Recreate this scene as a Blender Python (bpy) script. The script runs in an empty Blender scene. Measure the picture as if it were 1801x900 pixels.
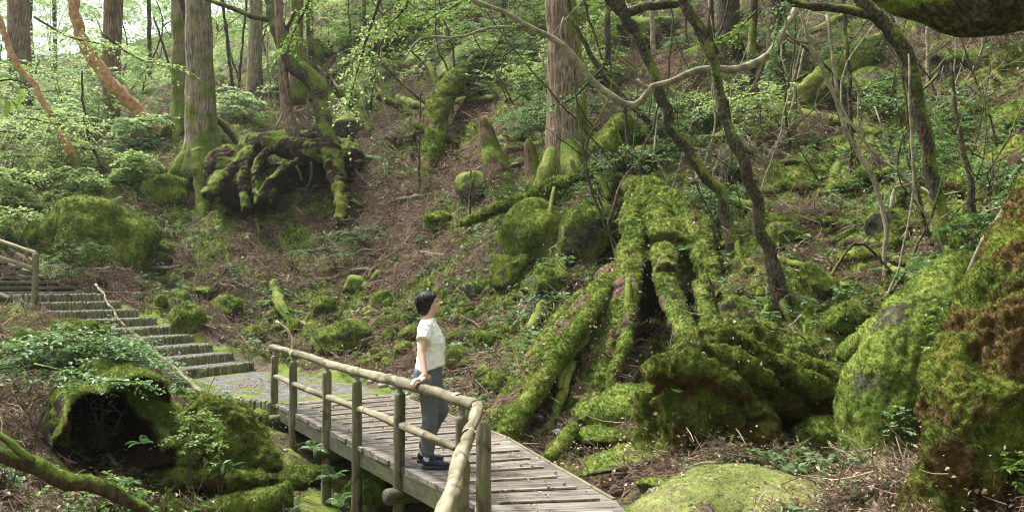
import bpy, math, random
import numpy as np
from mathutils import Vector, Matrix

# ------------------------------------------------------------------ camera, world, sun, exposure
scene = bpy.context.scene
COL = scene.collection
F_PX, CX, CY, CAM_Z = 1560.0, 900.5, 450.0, 1.65
PITCH = math.atan(52.0 / F_PX)
cam_data = bpy.data.cameras.new("camera")
cam_data.sensor_width = 36.0
cam_data.lens = 36.0 * F_PX / 1801.0
cam_data.clip_start, cam_data.clip_end = 0.05, 2000.0
cam = bpy.data.objects.new("camera", cam_data)
COL.objects.link(cam)
cam.location = (0, 0, CAM_Z)
cam.rotation_euler = (math.radians(90) + PITCH, 0, 0)
scene.camera = cam

SUN_EL, SUN_AZ = math.radians(60), math.radians(-62)   # azimuth from +Y towards +X
world = bpy.data.worlds.new("World")
scene.world = world
world.use_nodes = True
wn, wl = world.node_tree.nodes, world.node_tree.links
wn.clear()
w_out = wn.new("ShaderNodeOutputWorld"); w_bg = wn.new("ShaderNodeBackground")
w_sky = wn.new("ShaderNodeTexSky"); w_sky.sky_type = 'NISHITA'; w_sky.sun_disc = False
w_sky.sun_elevation = SUN_EL; w_sky.sun_rotation = SUN_AZ
w_sky.air_density = 1.0; w_sky.dust_density = 4.0; w_sky.ozone_density = 1.0
w_hsv = wn.new("ShaderNodeHueSaturation"); w_hsv.inputs['Saturation'].default_value = 0.3
wl.new(w_sky.outputs[0], w_hsv.inputs['Color']); wl.new(w_hsv.outputs[0], w_bg.inputs[0])
wl.new(w_bg.outputs[0], w_out.inputs[0])
w_bg.inputs[1].default_value = 0.074
sun_data = bpy.data.lights.new("sun", 'SUN')
sun_data.energy = 1.5; sun_data.angle = math.radians(10); sun_data.color = (1.0, 0.98, 0.93)
sun = bpy.data.objects.new("sun", sun_data); COL.objects.link(sun)
sd = Vector((math.sin(SUN_AZ) * math.cos(SUN_EL), math.cos(SUN_AZ) * math.cos(SUN_EL), math.sin(SUN_EL)))
sun.rotation_euler = sd.to_track_quat('Z', 'Y').to_euler()
sun.location = sd * 60
scene.view_settings.view_transform = 'Standard'; scene.view_settings.look = 'None'
scene.view_settings.exposure = 2.46; scene.view_settings.gamma = 1.0
scene.view_settings.use_curve_mapping = False
scene.cycles.max_bounces = 6; scene.cycles.diffuse_bounces = 2; scene.cycles.glossy_bounces = 2
scene.cycles.transmission_bounces = 3; scene.cycles.transparent_max_bounces = 4
scene.cycles.use_denoising = True
scene.cycles.filter_width = 1.1

RNG = np.random.default_rng(7)
random.seed(7)

# ------------------------------------------------------------------ maths helpers
_perm = np.random.default_rng(11).permutation(256).astype(np.int32)
_perm = np.concatenate([_perm, _perm, _perm])
_grad = np.random.default_rng(12).normal(size=(256, 3)); _grad /= np.linalg.norm(_grad, axis=1)[:, None]
_grad = _grad.astype(np.float32)

def noise3(p):
    p = np.asarray(p, np.float32)
    i = np.floor(p).astype(np.int32); f = p - i
    i &= 255
    u = f * f * f * (f * (f * 6 - 15) + 10)
    out = 0
    for dx in (0, 1):
        wx = u[:, 0] if dx else 1 - u[:, 0]
        a = _perm[i[:, 0] + dx]
        for dy in (0, 1):
            wy = u[:, 1] if dy else 1 - u[:, 1]
            b = _perm[a + i[:, 1] + dy]
            for dz in (0, 1):
                wz = u[:, 2] if dz else 1 - u[:, 2]
                g = _grad[_perm[b + i[:, 2] + dz]]
                d = (f[:, 0] - dx) * g[:, 0] + (f[:, 1] - dy) * g[:, 1] + (f[:, 2] - dz) * g[:, 2]
                out = out + wx * wy * wz * d
    return out * 1.6

def fbm(p, scale=1.0, octs=4, gain=0.5, off=0.0, ridged=False):
    p = np.asarray(p, np.float32) * scale + off
    s, a = 0, 1.0
    for k in range(octs):
        n = noise3(p + 17.3 * k)
        if ridged: n = 0.5 - np.abs(n) * 1.4
        s = s + a * n
        a *= gain; p = p * 2.03
    return s

def nrm(a):
    return a / np.maximum(np.linalg.norm(a, axis=-1, keepdims=True), 1e-9)

def sstep(a, b, x):
    t = np.clip((x - a) / (b - a), 0, 1)
    return t * t * (3 - 2 * t)

CP, SP = math.cos(PITCH), math.sin(PITCH)
def ray(px, py):
    a, b = (np.asarray(px, float) - CX) / F_PX, -(np.asarray(py, float) - CY) / F_PX
    return np.stack([a, CP - b * SP, SP + b * CP], -1)

def at(px, py, Y):
    d = ray(px, py)
    return d / d[..., 1:2] * np.asarray(Y, float)[..., None] + np.array([0, 0, CAM_Z])

# ------------------------------------------------------------------ terrain
ctl = """100 1100 5.2|900 1300 3.2|1200 1100 4.4|1500 1000 5|1800 1000 4.8|1300 880 6.75|1500 880 6.6|1640 850 7.2|1240 838 8.3
1130 850 8.4|1080 838 9.1|1000 795 10|930 775 10.8|880 745 11.7|800 710 13.5|700 682 15.5|620 650 17|520 628 18.5|450 617 19.3
450 790 10.9|420 740 11.6|440 715 12.6|350 690 13.3|200 850 8.8|50 880 7.6|50 750 10|50 650 13|150 600 16|250 640 15|30 560 17.5|60 545 18
300 550 20.5|300 500 22.5|450 560 21.5|600 600 19|600 550 20.5|600 450 23.5|600 400 25|600 300 27.5|600 100 36|600 0 40|600 -100 46
450 450 24.5|530 335 30|490 310 30.5|450 350 27|450 250 30|450 150 38|450 80 47|450 30 60|300 400 25.5|300 300 28|300 210 34|300 140 46|300 90 62
100 480 20.5|100 400 23.5|100 320 27|100 250 34|100 200 42|100 140 56|100 90 80
-150 400 24|-150 250 36|-150 130 60|-150 550 16|-150 700 10.5|-400 500 14|-400 250 30|-400 800 7
750 560 18.5|750 450 21|750 300 25.5|750 100 33|750 0 37|850 600 15.5|850 500 18|850 400 20.5|850 300 23|850 100 30|850 0 34
1000 600 12.8|1000 500 15.5|1000 400 17.5|1000 300 20|1000 100 27|1000 0 30.5|1130 700 11.2|1140 600 13.3|1150 520 15.2|1130 400 16.2|1130 300 17.5|1130 100 25|1130 0 29
1300 600 10.8|1300 500 12.5|1300 400 14.5|1300 300 16.5|1300 200 19|1300 100 22.5|1300 0 27|1300 -150 34
1450 690 10.4|1450 600 10.6|1450 500 12|1450 400 14|1450 300 16|1450 200 18.5|1450 100 21.5|1450 0 26
1600 600 9|1600 500 10.8|1600 400 12.8|1600 300 14.8|1600 200 17|1600 100 20|1600 0 24|1600 -150 31
1750 500 9|1750 400 10.8|1750 300 12.8|1750 200 15|1750 100 18|1750 0 22|2050 300 11.5|2050 100 16|2050 600 7|2050 850 5.6|2050 -100 24|900 -150 42"""
P = np.array([[float(v) for v in s.split()] for s in ctl.replace("\n", "|").split("|")])
cw = at(P[:, 0], P[:, 1], P[:, 2])
STAIR_UP = np.array([-.89, .45]); STAIR_UP = STAIR_UP / np.linalg.norm(STAIR_UP)
STAIR_ACROSS = np.array([-.45, -.89]); STAIR_ACROSS = STAIR_ACROSS / np.linalg.norm(STAIR_ACROSS)
def stair_R(k): return np.array([-5.06, 17.4]) + (k - 1) * .535 * STAIR_UP
def stair_L(k): return stair_R(k) + 1.84 * STAIR_ACROSS
extra = [(-2.6, 12, -.62), (-2, 10.7, -.85), (-1.4, 9.5, -.9), (-.8, 8.4, -.8), (-.2, 7.3, -.55), (.2, 6.4, -.3), (0, 9.6, -.4), (-1, 12, -.42), (.6, 7.9, -.32),
         (-2.5, 9, -.75), (-1.5, 7.5, -.85), (-3, 10.5, -.65), (-1, 6, -.6), (-3.2, 13.2, -.12), (-4.2, 14.6, -.1), (-4.9, 16.2, -.1), (-3.3, 15.4, -.1),
         (-2.4, 14.2, -.15), (.4, 5, -.12), (-3, 6, -.4), (3.3, 9.9, -.05), (2.9, 9.3, -.06)]
for k in (2, 4, 6, 8, 9):
    r, l = stair_R(k), stair_L(k)
    extra += [(1.0, 8.7, -.42), (.85, 8.3, -.42), (1.3, 8.9, -.38), (1.1, 9.3, -.35)] if k == 2 else []
    extra += [(r[0] + .2, r[1] + .25, .165 * k - .12), (l[0], l[1] - .1, .165 * k - .4), ((r[0] + l[0]) / 2 - .3, (r[1] + l[1]) / 2 + .15, .165 * k - .3)]
cw = np.vstack([cw, np.array(extra)])
def polar(x, y):
    return np.arctan2(x, y), np.log(np.maximum(np.hypot(x, y), 1e-3))
c_az, c_lr = polar(cw[:, 0], cw[:, 1])
c_t = (cw[:, 2] - CAM_Z) / np.hypot(cw[:, 0], cw[:, 1])
def _U(d2): return np.where(d2 > 1e-12, d2 * np.log(np.maximum(d2, 1e-12)), 0)
_n = len(c_az); _S = 1.3
_d2 = ((c_az[:, None] - c_az) * _S) ** 2 + (c_lr[:, None] - c_lr) ** 2
_A = np.zeros((_n + 3, _n + 3)); _A[:_n, :_n] = _U(_d2) + np.eye(_n) * 2e-4
_Pm = np.stack([np.ones(_n), c_az, c_lr], 1); _A[:_n, _n:] = _Pm; _A[_n:, :_n] = _Pm.T
_W = np.linalg.solve(_A, np.concatenate([c_t, np.zeros(3)]))
def base_z(x, y):
    x = np.asarray(x, float).ravel(); y = np.asarray(y, float).ravel()
    az, lr = polar(x, y); r = np.exp(lr)
    def ev(a, l):
        o = np.empty(len(a))
        for s in range(0, len(a), 40000):
            q = slice(s, s + 40000)
            d2 = ((a[q, None] - c_az) * _S) ** 2 + (l[q, None] - c_lr) ** 2
            o[q] = _U(d2) @ _W[:_n] + _W[_n] + _W[_n + 1] * a[q] + _W[_n + 2] * l[q]
        return o
    lc = np.clip(lr, math.log(4.2), math.log(85))
    t = ev(np.clip(az, -.68, .66), lc)
    far = np.abs(az) > .6
    if far.any():
        tl, tr = ev(np.full(far.sum(), -.62), lc[far]), ev(np.full(far.sum(), .6), lc[far])
        w = sstep(.6, 3.1, np.abs(az[far])) * .5
        mixd = np.where(az[far] < 0, t[far] * (1 - w) + tr * w, t[far] * (1 - w) + tl * w)
        t[far] = mixd
    z = CAM_Z + t * np.minimum(r, 90)
    near = sstep(5.0, 3.6, r)
    return z * (1 - near) + (-.06) * near

# flat built zones where the relief is damped
def dist_seg(x, y, a, b):
    a, b = np.array(a), np.array(b); d = b - a
    t = np.clip(((x - a[0]) * d[0] + (y - a[1]) * d[1]) / (d @ d), 0, 1)
    return np.hypot(x - a[0] - t * d[0], y - a[1] - t * d[1])
def calm(x, y):
    d = np.minimum(dist_seg(x, y, (-2.5, 13.1), (.3, 6.5)), dist_seg(x, y, (.3, 6.5), (.3, 3)))
    d = np.minimum(d, dist_seg(x, y, (-3.2, 14.2), (-4.9, 16.3)) - .4)
    m = (stair_R(1) + stair_L(1)) / 2; m9 = (stair_R(9) + stair_L(9)) / 2
    d = np.minimum(d, dist_seg(x, y, m, m9) - .1)
    return sstep(.7, 1.7, d)

BROWN = [(650, 370, 90, 120, 1.0), (600, 470, 110, 40, .5), (720, 500, 70, 40, .4), (60, 700, 90, 130, .8), (250, 520, 90, 25, .6), (1530, 870, 130, 70, 1.0), (700, 640, 120, 30, .6),
         (880, 260, 90, 70, .7), (1180, 130, 140, 70, .7), (1530, 320, 110, 50, .4), (760, 350, 80, 110, .5), (1700, 130, 120, 60, .5), (1040, 430, 60, 60, .4), (400, 590, 60, 40, .6), (950, 730, 60, 60, .8), (1100, 850, 60, 30, 1)]
GREEN = [(420, 700, 90, 60, .8), (120, 600, 130, 60, .8), (600, 600, 200, 60, .25), (1450, 620, 250, 200, .5), (1560, 300, 260, 150, .45), (1000, 450, 160, 140, .5), (1700, 330, 150, 120, .6), (500, 380, 140, 50, .5), (100, 350, 160, 60, .4), (300, 800, 150, 100, .6), (1350, 860, 100, 60, .6), (900, 560, 120, 80, .3)]
def project(v):
    d = v - np.array([0, 0, CAM_Z])
    fwd = d[:, 1] * CP + d[:, 2] * SP; up = -d[:, 1] * SP + d[:, 2] * CP
    fwd = np.maximum(fwd, .01)
    return CX + F_PX * d[:, 0] / fwd, CY - F_PX * up / fwd

REGIONS = []
for sign, lst in ((-1, BROWN), (1, GREEN)):
    for px, py, rx, ry, a in lst:
        REGIONS.append((sign * a, px, py, rx, ry))

def relief(x, y, z):
    p = np.stack([x, y, z], -1)
    r = np.hypot(x, y)
    c = calm(x, y)
    g = sstep(5, 12, r)
    d = .30 * fbm(p, .35, 2, off=3.1) * g + .22 * fbm(p, 1.0, 3, off=9.7) + .17 * fbm(p, 2.4, 3, ridged=True, off=1.3) - .05 + .08 * fbm(p, 7, 2, off=4.4)
    d = d * (.25 + .75 * c)
    return np.where(c < .99, np.minimum(d, .25 * c + .03), d)

def make_ground():
    az = np.concatenate([np.linspace(-math.pi, -.66, 44)[:-1], np.linspace(-.66, .66, 640), np.linspace(.66, math.pi, 44)[1:]])
    lr = np.concatenate([np.log([.05, .6, 1.5, 2.6]), np.linspace(math.log(3.6), math.log(34), 430), np.linspace(math.log(34), math.log(110), 60)[1:], np.log([125])])
    A, L = np.meshgrid(az, lr)
    r = np.exp(L); x, y = (r * np.sin(A)).ravel(), (r * np.cos(A)).ravel()
    z0 = base_z(x, y)
    z = z0 + relief(x, y, z0)
    V = np.stack([x, y, z], -1)
    nr, na = A.shape
    i = np.arange(nr * na).reshape(nr, na)
    Fq = np.stack([i[:-1, :-1], i[:-1, 1:], i[1:, 1:], i[1:, :-1]], -1).reshape(-1, 4)
    # moss cover of the soil: patches, more or less of it by region
    px, py = project(np.stack([x, y, z0], -1))
    m = .62 + 1.3 * fbm(V, .9, 4, off=2.2) + .35 * fbm(V, 5, 2, off=8.8)
    for s, a, b, rx, ry in REGIONS:
        m = m + s * .75 * np.exp(-((px - a) / rx) ** 2 - ((py - b) / ry) ** 2)
    return V, Fq[:, ::-1], np.clip(m, 0, 1)

_Yg = np.exp(np.linspace(math.log(4.0), math.log(100), 1400))
def ground(px, py):
    """where the sight line of a photograph point meets the slope"""
    d = ray(px, py); p = d[None] / d[1] * _Yg[:, None]; p[:, 2] += CAM_Z
    h = p[:, 2] - base_z(p[:, 0], p[:, 1])
    k = int(np.argmax(h < 0))
    if h[k] >= 0: k = len(h) - 1
    a = max(0, k - 45); q = p[a:k + 25]; zz = base_z(q[:, 0], q[:, 1])
    hf = q[:, 2] - zz - relief(q[:, 0], q[:, 1], zz)
    j = int(np.argmax(hf < 0))
    return q[j] if hf[j] < 0 else p[k]

def gz(x, y):
    x = np.atleast_1d(np.asarray(x, float)); y = np.atleast_1d(np.asarray(y, float))
    z = base_z(x, y)
    return z + relief(x, y, z)

# ------------------------------------------------------------------ mesh / object helpers
def mesh_data(name, V, Fs, mat, attrs=None, smooth=True):
    V = np.asarray(V, np.float32)
    me = bpy.data.meshes.new(name)
    if isinstance(Fs, np.ndarray): Fs = [Fs]
    Fs = [np.asarray(f, np.int32) for f in Fs if len(f)]
    loops = np.concatenate([f.ravel() for f in Fs]) if Fs else np.zeros(0, np.int32)
    tot = np.concatenate([np.full(len(f), f.shape[1], np.int32) for f in Fs]) if Fs else np.zeros(0, np.int32)
    me.vertices.add(len(V)); me.vertices.foreach_set("co", V.ravel())
    if len(loops):
        me.loops.add(len(loops)); me.loops.foreach_set("vertex_index", loops)
        me.polygons.add(len(tot))
        me.polygons.foreach_set("loop_start", np.concatenate([[0], np.cumsum(tot)[:-1]]).astype(np.int32))
        me.polygons.foreach_set("loop_total", tot)
        me.polygons.foreach_set("use_smooth", np.full(len(tot), smooth, bool))
    for k, a in (attrs or {}).items():
        a = np.asarray(a, np.float32)
        if a.ndim == 1:
            at_ = me.attributes.new(k, 'FLOAT', 'POINT'); at_.data.foreach_set("value", a)
        else:
            at_ = me.attributes.new(k, 'FLOAT_VECTOR', 'POINT'); at_.data.foreach_set("vector", a.ravel())
    me.update(calc_edges=True)
    if mat: me.materials.append(mat)
    return me

def link(o, parent=None):
    COL.objects.link(o)
    if parent is not None: o.parent = parent
    return o

def tag(o, label=None, cat=None, group=None, kind=None):
    if label: o["label"] = label
    if cat: o["category"] = cat
    if group: o["group"] = group
    if kind: o["kind"] = kind
    return o

def empty(name, loc, rz=0.0):
    o = bpy.data.objects.new(name, None)
    o.empty_display_size = .1
    o.location = loc; o.rotation_euler = (0, 0, rz)
    return link(o)

def obj(name, V, Fs, mat, parent=None, base=None, attrs=None, smooth=True):
    """V in world space; stored relative to BASE (the thing's base) so origins stay at the foot"""
    b = np.zeros(3) if base is None else np.asarray(base, float)
    me = mesh_data(name, np.asarray(V) - b, Fs, mat, attrs, smooth)
    o = bpy.data.objects.new(name, me)
    if parent is None: o.location = b
    return link(o, parent)

def copy_tree(o, parent=None):
    c = o.copy(); COL.objects.link(c); c.parent = parent
    for ch in list(o.children): copy_tree(ch, c)
    return c

def vnormals(V, Fs):
    if isinstance(Fs, np.ndarray): Fs = [Fs]
    N = np.zeros_like(V)
    for f in Fs:
        if not len(f): continue
        if f.shape[1] == 3: n = np.cross(V[f[:, 1]] - V[f[:, 0]], V[f[:, 2]] - V[f[:, 0]])
        else: n = np.cross(V[f[:, 2]] - V[f[:, 0]], V[f[:, 3]] - V[f[:, 1]])
        for j in range(f.shape[1]):
            for c in range(3): N[:, c] += np.bincount(f[:, j], n[:, c], len(V))
    return nrm(N)

def join(parts):
    """parts: list of (V, [F3, F4]) -> one (V, [F3, F4])"""
    Vs, f3, f4, n = [], [], [], 0
    for V, Fs in parts:
        if isinstance(Fs, np.ndarray): Fs = [Fs]
        for f in Fs:
            if len(f): (f3 if f.shape[1] == 3 else f4).append(np.asarray(f) + n)
        Vs.append(V); n += len(V)
    return np.vstack(Vs), [np.vstack(f3) if f3 else np.zeros((0, 3), int), np.vstack(f4) if f4 else np.zeros((0, 4), int)]

def resample(path, rad, step):
    path = np.asarray(path, float); rad = np.asarray(rad, float)
    if len(path) == 2: path = np.vstack([path[0], path.mean(0), path[1]]); rad = np.array([rad[0], rad.mean(), rad[-1]])
    p = np.vstack([2 * path[0] - path[1], path, 2 * path[-1] - path[-2]])
    r = np.concatenate([[rad[0]], rad, [rad[-1]]])
    out, ro = [], []
    for k in range(1, len(p) - 2):
        n = max(2, int(np.linalg.norm(p[k + 1] - p[k]) / step))
        t = np.linspace(0, 1, n, endpoint=False)[:, None]
        a, b, c, d = p[k - 1], p[k], p[k + 1], p[k + 2]
        out.append(.5 * (2 * b + (c - a) * t + (2 * a - 5 * b + 4 * c - d) * t ** 2 + (3 * b - a - 3 * c + d) * t ** 3))
        ro.append(r[k] + (r[k + 1] - r[k]) * (t[:, 0] * t[:, 0] * (3 - 2 * t[:, 0]) * .5 + t[:, 0] * .5))
    out.append(p[-2][None]); ro.append(r[-2:-1])
    return np.vstack(out), np.concatenate(ro)

def tube(path, rad, nseg=12, step=.1, wob=0.0, wob_scale=3.0, bark=0.0, bark_k=3.0, bark_len=.4, lump=0.0, lump_scale=5.0, seed=0, flat=(1, 1), cap=True):
    c, r = resample(path, rad, step)
    m = len(c); off = seed * 7.31
    if wob:
        fade = np.minimum(1, np.arange(m) / 3)[:, None]
        c = c + fade * wob * np.stack([fbm(c, wob_scale, 2, off=off), fbm(c, wob_scale, 2, off=off + 31), fbm(c, wob_scale, 2, off=off + 57)], -1)
    T = nrm(np.gradient(c, axis=0))
    n0 = np.cross(T[0], [0, 0, 1.0]);
    if np.linalg.norm(n0) < .2: n0 = np.cross(T[0], [0, 1.0, 0])
    N = np.empty_like(T); N[0] = nrm(n0)
    for k in range(1, m):
        v = N[k - 1] - T[k] * (N[k - 1] @ T[k]); N[k] = v / max(np.linalg.norm(v), 1e-6)
    B = np.cross(T, N)
    th = np.linspace(0, 2 * math.pi, nseg, endpoint=False)
    ct, st = np.cos(th) * flat[0], np.sin(th) * flat[1]
    D = N[:, None] * ct[None, :, None] + B[:, None] * st[None, :, None]
    R = np.repeat(r[:, None], nseg, 1)
    s = np.concatenate([[0], np.cumsum(np.linalg.norm(np.diff(c, axis=0), axis=1))])
    if bark:
        q = np.stack([np.tile(np.cos(th) * bark_k, m), np.tile(np.sin(th) * bark_k, m), np.repeat(s * bark_len, nseg)], -1) + off
        R = R + bark * (fbm(q, 1, 3, ridged=True)).reshape(m, nseg)
    V = c[:, None] + D * R[..., None]
    if lump:
        V = V + D * (lump * fbm(V.reshape(-1, 3), lump_scale, 3, off=off)).reshape(m, nseg)[..., None]
    V = V.reshape(-1, 3)
    i = np.arange(m * nseg).reshape(m, nseg)
    j = np.roll(i, -1, 1)
    Fq = np.stack([i[:-1], j[:-1], j[1:], i[1:]], -1).reshape(-1, 4)
    f3 = np.zeros((0, 3), int)
    if cap:
        V = np.vstack([V, c[0], c[-1]]); a, b = len(V) - 2, len(V) - 1
        f3 = np.vstack([np.stack([j[0], i[0], np.full(nseg, a)], -1), np.stack([i[-1], j[-1], np.full(nseg, b)], -1)])
    return V, [f3, Fq]

_ico = {}
def ico(sub):
    if sub not in _ico:
        import bmesh
        bm = bmesh.new(); bmesh.ops.create_icosphere(bm, subdivisions=sub, radius=1)
        bm.verts.ensure_lookup_table()
        V = np.array([v.co[:] for v in bm.verts]); Fc = np.array([[v.index for v in f.verts] for f in bm.faces]); bm.free()
        _ico[sub] = (V, Fc)
    return _ico[sub]

def ellipsoid(c, r, sub=3, rot=None):
    V, Fc = ico(sub); V = V * np.asarray(r)
    if rot is not None: V = V @ np.array(rot).T
    return V + np.asarray(c), [Fc]

def remesh(parts, voxel, smooth=0, adaptivity=0.0):
    V, Fs = join(parts)
    me = mesh_data("tmp", V, Fs, None)
    o = bpy.data.objects.new("tmp", me); COL.objects.link(o)
    md = o.modifiers.new("r", 'REMESH'); md.mode = 'VOXEL'; md.voxel_size = voxel; md.adaptivity = adaptivity
    if smooth:
        sm = o.modifiers.new("s", 'SMOOTH'); sm.factor = .5; sm.iterations = smooth
    dg = bpy.context.evaluated_depsgraph_get()
    ev = o.evaluated_get(dg); em = ev.to_mesh()
    n = len(em.vertices); V = np.empty(n * 3, np.float32); em.vertices.foreach_get("co", V); V = V.reshape(-1, 3).astype(float)
    tot = np.empty(len(em.polygons), np.int32); em.polygons.foreach_get("loop_total", tot)
    st = np.empty(len(em.polygons), np.int32); em.polygons.foreach_get("loop_start", st)
    lv = np.empty(len(em.loops), np.int32); em.loops.foreach_get("vertex_index", lv)
    f4 = np.stack([lv[st[tot == 4] + k] for k in range(4)], -1) if (tot == 4).any() else np.zeros((0, 4), int)
    f3 = np.stack([lv[st[tot == 3] + k] for k in range(3)], -1) if (tot == 3).any() else np.zeros((0, 3), int)
    ev.to_mesh_clear(); bpy.data.objects.remove(o); bpy.data.meshes.remove(me)
    return V, [f3, f4]

# ------------------------------------------------------------------ materials
def new_mat(name):
    m = bpy.data.materials.new(name); m.use_nodes = True
    nt = m.node_tree; nt.nodes.clear()
    return m, nt.nodes, nt.links

class NB:
    """small node builder"""
    def __init__(s, name):
        s.m, s.n, s.l = new_mat(name)
        s.out = s.n.new("ShaderNodeOutputMaterial")
    def val(s, sock, v):
        if hasattr(v, "is_output") or isinstance(v, bpy.types.NodeSocket): s.l.new(v, sock)
        elif isinstance(v, (tuple, list)) and len(v) == 3 and sock.type == 'RGBA': sock.default_value = (*v, 1)
        else: sock.default_value = v
    def noise(s, vec, scale, detail=3, rough=.55, dist=0):
        t = s.n.new("ShaderNodeTexNoise"); s.val(t.inputs['Vector'], vec)
        t.inputs['Scale'].default_value = scale; t.inputs['Detail'].default_value = detail
        t.inputs['Roughness'].default_value = rough; t.inputs['Distortion'].default_value = dist
        return t.outputs[0]
    def voro(s, vec, scale, feature='F1'):
        t = s.n.new("ShaderNodeTexVoronoi"); t.feature = feature; s.val(t.inputs['Vector'], vec); t.inputs['Scale'].default_value = scale
        return t.outputs[0]
    def math(s, op, a, b=0.0, c=None, clamp=False):
        t = s.n.new("ShaderNodeMath"); t.operation = op; t.use_clamp = clamp
        s.val(t.inputs[0], a); s.val(t.inputs[1], b)
        if c is not None: s.val(t.inputs[2], c)
        return t.outputs[0]
    def ramp(s, fac, stops):
        t = s.n.new("ShaderNodeValToRGB"); s.val(t.inputs[0], fac)
        e = t.color_ramp.elements
        while len(e) < len(stops): e.new(.5)
        for el, (p, c) in zip(e, stops): el.position = p; el.color = (*c, 1)
        return t.outputs[0]
    def mix(s, fac, a, b, blend='MIX'):
        t = s.n.new("ShaderNodeMix"); t.data_type = 'RGBA'; t.blend_type = blend
        s.val(t.inputs[0], fac); s.val(t.inputs[6], a); s.val(t.inputs[7], b)
        return t.outputs[2]
    def attr(s, name):
        t = s.n.new("ShaderNodeAttribute"); t.attribute_name = name
        return t.outputs['Fac']
    def pos(s): return s.n.new("ShaderNodeNewGeometry").outputs['Position']
    def objco(s): return s.n.new("ShaderNodeTexCoord").outputs['Object']
    def rnd(s): return s.n.new("ShaderNodeObjectInfo").outputs['Random']
    def scaled(s, vec, sc, loc=None):
        t = s.n.new("ShaderNodeMapping"); s.val(t.inputs['Vector'], vec); t.inputs['Scale'].default_value = sc
        if loc is not None: s.val(t.inputs['Location'], loc)
        return t.outputs[0]
    def bump(s, h, strength=.5, dist=.02):
        t = s.n.new("ShaderNodeBump"); s.val(t.inputs['Height'], h)
        t.inputs['Strength'].default_value = strength; t.inputs['Distance'].default_value = dist
        return t.outputs[0]
    def bsdf(s, col, rough=.85, spec=.2, normal=None, transl=0.0, tcol=None):
        b = s.n.new("ShaderNodeBsdfPrincipled")
        s.val(b.inputs['Base Color'], col); s.val(b.inputs['Roughness'], rough); b.inputs['Specular IOR Level'].default_value = spec
        if normal is not None: s.l.new(normal, b.inputs['Normal'])
        o = b.outputs[0]
        if transl:
            t = s.n.new("ShaderNodeBsdfTranslucent"); s.val(t.inputs[0], tcol if tcol is not None else col)
            mx = s.n.new("ShaderNodeMixShader"); mx.inputs[0].default_value = transl
            s.l.new(o, mx.inputs[1]); s.l.new(t.outputs[0], mx.inputs[2]); o = mx.outputs[0]
        s.l.new(o, s.out.inputs[0])
        return s.m

def moss_color(b, p, dark=(.022, .040, .006), mid=(.090, .135, .018), lite=(.225, .265, .055), tawny=(.13, .09, .025), tawny_amt=.35):
    n1 = b.noise(p, 2.2, 3); n2 = b.noise(p, 19, 4, .65); n3 = b.noise(p, 95, 3, .7)
    h = b.math('ADD', b.math('MULTIPLY', n2, .42), b.math('ADD', b.math('MULTIPLY', n3, .30), b.math('MULTIPLY', n1, .48)))
    c = b.ramp(h, [(.45, dark), (.59, mid), (.74, lite)])
    t = b.ramp(b.math('ADD', b.math('MULTIPLY', n1, .6), b.math('MULTIPLY', b.noise(p, 7, 3), .5)), [(.52, (0, 0, 0)), (.68, (tawny_amt,) * 3)])
    c = b.mix(t, c, b.mix(n3, tuple(v * .4 for v in tawny), tuple(v * 1.5 for v in tawny)))
    return c, h, n2, n3

def mat_mossy(name, base_stops, base_kind='bark', moss_kw=None, rough=.9, stretch=None, bumpd=.03):
    """BASE (bark, soil or rock) showing wherever the vertex attribute «moss» is low"""
    b = NB(name); p = b.pos()
    mc, h, n2, n3 = moss_color(b, p, **(moss_kw or {}))
    if base_kind == 'bark':
        q = b.scaled(p, stretch or (1, 1, .07))
        f = b.math('ADD', b.math('MULTIPLY', b.noise(q, 34, 4, .65), .75), b.math('MULTIPLY', b.noise(p, 4, 3), .25))
    elif base_kind == 'soil':
        f = b.math('ADD', b.math('MULTIPLY', b.noise(p, 14, 5, .7, 1.2), .55), b.math('MULTIPLY', b.noise(p, 75, 4, .7, .6), .45))
    else:
        f = b.math('ADD', b.math('MULTIPLY', b.noise(p, 9, 5, .65), .6), b.math('MULTIPLY', b.noise(p, 60, 3, .6), .4))
    bc = b.ramp(f, base_stops)
    k = b.math('ADD', b.attr("moss"), b.math('ADD', b.math('MULTIPLY_ADD', n2, .9, -.45), b.math('MULTIPLY_ADD', n3, .5, -.25)))
    k = b.ramp(k, [(.36, (0, 0, 0)), (.56, (1, 1, 1))])
    col = b.mix(k, bc, mc)
    hh = b.math('ADD', b.math('MULTIPLY', h, .6), b.math('ADD', b.math('MULTIPLY', f, .5), b.math('MULTIPLY', k, .25)))
    return b.bsdf(col, rough, .12, b.bump(hh, .75, bumpd))

M = {}
M['ground'] = mat_mossy('forest_soil', [(.37, (.012, .009, .006)), (.46, (.052, .036, .024)), (.54, (.12, .086, .060)), (.63, (.27, .21, .155))], 'soil', dict(tawny_amt=.4), bumpd=.05)
M['rock'] = mat_mossy('mossy_rock', [(.36, (.014, .013, .009)), (.5, (.050, .046, .030)), (.66, (.13, .12, .085))], 'rock', dict(tawny_amt=.25))
M['pale_moss'] = mat_mossy('pale_moss_mat', [(.36, (.03, .024, .016)), (.5, (.09, .072, .05)), (.64, (.19, .16, .115))], 'rock', dict(dark=(.065, .080, .018), mid=(.135, .155, .042), lite=(.24, .26, .09), tawny=(.14, .11, .05), tawny_amt=.6))
M['deadwood'] = mat_mossy('mossy_deadwood', [(.3, (.020, .012, .007)), (.5, (.075, .047, .028)), (.7, (.16, .11, .07))], 'bark', dict(tawny_amt=.5), stretch=(.6, .6, .3))
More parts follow.
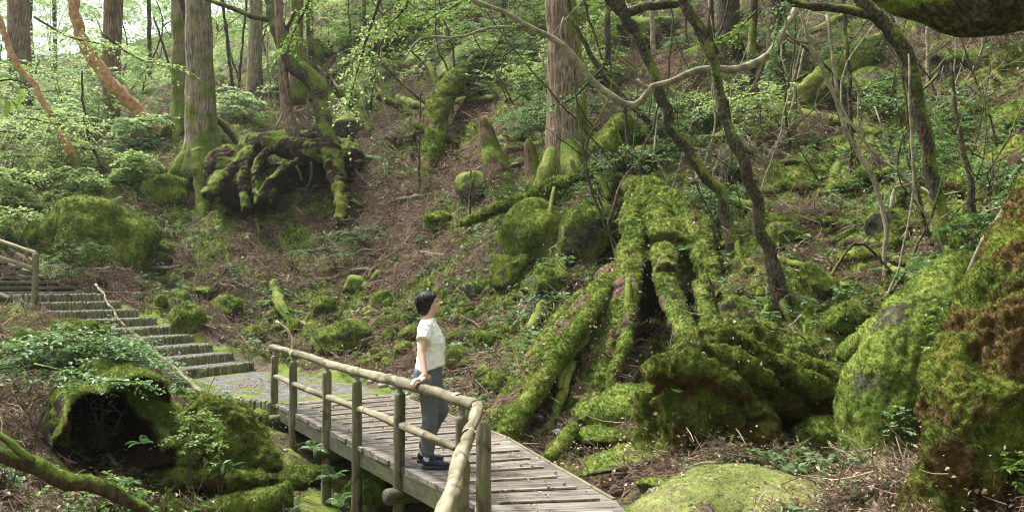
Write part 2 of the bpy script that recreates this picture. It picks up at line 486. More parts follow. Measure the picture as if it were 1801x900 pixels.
M['hollow_shade'] = mat_mossy('hollow_shade_humus', [(.35, (.004, .003, .002)), (.5, (.011, .008, .005)), (.66, (.028, .020, .013))], 'soil')  # rotten wood taken near black; the hollows' shade is put into this colour
M['pale_rock'] = mat_mossy('pale_pebble', [(.36, (.10, .092, .08)), (.5, (.24, .225, .20)), (.66, (.42, .40, .36))], 'rock')
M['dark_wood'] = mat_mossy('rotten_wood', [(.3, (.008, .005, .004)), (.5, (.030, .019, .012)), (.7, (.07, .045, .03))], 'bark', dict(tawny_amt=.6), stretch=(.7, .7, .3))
M['shaggy'] = mat_mossy('shaggy_moss', [(.3, (.03, .018, .008)), (.5, (.10, .06, .025)), (.7, (.19, .13, .05))], 'soil', dict(dark=(.018, .030, .005), mid=(.070, .105, .015), lite=(.155, .205, .032), tawny=(.12, .075, .022), tawny_amt=.75))
M['cedar'] = mat_mossy('cedar_bark', [(.36, (.035, .022, .014)), (.48, (.135, .095, .066)), (.62, (.28, .215, .155))], 'bark', dict(tawny_amt=.5))
M['pale_cedar'] = mat_mossy('pale_cedar_bark', [(.36, (.055, .045, .030)), (.48, (.17, .140, .095)), (.62, (.33, .28, .20))], 'bark', dict(tawny_amt=.5))
M['bark'] = mat_mossy('dark_bark', [(.36, (.012, .010, .007)), (.5, (.046, .037, .026)), (.64, (.125, .104, .075))], 'bark', dict(tawny_amt=.4), stretch=(1, 1, .5))
M['pale_bark'] = mat_mossy('pale_bark', [(.36, (.085, .07, .045)), (.5, (.22, .19, .13)), (.64, (.40, .36, .28))], 'rock', dict(tawny_amt=.3))
M['orange_bark'] = mat_mossy('orange_bark', [(.34, (.13, .065, .035)), (.48, (.36, .19, .095)), (.62, (.55, .36, .22))], 'rock', dict(tawny_amt=.3))

def mat_leaf(name, c0, c1, transl=.4, rough=.5, spec=.35):
    b = NB(name)
    n = b.noise(b.pos(), 1.3, 2)
    c = b.mix(b.math('ADD', b.math('MULTIPLY', b.attr("lv"), .7), b.math('MULTIPLY', n, .3)), c0, c1)
    return b.bsdf(c, rough, spec, None, transl, b.mix(.5, c, (.30, .36, .05), 'MULTIPLY') if False else c)
M['leaf_fresh'] = mat_leaf('fresh_leaf', (.10, .19, .025), (.27, .38, .08))
M['leaf_blue'] = mat_leaf('blue_green_leaf', (.075, .16, .045), (.21, .33, .115), rough=.45, spec=.35)
M['leaf_dark'] = mat_leaf('dark_leaf', (.030, .075, .014), (.10, .19, .04), .35, .45, .35)
M['leaf_pale'] = mat_leaf('pale_leaf', (.20, .31, .08), (.42, .52, .20), .5, .5, .35)
M['fern'] = mat_leaf('fern_frond', (.05, .12, .03), (.16, .28, .08))
M['far_leaf'] = mat_leaf('far_leaf', (.18, .30, .10), (.42, .54, .24), .55)  # most of the distance haze is put into this pale leaf colour

def mat_flat(name, c0, c1, scale=20, rough=.8, spec=.2, bumpv=.2, stretch=(1, 1, 1), rndamt=.35):
    b = NB(name); q = b.scaled(b.objco(), stretch)
    n = b.noise(q, scale, 4, .6)
    c = b.mix(b.ramp(n, [(.3, (0, 0, 0)), (.7, (1, 1, 1))]), c0, c1)
    v = b.math('MULTIPLY_ADD', b.rnd(), rndamt, 1 - rndamt / 2)
    c = b.mix(1.0, c, b.n.new("ShaderNodeCombineColor").outputs[0], 'MULTIPLY') if False else c
    t = b.n.new("ShaderNodeHueSaturation"); b.l.new(c, t.inputs['Color']); b.l.new(v, t.inputs['Value'])
    return b.bsdf(t.outputs[0], rough, spec, b.bump(n, bumpv, .01))
def mat_timber(name, stops, algae=.4, stretch=(.06, 1, 1), axis_scale=30, warm=(.11, .12, .05)):
    """weathered timber, grain along the piece's own x"""
    b = NB(name); o = b.objco()
    off = b.n.new("ShaderNodeCombineXYZ"); r = b.math('MULTIPLY', b.rnd(), 37.0)
    for k in range(3): b.l.new(r, off.inputs[k])
    q = b.scaled(o, stretch, off.outputs[0]); q2 = b.scaled(o, (1, 1, 1), off.outputs[0])
    g = b.noise(q, axis_scale, 5, .65, .4); big = b.noise(q2, 2.3, 3)
    f = b.math('ADD', b.math('MULTIPLY', g, .7), b.math('MULTIPLY', big, .3))
    c = b.ramp(f, stops)
    al = b.ramp(b.math('ADD', b.noise(q2, 5, 4), b.math('MULTIPLY', big, .3)), [(.55, (0, 0, 0)), (.80, (algae,) * 3)])
    c = b.mix(al, c, warm)
    kn = b.ramp(b.noise(b.scaled(o, (.5, 1, 1), off.outputs[0]), 9, 4, .7, .8), [(.36, (1, 1, 1)), (.47, (0, 0, 0))])
    c = b.mix(kn, c, b.mix(.72, c, (.03, .024, .014)))
    t = b.n.new("ShaderNodeHueSaturation"); b.l.new(c, t.inputs['Color']); b.l.new(b.math('MULTIPLY_ADD', b.rnd(), .4, .8), t.inputs['Value'])
    return b.bsdf(t.outputs[0], b.math('MULTIPLY_ADD', big, .3, .55), .25, b.bump(g, .5, .008))
M['plank'] = mat_timber('weathered_plank', [(.34, (.042, .036, .030)), (.5, (.145, .125, .105)), (.66, (.28, .25, .215))], .3, warm=(.10, .10, .055))
M['batten'] = mat_timber('pale_batten', [(.3, (.14, .105, .075)), (.5, (.30, .235, .17)), (.7, (.42, .34, .26))], .2)
M['rail'] = mat_timber('peeled_log', [(.32, (.085, .070, .042)), (.5, (.20, .172, .112)), (.68, (.33, .29, .205))], .6, (.16, 1, 1), 16, (.13, .125, .05))
M['post'] = mat_timber('round_post', [(.33, (.065, .057, .036)), (.5, (.16, .140, .088)), (.68, (.28, .24, .165))], .65, (.07, 1, 1), 18, (.10, .115, .04))
M['beam'] = mat_timber('mossy_beam', [(.3, (.02, .018, .013)), (.5, (.07, .06, .045)), (.7, (.14, .125, .09))], .8, warm=(.07, .095, .02))
M['stake'] = mat_timber('palisade_stake', [(.34, (.06, .058, .036)), (.5, (.18, .172, .105)), (.66, (.33, .315, .21))], .55, (.15, 1, 1), 22, (.11, .14, .035))
M['gravel'] = mat_flat('fine_gravel', (.055, .055, .052), (.17, .17, .162), 60, .9, .15, .5)
M['path'] = mat_mossy('packed_gravel', [(.36, (.045, .043, .038)), (.5, (.105, .10, .09)), (.64, (.22, .21, .19))], 'rock', dict(tawny_amt=.7))
M['stone'] = mat_flat('pale_stone', (.17, .15, .13), (.42, .39, .35), 9, .85, .2, .3, rndamt=.6)
M['steel'] = mat_flat('galvanised_steel', (.30, .31, .33), (.50, .51, .53), 30, .4, .6, .1)
M['cord'] = mat_flat('binding', (.22, .19, .13), (.34, .30, .22), 40, .8, .2, .2)

# ------------------------------------------------------------------ wording: names a repeat by the landmark it lies next to
LANDMARKS = [(176, 410, "largest rounded boulder"), (350, 250, "big pale cedar"), (992, 240, "straight brown cedar"), (500, 310, "nurse stump"), (575, 120, "S-bent curved tree"), (770, 230, "twisted snag"), (870, 270, "pointed snag"), (600, 595, "split boulder"),
             (760, 540, "person"), (620, 680, "middle of the bridge rail"), (1150, 400, "great stump's top"), (960, 640, "long leaning root"), (1240, 720, "layered root mass"), (1580, 680, "tall mossy rock"), (1720, 640, "shaggy leaning trunk"), (1300, 250, "crooked pair of trunks"),
             (1620, 280, "mossy leaning tree"), (1540, 350, "long pale vine"), (1740, 270, "two thick fallen logs"), (1470, 120, "fallen mossy slab"), (930, 400, "tall mossy block"), (960, 335, "thin sagging log"), (330, 560, "domed stone by the steps"), (250, 520, "upper log steps"), (480, 610, "start of the bridge rail"),
             (1100, 150, "sag of the pale bare limb"), (1300, 110, "broad dark trunk"), (700, 400, "bare brown slope"), (600, 460, "feathery shrub"), (200, 230, "forked brown trunk"), (1430, 640, "low boulder by the root mass"), (1400, 390, "long level log"), (850, 80, "dark outcrop by the twisted snag"), (680, 60, "log under the ferns"), (1680, 90, "overhead bough"), (1440, 500, "upright rock under the vines"), (820, 690, "bend of the bridge rail"), (30, 300, "left edge leaning stem")]
_said = set()
def say(heads, px, py, tail=""):
    order = sorted(LANDMARKS, key=lambda l: (l[0] - px) ** 2 + (l[1] - py) ** 2)
    for near in order[:14]:
        dx, dy = px - near[0], py - near[1]; d = math.hypot(dx, dy)
        dist = "just " if d < 45 else ("" if d < 110 else "well ")
        if abs(dx) > 2 * abs(dy): rel = "right of" if dx > 0 else "left of"
        elif abs(dy) > 2 * abs(dx): rel = "below" if dy > 0 else "above"
        else: rel = ("below and " if dy > 0 else "above and ") + ("right of" if dx > 0 else "left of")
        for h in heads:
            t = f"{h} {dist}{rel} the {near[2]}{tail}"
            if t not in _said and len(t.split()) <= 16:
                _said.add(t); return t
    return heads[0]
# ------------------------------------------------------------------ the ground
gV, gF, gM = make_ground()
tag(obj("forest_floor", gV, gF, M['ground'], attrs={"moss": gM}), "leaf litter and moss covered hillside", kind="structure")

# ------------------------------------------------------------------ footbridge
def align(o, p0, p1, roll=0.0):
    d = Vector(p1) - Vector(p0)
    o.location = p0
    o.rotation_mode = 'QUATERNION'
    o.rotation_quaternion = d.to_track_quat('X', 'Z')
    return o

_log_seed = [0]
def log_obj(name, p0, p1, r, mat, parent, r1=None, nseg=20, knob=.006, cham=.35, bend=0.0):
    """a round timber along its own x axis with chamfered ends and slight irregularity"""
    _log_seed[0] += 1; sd_ = _log_seed[0]
    L = float(np.linalg.norm(np.array(p1) - np.array(p0))); r1 = r if r1 is None else r1
    k = max(5, int(L / .12))
    x = np.concatenate([[0, .0001, r * cham], np.linspace(.06, L - .06, k), [L - r1 * cham, L - .0001, L]])
    rr = np.interp(x, [0, L], [r, r1]); rr[[0, -1]] = 0.0005; rr[[1, -2]] *= (1 - cham * .6)
    th = np.linspace(0, 2 * math.pi, nseg, endpoint=False)
    X, T = np.meshgrid(x, th, indexing='ij'); R = np.repeat(rr[:, None], nseg, 1)
    q = np.stack([X * 3 + sd_ * 5.1, np.cos(T) * .8, np.sin(T) * .8], -1).reshape(-1, 3)
    R = R + (knob * fbm(q, 1, 3)).reshape(R.shape) * (R > .001)
    yo = bend * np.sin(X / L * math.pi) * ((sd_ % 3) - 1) + .35 * knob * np.sin(X * 2.1 + sd_)
    V = np.stack([X, R * np.cos(T) + yo, R * np.sin(T) + yo * .5], -1).reshape(-1, 3)
    i = np.arange(len(x) * nseg).reshape(len(x), nseg); j = np.roll(i, -1, 1)
    Fq = np.stack([i[:-1], i[1:], j[1:], j[:-1]], -1).reshape(-1, 4)
    me = mesh_data(name, V, Fq, mat); o = bpy.data.objects.new(name, me); link(o, parent)
    return align(o, p0, p1)

def slab_obj(name, corners, ztop, thick, mat, parent, cham=.004):
    """a board from four plan corners, its own x along the first edge"""
    c = np.array(corners, float); o3 = c.mean(0)
    a = math.atan2(c[1][1] - c[0][1], c[1][0] - c[0][0])
    R = np.array([[math.cos(a), math.sin(a)], [-math.sin(a), math.cos(a)]])
    l = (c - o3) @ R.T
    ins = l - np.sign(l) * cham
    V = np.vstack([np.c_[l, np.full(4, -thick)], np.c_[l, np.full(4, -cham)], np.c_[ins, np.zeros(4)]])
    Fq = [[3, 2, 1, 0], [8, 9, 10, 11]]
    for k in range(4):
        n = (k + 1) % 4
        Fq += [[k, n, n + 4, k + 4], [k + 4, n + 4, n + 8, k + 8]]
    if np.cross(l[1] - l[0], l[2] - l[1]) < 0: Fq = [f[::-1] for f in Fq]
    me = mesh_data(name, V, np.array(Fq), mat, smooth=False); o = bpy.data.objects.new(name, me); link(o, parent)
    o.location = (o3[0], o3[1], ztop); o.rotation_euler = (0, 0, a)
    return o

LA, LB, LC = np.array([-3.32, 12.5]), np.array([-.27, 6.75]), np.array([-.30, 4.3])
R_PTS = np.array([[-1.84, 13.7], [0, 9.6], [.5, 7.85], [.80, 6.9]])
def along(pts, s):
    pts = np.array(pts); d = np.concatenate([[0], np.cumsum(np.linalg.norm(np.diff(pts, axis=0), axis=1))])
    return np.array([np.interp(s * d[-1], d, pts[:, k]) for k in (0, 1)])

bridge = tag(empty("footbridge", (-1.3, 9.6, 0)), "weathered plank footbridge with peeled log railing over the gully", "footbridge")
BB = np.array([-1.3, 9.6, 0])
def in_bridge(o):
    o.location = Vector(o.location) - Vector(BB); return o
N1, N2 = 34, 13
cuts = [(along([LA, LB], k / N1), along(R_PTS, k / N1)) for k in range(N1 + 1)]
cuts += [(along([LB, LC], k / N2), along([R_PTS[-1], [1.05, 4.3]], k / N2)) for k in range(1, N2 + 1)]
rr = random.Random(3)
for k in range(len(cuts) - 1):
    (l0, r0), (l1, r1) = cuts[k], cuts[k + 1]
    u0, u1 = nrm(l1 - l0), nrm(r1 - r0); g = .004
    e0, e1 = rr.uniform(-.012, .012), rr.uniform(-.010, .010)
    ac = nrm(r0 - l0)
    in_bridge(slab_obj("plank", [l1 - u0 * g + ac * e0, r1 - u1 * g + ac * e1, r0 + u1 * g + ac * e1, l0 + u0 * g + ac * e0], rr.uniform(-.004, .003), .045, M['plank'], bridge))
    if k % 2 == 1:      # anti-slip battens, nailed over every second joint
        a, b = l1 + (r1 - l1) * rr.uniform(.13, .2), l1 + (r1 - l1) * rr.uniform(.86, .92)
        w = nrm(l1 - l0) * .014
        in_bridge(slab_obj("batten", [a + w, b + w, b - w, a - w], .020, .016, M['batten'], bridge, .003))
for s0 in np.linspace(0, 1, 6)[:-1]:     # pale kerb strip on the far edge, in lengths
    a, b = along(R_PTS, s0 + .002), along(R_PTS, s0 + .198)
    n = nrm(np.array([-(b - a)[1], (b - a)[0]]))
    in_bridge(slab_obj("edge_strip", [a + n * .006, b + n * .006, b - n * .026, a - n * .026], .012, .075, M['rail'], bridge, .003))
def beam(a, b, off, w, z0, h):
    u = nrm(b - a); n = np.array([-u[1], u[0]]) * off
    a, b = a + n, b + n; m = np.array([-u[1], u[0]]) * w / 2
    return in_bridge(slab_obj("beam", [a + m, b + m, b - m, a - m], z0, h, M['beam'], bridge, .006))
beam(LA, LB, .05, .09, -.050, .16); beam(LB, LC, .07, .09, -.052, .16)
for (a, b) in zip(R_PTS[:-1], R_PTS[1:]): beam(a, b, -.10, .09, -.052, .15)
mid = [(LA + R_PTS[0]) / 2, (LB + R_PTS[-1]) / 2]; beam(mid[0], mid[1], 0, .12, -.054, .18)

def on_left(y):
    return np.array([LA[0] + (LA[1] - y) * (LB[0] - LA[0]) / (LA[1] - LB[1]), y]) if y > LB[1] else np.array([-.27 + (y - LB[1]) * .012, y])
RAIL_Z, LOW_Z = .755, .375
post_y = [12.55, 11.62, 10.26, 9.28, 8.19, 6.98, 5.06]
gap_n = nrm(np.array([-(LB - LA)[1], (LB - LA)[0]])) * .02
for k, y in enumerate(post_y):
    p = on_left(y); foot = float(gz(p[0], p[1])[0]) - .25
    top = .665 if k != 5 else .63
    po = in_bridge(log_obj("post", (p[0], p[1], foot), (p[0], p[1], top), .055, M['post'], bridge, .051, knob=.008))
    br = log_obj("bracket", (0, 0, 0), (RAIL_Z - top + .01, 0, 0), .011, M['steel'], po, nseg=8, knob=0)
    br.location = (top - foot - .01, 0, 0); br.rotation_quaternion = (1, 0, 0, 0)
    pl = log_obj("bolt", (0, 0, 0), (.014, 0, 0), .028, M['steel'], po, nseg=10, knob=0)
    pl.location = (top - foot - .004, 0, 0); pl.rotation_quaternion = (1, 0, 0, 0)
p = np.array([-.205, 6.42]); foot = float(gz(*p)[0]) - .2
in_bridge(log_obj("post", (*p, foot), (*p, .66), .058, M['post'], bridge, .054, knob=.005))
# top rail in jointed lengths
rail_pts = [np.array([*on_left(y), RAIL_Z + dz]) for y, dz in ((12.72, .02), (10.26, .0), (8.19, .012), (6.74, -.012))]
for k in range(3):
    a, b = rail_pts[k], rail_pts[k + 1]
    in_bridge(log_obj("top_rail", a, b + (b - a) * .006, .043 + .002 * k, M['rail'], bridge, .045 + .002 * k, knob=.011, bend=.012, cham=.25))
near_pts = [np.array([-.262, 6.79, .742]), np.array([-.262, 5.40, .752]), np.array([-.262, 4.20, .745]), np.array([-.27, 3.2, .74])]
for k in range(3):
    a, b = near_pts[k], near_pts[k + 1]
    in_bridge(log_obj("top_rail", a, b, .039, M['rail'], bridge, .038, knob=.014, bend=.008, cham=.25, nseg=28))
# cord bindings at the joints
for a, d in ((rail_pts[1], LB - LA), (rail_pts[2], LB - LA), (on_left(11.62), LB - LA), (on_left(9.28), LB - LA), (near_pts[1], LC - LB), (on_left(7.05), LB - LA)):
    a = np.array([a[0], a[1], a[2] if len(a) > 2 else RAIL_Z + .006]); u = np.array([*nrm(np.array(d)), 0]) * .022
    in_bridge(log_obj("binding", a - u * .7, a + u * .7, .044 if a[1] > 6 else .041, M['cord'], bridge, knob=.003, cham=.2))
low = [on_left(y) for y in post_y]
for k in range(6):
    a, b = np.array([*low[k], LOW_Z]), np.array([*low[k + 1], LOW_Z]); u = nrm(b - a) * .05
    in_bridge(log_obj("lower_rail", a + u, b - u, .035, M['rail'], bridge, .037, knob=.010, bend=.008))
a, b = np.array([*low[6], .33]), np.array([-.28, 3.4, .33])
in_bridge(log_obj("lower_rail", a - (b - a) * .03, b, .055, M['rail'], bridge, knob=.008))
for y, z in ((10.26, -.26), (8.19, -.27), (12.3, -.2), (6.3, -.25)):     # log cross bearers
    p = on_left(y); u = np.array([.88, .47]) if y > 6.7 else np.array([1, .08]); u = nrm(u)
    a, b = p - u * .16 + gap_n, p + u * 1.7
    in_bridge(log_obj("bearer", (*a, z), (*b, z), .075, M['beam'], bridge, knob=.012))

# ------------------------------------------------------------------ landing and log steps
path_poly = np.array([[-3.36, 12.46], [-1.86, 13.72], [-2.6, 15.0], [-3.9, 16.6], [-5.0, 17.45], [-5.93, 15.75], [-5.2, 14.35], [-4.2, 13.15]])
ring_ = np.vstack([path_poly[k] + (path_poly[(k + 1) % 8] - path_poly[k]) * t for k in range(8) for t in np.linspace(0, 1, 14, endpoint=False)[:, None]])
nb_, nr_ = len(ring_), 22
cen_ = path_poly.mean(0); tt_ = np.linspace(.02, 1, nr_)
pv = np.vstack([cen_ + (ring_ - cen_) * t for t in tt_]); pe = np.repeat(1 - tt_, nb_)
pz = -.012 + .012 * fbm(np.c_[pv, 0 * pe], 3, 4) * np.minimum(1, pe * 6)
pm = np.clip(.95 * np.exp(-pe / .07) + .20 + .55 * fbm(np.c_[pv, 0 * pe], 1.3, 4, off=3) + .35 * sstep(.9, .2, np.hypot(pv[:, 0] + 2.5, pv[:, 1] - 13.3)), -1, 1)
pv = np.vstack([np.c_[pv, pz], np.c_[ring_, np.full(nb_, -.45)]]); pm = np.concatenate([pm, np.zeros(nb_)])
i_ = np.arange((nr_ + 1) * nb_).reshape(nr_ + 1, nb_); j_ = np.roll(i_, -1, 1)
pf = [np.stack([i_[:-1], i_[1:], j_[1:], j_[:-1]], -1).reshape(-1, 4), i_[0][None, :]]
me = mesh_data("path", pv, pf, M['path'], {"moss": pm})
path_o = link(bpy.data.objects.new("path", me)); tag(path_o, "grey gravel landing between the footbridge and the log steps", kind="structure")

_stake_meshes = []
for k in range(6):
    th = np.linspace(0, 2 * math.pi, 9, endpoint=False); rg = np.random.default_rng(k)
    rad = .044 * (1 + rg.uniform(-.1, .1, 9))
    rows = [(0, 1.0), (.40, 1.0), (.432, .82), (.436, .02)]
    V = np.vstack([np.c_[np.full(9, x), rad * s * np.cos(th), rad * s * np.sin(th)] for x, s in rows])
    i = np.arange(36).reshape(4, 9); j = np.roll(i, -1, 1)
    _stake_meshes.append(mesh_data("stake", V, np.stack([i[:-1], i[1:], j[1:], j[:-1]], -1).reshape(-1, 4), M['stake']))
srnd = random.Random(5)
def stake(x, y, ztop, parent, base=(0, 0, 0), h=None):
    o = bpy.data.objects.new("stake", srnd.choice(_stake_meshes)); link(o, parent)
    s = (h or .436) / .436
    o.location = (x - base[0], y - base[1], ztop - (h or .436) + srnd.uniform(-.015, .012) - base[2])
    o.rotation_euler = (srnd.uniform(-.04, .04), -math.pi / 2 + srnd.uniform(-.04, .04), srnd.uniform(0, 6)); o.rotation_euler = Matrix.Rotation(srnd.uniform(0, 6.28), 4, 'Z').to_euler() if False else o.rotation_euler
    o.scale = (s, 1, 1)
    return o
for a, b in zip(path_poly[[5, 6, 7]], path_poly[[6, 7, 0]]):
    n = int(np.linalg.norm(b - a) / .088)
    for k in range(n):
        q = a + (b - a) * (k + .5) / n; stake(q[0], q[1], .03, path_o)
n = int(np.linalg.norm(path_poly[4] - path_poly[3]) / .09)

sb = np.array([*(stair_R(1) + stair_L(1)) / 2, 0.0])
stairs = tag(empty("log_steps", sb), "flight of mossy palisade log steps climbing left from the bridge landing", "steps")
for k in range(1, 10):
    z = .165 * k
    r, l = stair_R(k), stair_L(k)
    c, d = l + STAIR_UP * .60, r + STAIR_UP * .60
    st = slab_obj("step", [l + STAIR_UP * .04, r + STAIR_UP * .04, d, c], z - .006, .5, M['path'], stairs, .003)
    st.location = Vector(st.location) - Vector(sb)
    inv = (Vector(st.location), st.rotation_euler.z)
    def in_step(q, zt, h=None):
        dx, dy = q[0] - sb[0] - inv[0].x, q[1] - sb[1] - inv[0].y; ca, sa = math.cos(-inv[1]), math.sin(-inv[1])
        o = stake(ca * dx - sa * dy, sa * dx + ca * dy, zt - sb[2] - inv[0].z, st, h=h)
    n = 20
    for i in range(n): in_step(r + (l - r) * (i + .5) / n, z)
    for i in range(1, 6): in_step(l + STAIR_UP * (.09 * i) + STAIR_ACROSS * .01, z - .01, .62)
# ------------------------------------------------------------------ wooden stair with handrail, far left
wb = np.array([*(stair_R(9) + stair_L(9)) / 2, 1.4])
wst = tag(empty("wooden_stairs", wb), "wooden plank stairs with a log handrail at the left edge, above the log steps", "stairs")
def in_w(o): o.location = Vector(o.location) - Vector(wb); return o
UP2 = nrm(np.array([-.97, .24]))
for k in range(12):
    z = 1.52 + .115 * k
    r = stair_R(9) + STAIR_UP * .45 + UP2 * .36 * k; l = stair_L(9) + STAIR_UP * .4 + UP2 * .33 * k
    in_w(slab_obj("tread", [l, r, r + UP2 * .26, l + UP2 * .26], z, .06, M['plank'], wst))
    for i in range(3):
        q = l + UP2 * (.05 + .11 * i) + STAIR_ACROSS * .015
        in_w(log_obj("bearer", (q[0], q[1], z - .075), (q[0] - STAIR_ACROSS[0] * .5, q[1] - STAIR_ACROSS[1] * .5, z - .075), .04, M['beam'], wst, nseg=8)) if i == 0 else None
for s in (0, 1):
    f = (stair_L(9) if s == 0 else stair_R(9)) + STAIR_UP * .4
    a, b = f, f + UP2 * .345 * 12; n = STAIR_ACROSS * (.02 if s == 0 else -.02)
    in_w(log_obj("stringer", (*(a + n), 1.36), (*(b + n), 1.36 + 1.4), .07, M['beam'], wst))
pp = at(61, 545, 17.45); top = at(62, 445, 17.45)[2]
in_w(log_obj("post", (pp[0], pp[1], pp[2] - .25), (pp[0], pp[1], top), .062, M['post'], wst))
q2 = at(-150, 372, 17.9)
in_w(log_obj("top_rail", at(64, 446, 17.45), q2, .045, M['rail'], wst, knob=.008))
in_w(log_obj("lower_rail", at(60, 473, 17.42), at(-150, 402, 17.9), .043, M['rail'], wst, knob=.008))
in_w(log_obj("post", (q2[0] + .15, q2[1], 1.2), (q2[0] + .15, q2[1], q2[2] - .05), .062, M['post'], wst))
# ------------------------------------------------------------------ growth helpers
def W(px, py, Y=None):
    return ground(px, py) if Y is None else at(px, py, Y)

def moss_attr(V, N, a=.5, up=.35, nz=.5, scale=2.0, side=0.0, base=0.0, z0=0.0, h=1.0):
    m = a + up * N[:, 2] + nz * fbm(V, scale, 4, off=5.5) + side * N[:, 0]
    if base: m = m + base * np.exp(-np.maximum(V[:, 2] - z0, 0) / h)
    return np.clip(m, 0, 1)

def tri_mesh_points(V, Fs, n, rng):
    tris = []
    for f in Fs:
        if not len(f): continue
        if f.shape[1] == 4: tris += [f[:, [0, 1, 2]], f[:, [0, 2, 3]]]
        else: tris.append(f)
    T = np.vstack(tris)
    cr = np.cross(V[T[:, 1]] - V[T[:, 0]], V[T[:, 2]] - V[T[:, 0]]); A = np.linalg.norm(cr, axis=1)
    k = rng.choice(len(T), n, p=A / A.sum())
    u, v = rng.random(n), rng.random(n); s = u + v > 1; u[s], v[s] = 1 - u[s], 1 - v[s]
    w = np.stack([1 - u - v, u, v], -1)
    return (V[T[k]] * w[..., None]).sum(1), nrm(cr[k]), T[k], w, A.sum()

# instanced "stuff": points carrying a rotation and a scale, a handful of source clumps
def euler_from(Zd, spin):
    Z = nrm(Zd); ref = np.where(np.abs(Z[:, 2:3]) > .9, np.array([[1., 0, 0]]), np.array([[0, 0, 1.]]))
    X = nrm(np.cross(ref, Z)); Y = np.cross(Z, X)
    c, s = np.cos(spin)[:, None], np.sin(spin)[:, None]
    X, Y = X * c + Y * s, -X * s + Y * c
    ey = np.arcsin(np.clip(-X[:, 2], -1, 1)); ex = np.arctan2(Y[:, 2], Z[:, 2]); ez = np.arctan2(X[:, 1], X[:, 0])
    return np.stack([ex, ey, ez], -1)

_scatter_groups = {}
def scatter_group(key, meshes):
    if key in _scatter_groups: return _scatter_groups[key]
    c = bpy.data.collections.new(key)
    for me in meshes: c.objects.link(bpy.data.objects.new(me.name, me))
    ng = bpy.data.node_groups.new(key, 'GeometryNodeTree')
    ng.interface.new_socket("Geometry", in_out='INPUT', socket_type='NodeSocketGeometry')
    ng.interface.new_socket("Geometry", in_out='OUTPUT', socket_type='NodeSocketGeometry')
    n, l = ng.nodes, ng.links
    gi, go = n.new("NodeGroupInput"), n.new("NodeGroupOutput")
    ci = n.new("GeometryNodeCollectionInfo"); ci.inputs['Collection'].default_value = c
    ci.inputs['Separate Children'].default_value = True; ci.inputs['Reset Children'].default_value = True
    ip = n.new("GeometryNodeInstanceOnPoints"); ip.inputs['Pick Instance'].default_value = True
    l.new(gi.outputs[0], ip.inputs['Points']); l.new(ci.outputs[0], ip.inputs['Instance'])
    a = n.new("GeometryNodeInputNamedAttribute"); a.data_type = 'FLOAT_VECTOR'; a.inputs['Name'].default_value = "rot"
    e = n.new("FunctionNodeEulerToRotation"); l.new(a.outputs[0], e.inputs[0]); l.new(e.outputs[0], ip.inputs['Rotation'])
    b = n.new("GeometryNodeInputNamedAttribute"); b.data_type = 'FLOAT_VECTOR'; b.inputs['Name'].default_value = "scl"
    l.new(b.outputs[0], ip.inputs['Scale'])
    r = n.new("FunctionNodeRandomValue"); r.data_type = 'INT'
    [s for s in r.inputs if s.name == 'Max' and s.type == 'INT'][0].default_value = len(meshes) - 1
    l.new([s for s in r.outputs if s.type == 'INT'][0], ip.inputs['Instance Index'])
    l.new(ip.outputs[0], go.inputs[0])
    _scatter_groups[key] = ng
    return ng

def scatter(name, P_, Zd, scl, ng, parent=None, base=None, label=None, spin=None):
    b = np.zeros(3) if base is None else np.asarray(base, float)
    n = len(P_)
    rng = np.random.default_rng(n + 5)
    rot = euler_from(Zd, rng.uniform(0, 6.28, n) if spin is None else spin)
    scl = np.asarray(scl); scl = np.repeat(scl[:, None], 3, 1) if scl.ndim == 1 else scl
    me = mesh_data(name, P_ - b, [], None, {"rot": rot, "scl": scl})
    o = bpy.data.objects.new(name, me); link(o, parent)
    if parent is None: o.location = b
    md = o.modifiers.new("scatter", 'NODES'); md.node_group = ng
    return tag(o, label, kind="stuff")

def tuft_meshes(n, seed, mat, blades=12, h=1.0, spread=.55, w=.10):
    out = []
    for q in range(n):
        rng = np.random.default_rng(seed + q)
        a = rng.uniform(0, 6.28, blades); r = rng.uniform(0, spread, blades); tilt = rng.uniform(.1, 1.0, blades); L = h * rng.uniform(.5, 1.1, blades)
        b = np.stack([r * np.cos(a), r * np.sin(a), -.15 * np.ones(blades)], -1)
        a2 = a + rng.normal(0, .6, blades)
        d = np.stack([np.cos(a2) * np.sin(tilt), np.sin(a2) * np.sin(tilt), np.cos(tilt)], -1)
        s = np.stack([-np.sin(a2), np.cos(a2), 0 * a2], -1) * w
        m = b + d * L[:, None] * .55; t = b + d * L[:, None] * 1.0 - np.array([0, 0, .12]) * L[:, None]
        V = np.stack([b - s * .6, b + s * .6, m + s, m - s, t], 1).reshape(-1, 3)
        i = np.arange(blades) * 5
        f4 = np.stack([i, i + 1, i + 2, i + 3], -1); f3 = np.stack([i + 3, i + 2, i + 4], -1)
        lv = np.repeat(rng.random(blades), 5)
        out.append(mesh_data("moss_tuft", V, [f3, f4], mat, {"lv": lv}))
    return out
def mat_tuft(name, stops):
    b = NB(name); p = b.pos()
    n = b.math('ADD', b.math('MULTIPLY', b.noise(p, 2.2, 3), .45), b.math('ADD', b.math('MULTIPLY', b.noise(p, 19, 3), .35), b.math('MULTIPLY', b.attr("lv"), .22)))
    return b.bsdf(b.ramp(n, stops), .8, .15, None, .45)
M['tuft'] = mat_tuft('moss_shoots', [(.38, (.040, .072, .011)), (.50, (.138, .183, .034)), (.62, (.305, .36, .082))])
M['tuft_brown'] = mat_tuft('tawny_moss_shoots', [(.37, (.040, .050, .012)), (.45, (.12, .105, .026)), (.52, (.115, .155, .024)), (.63, (.235, .32, .050))])
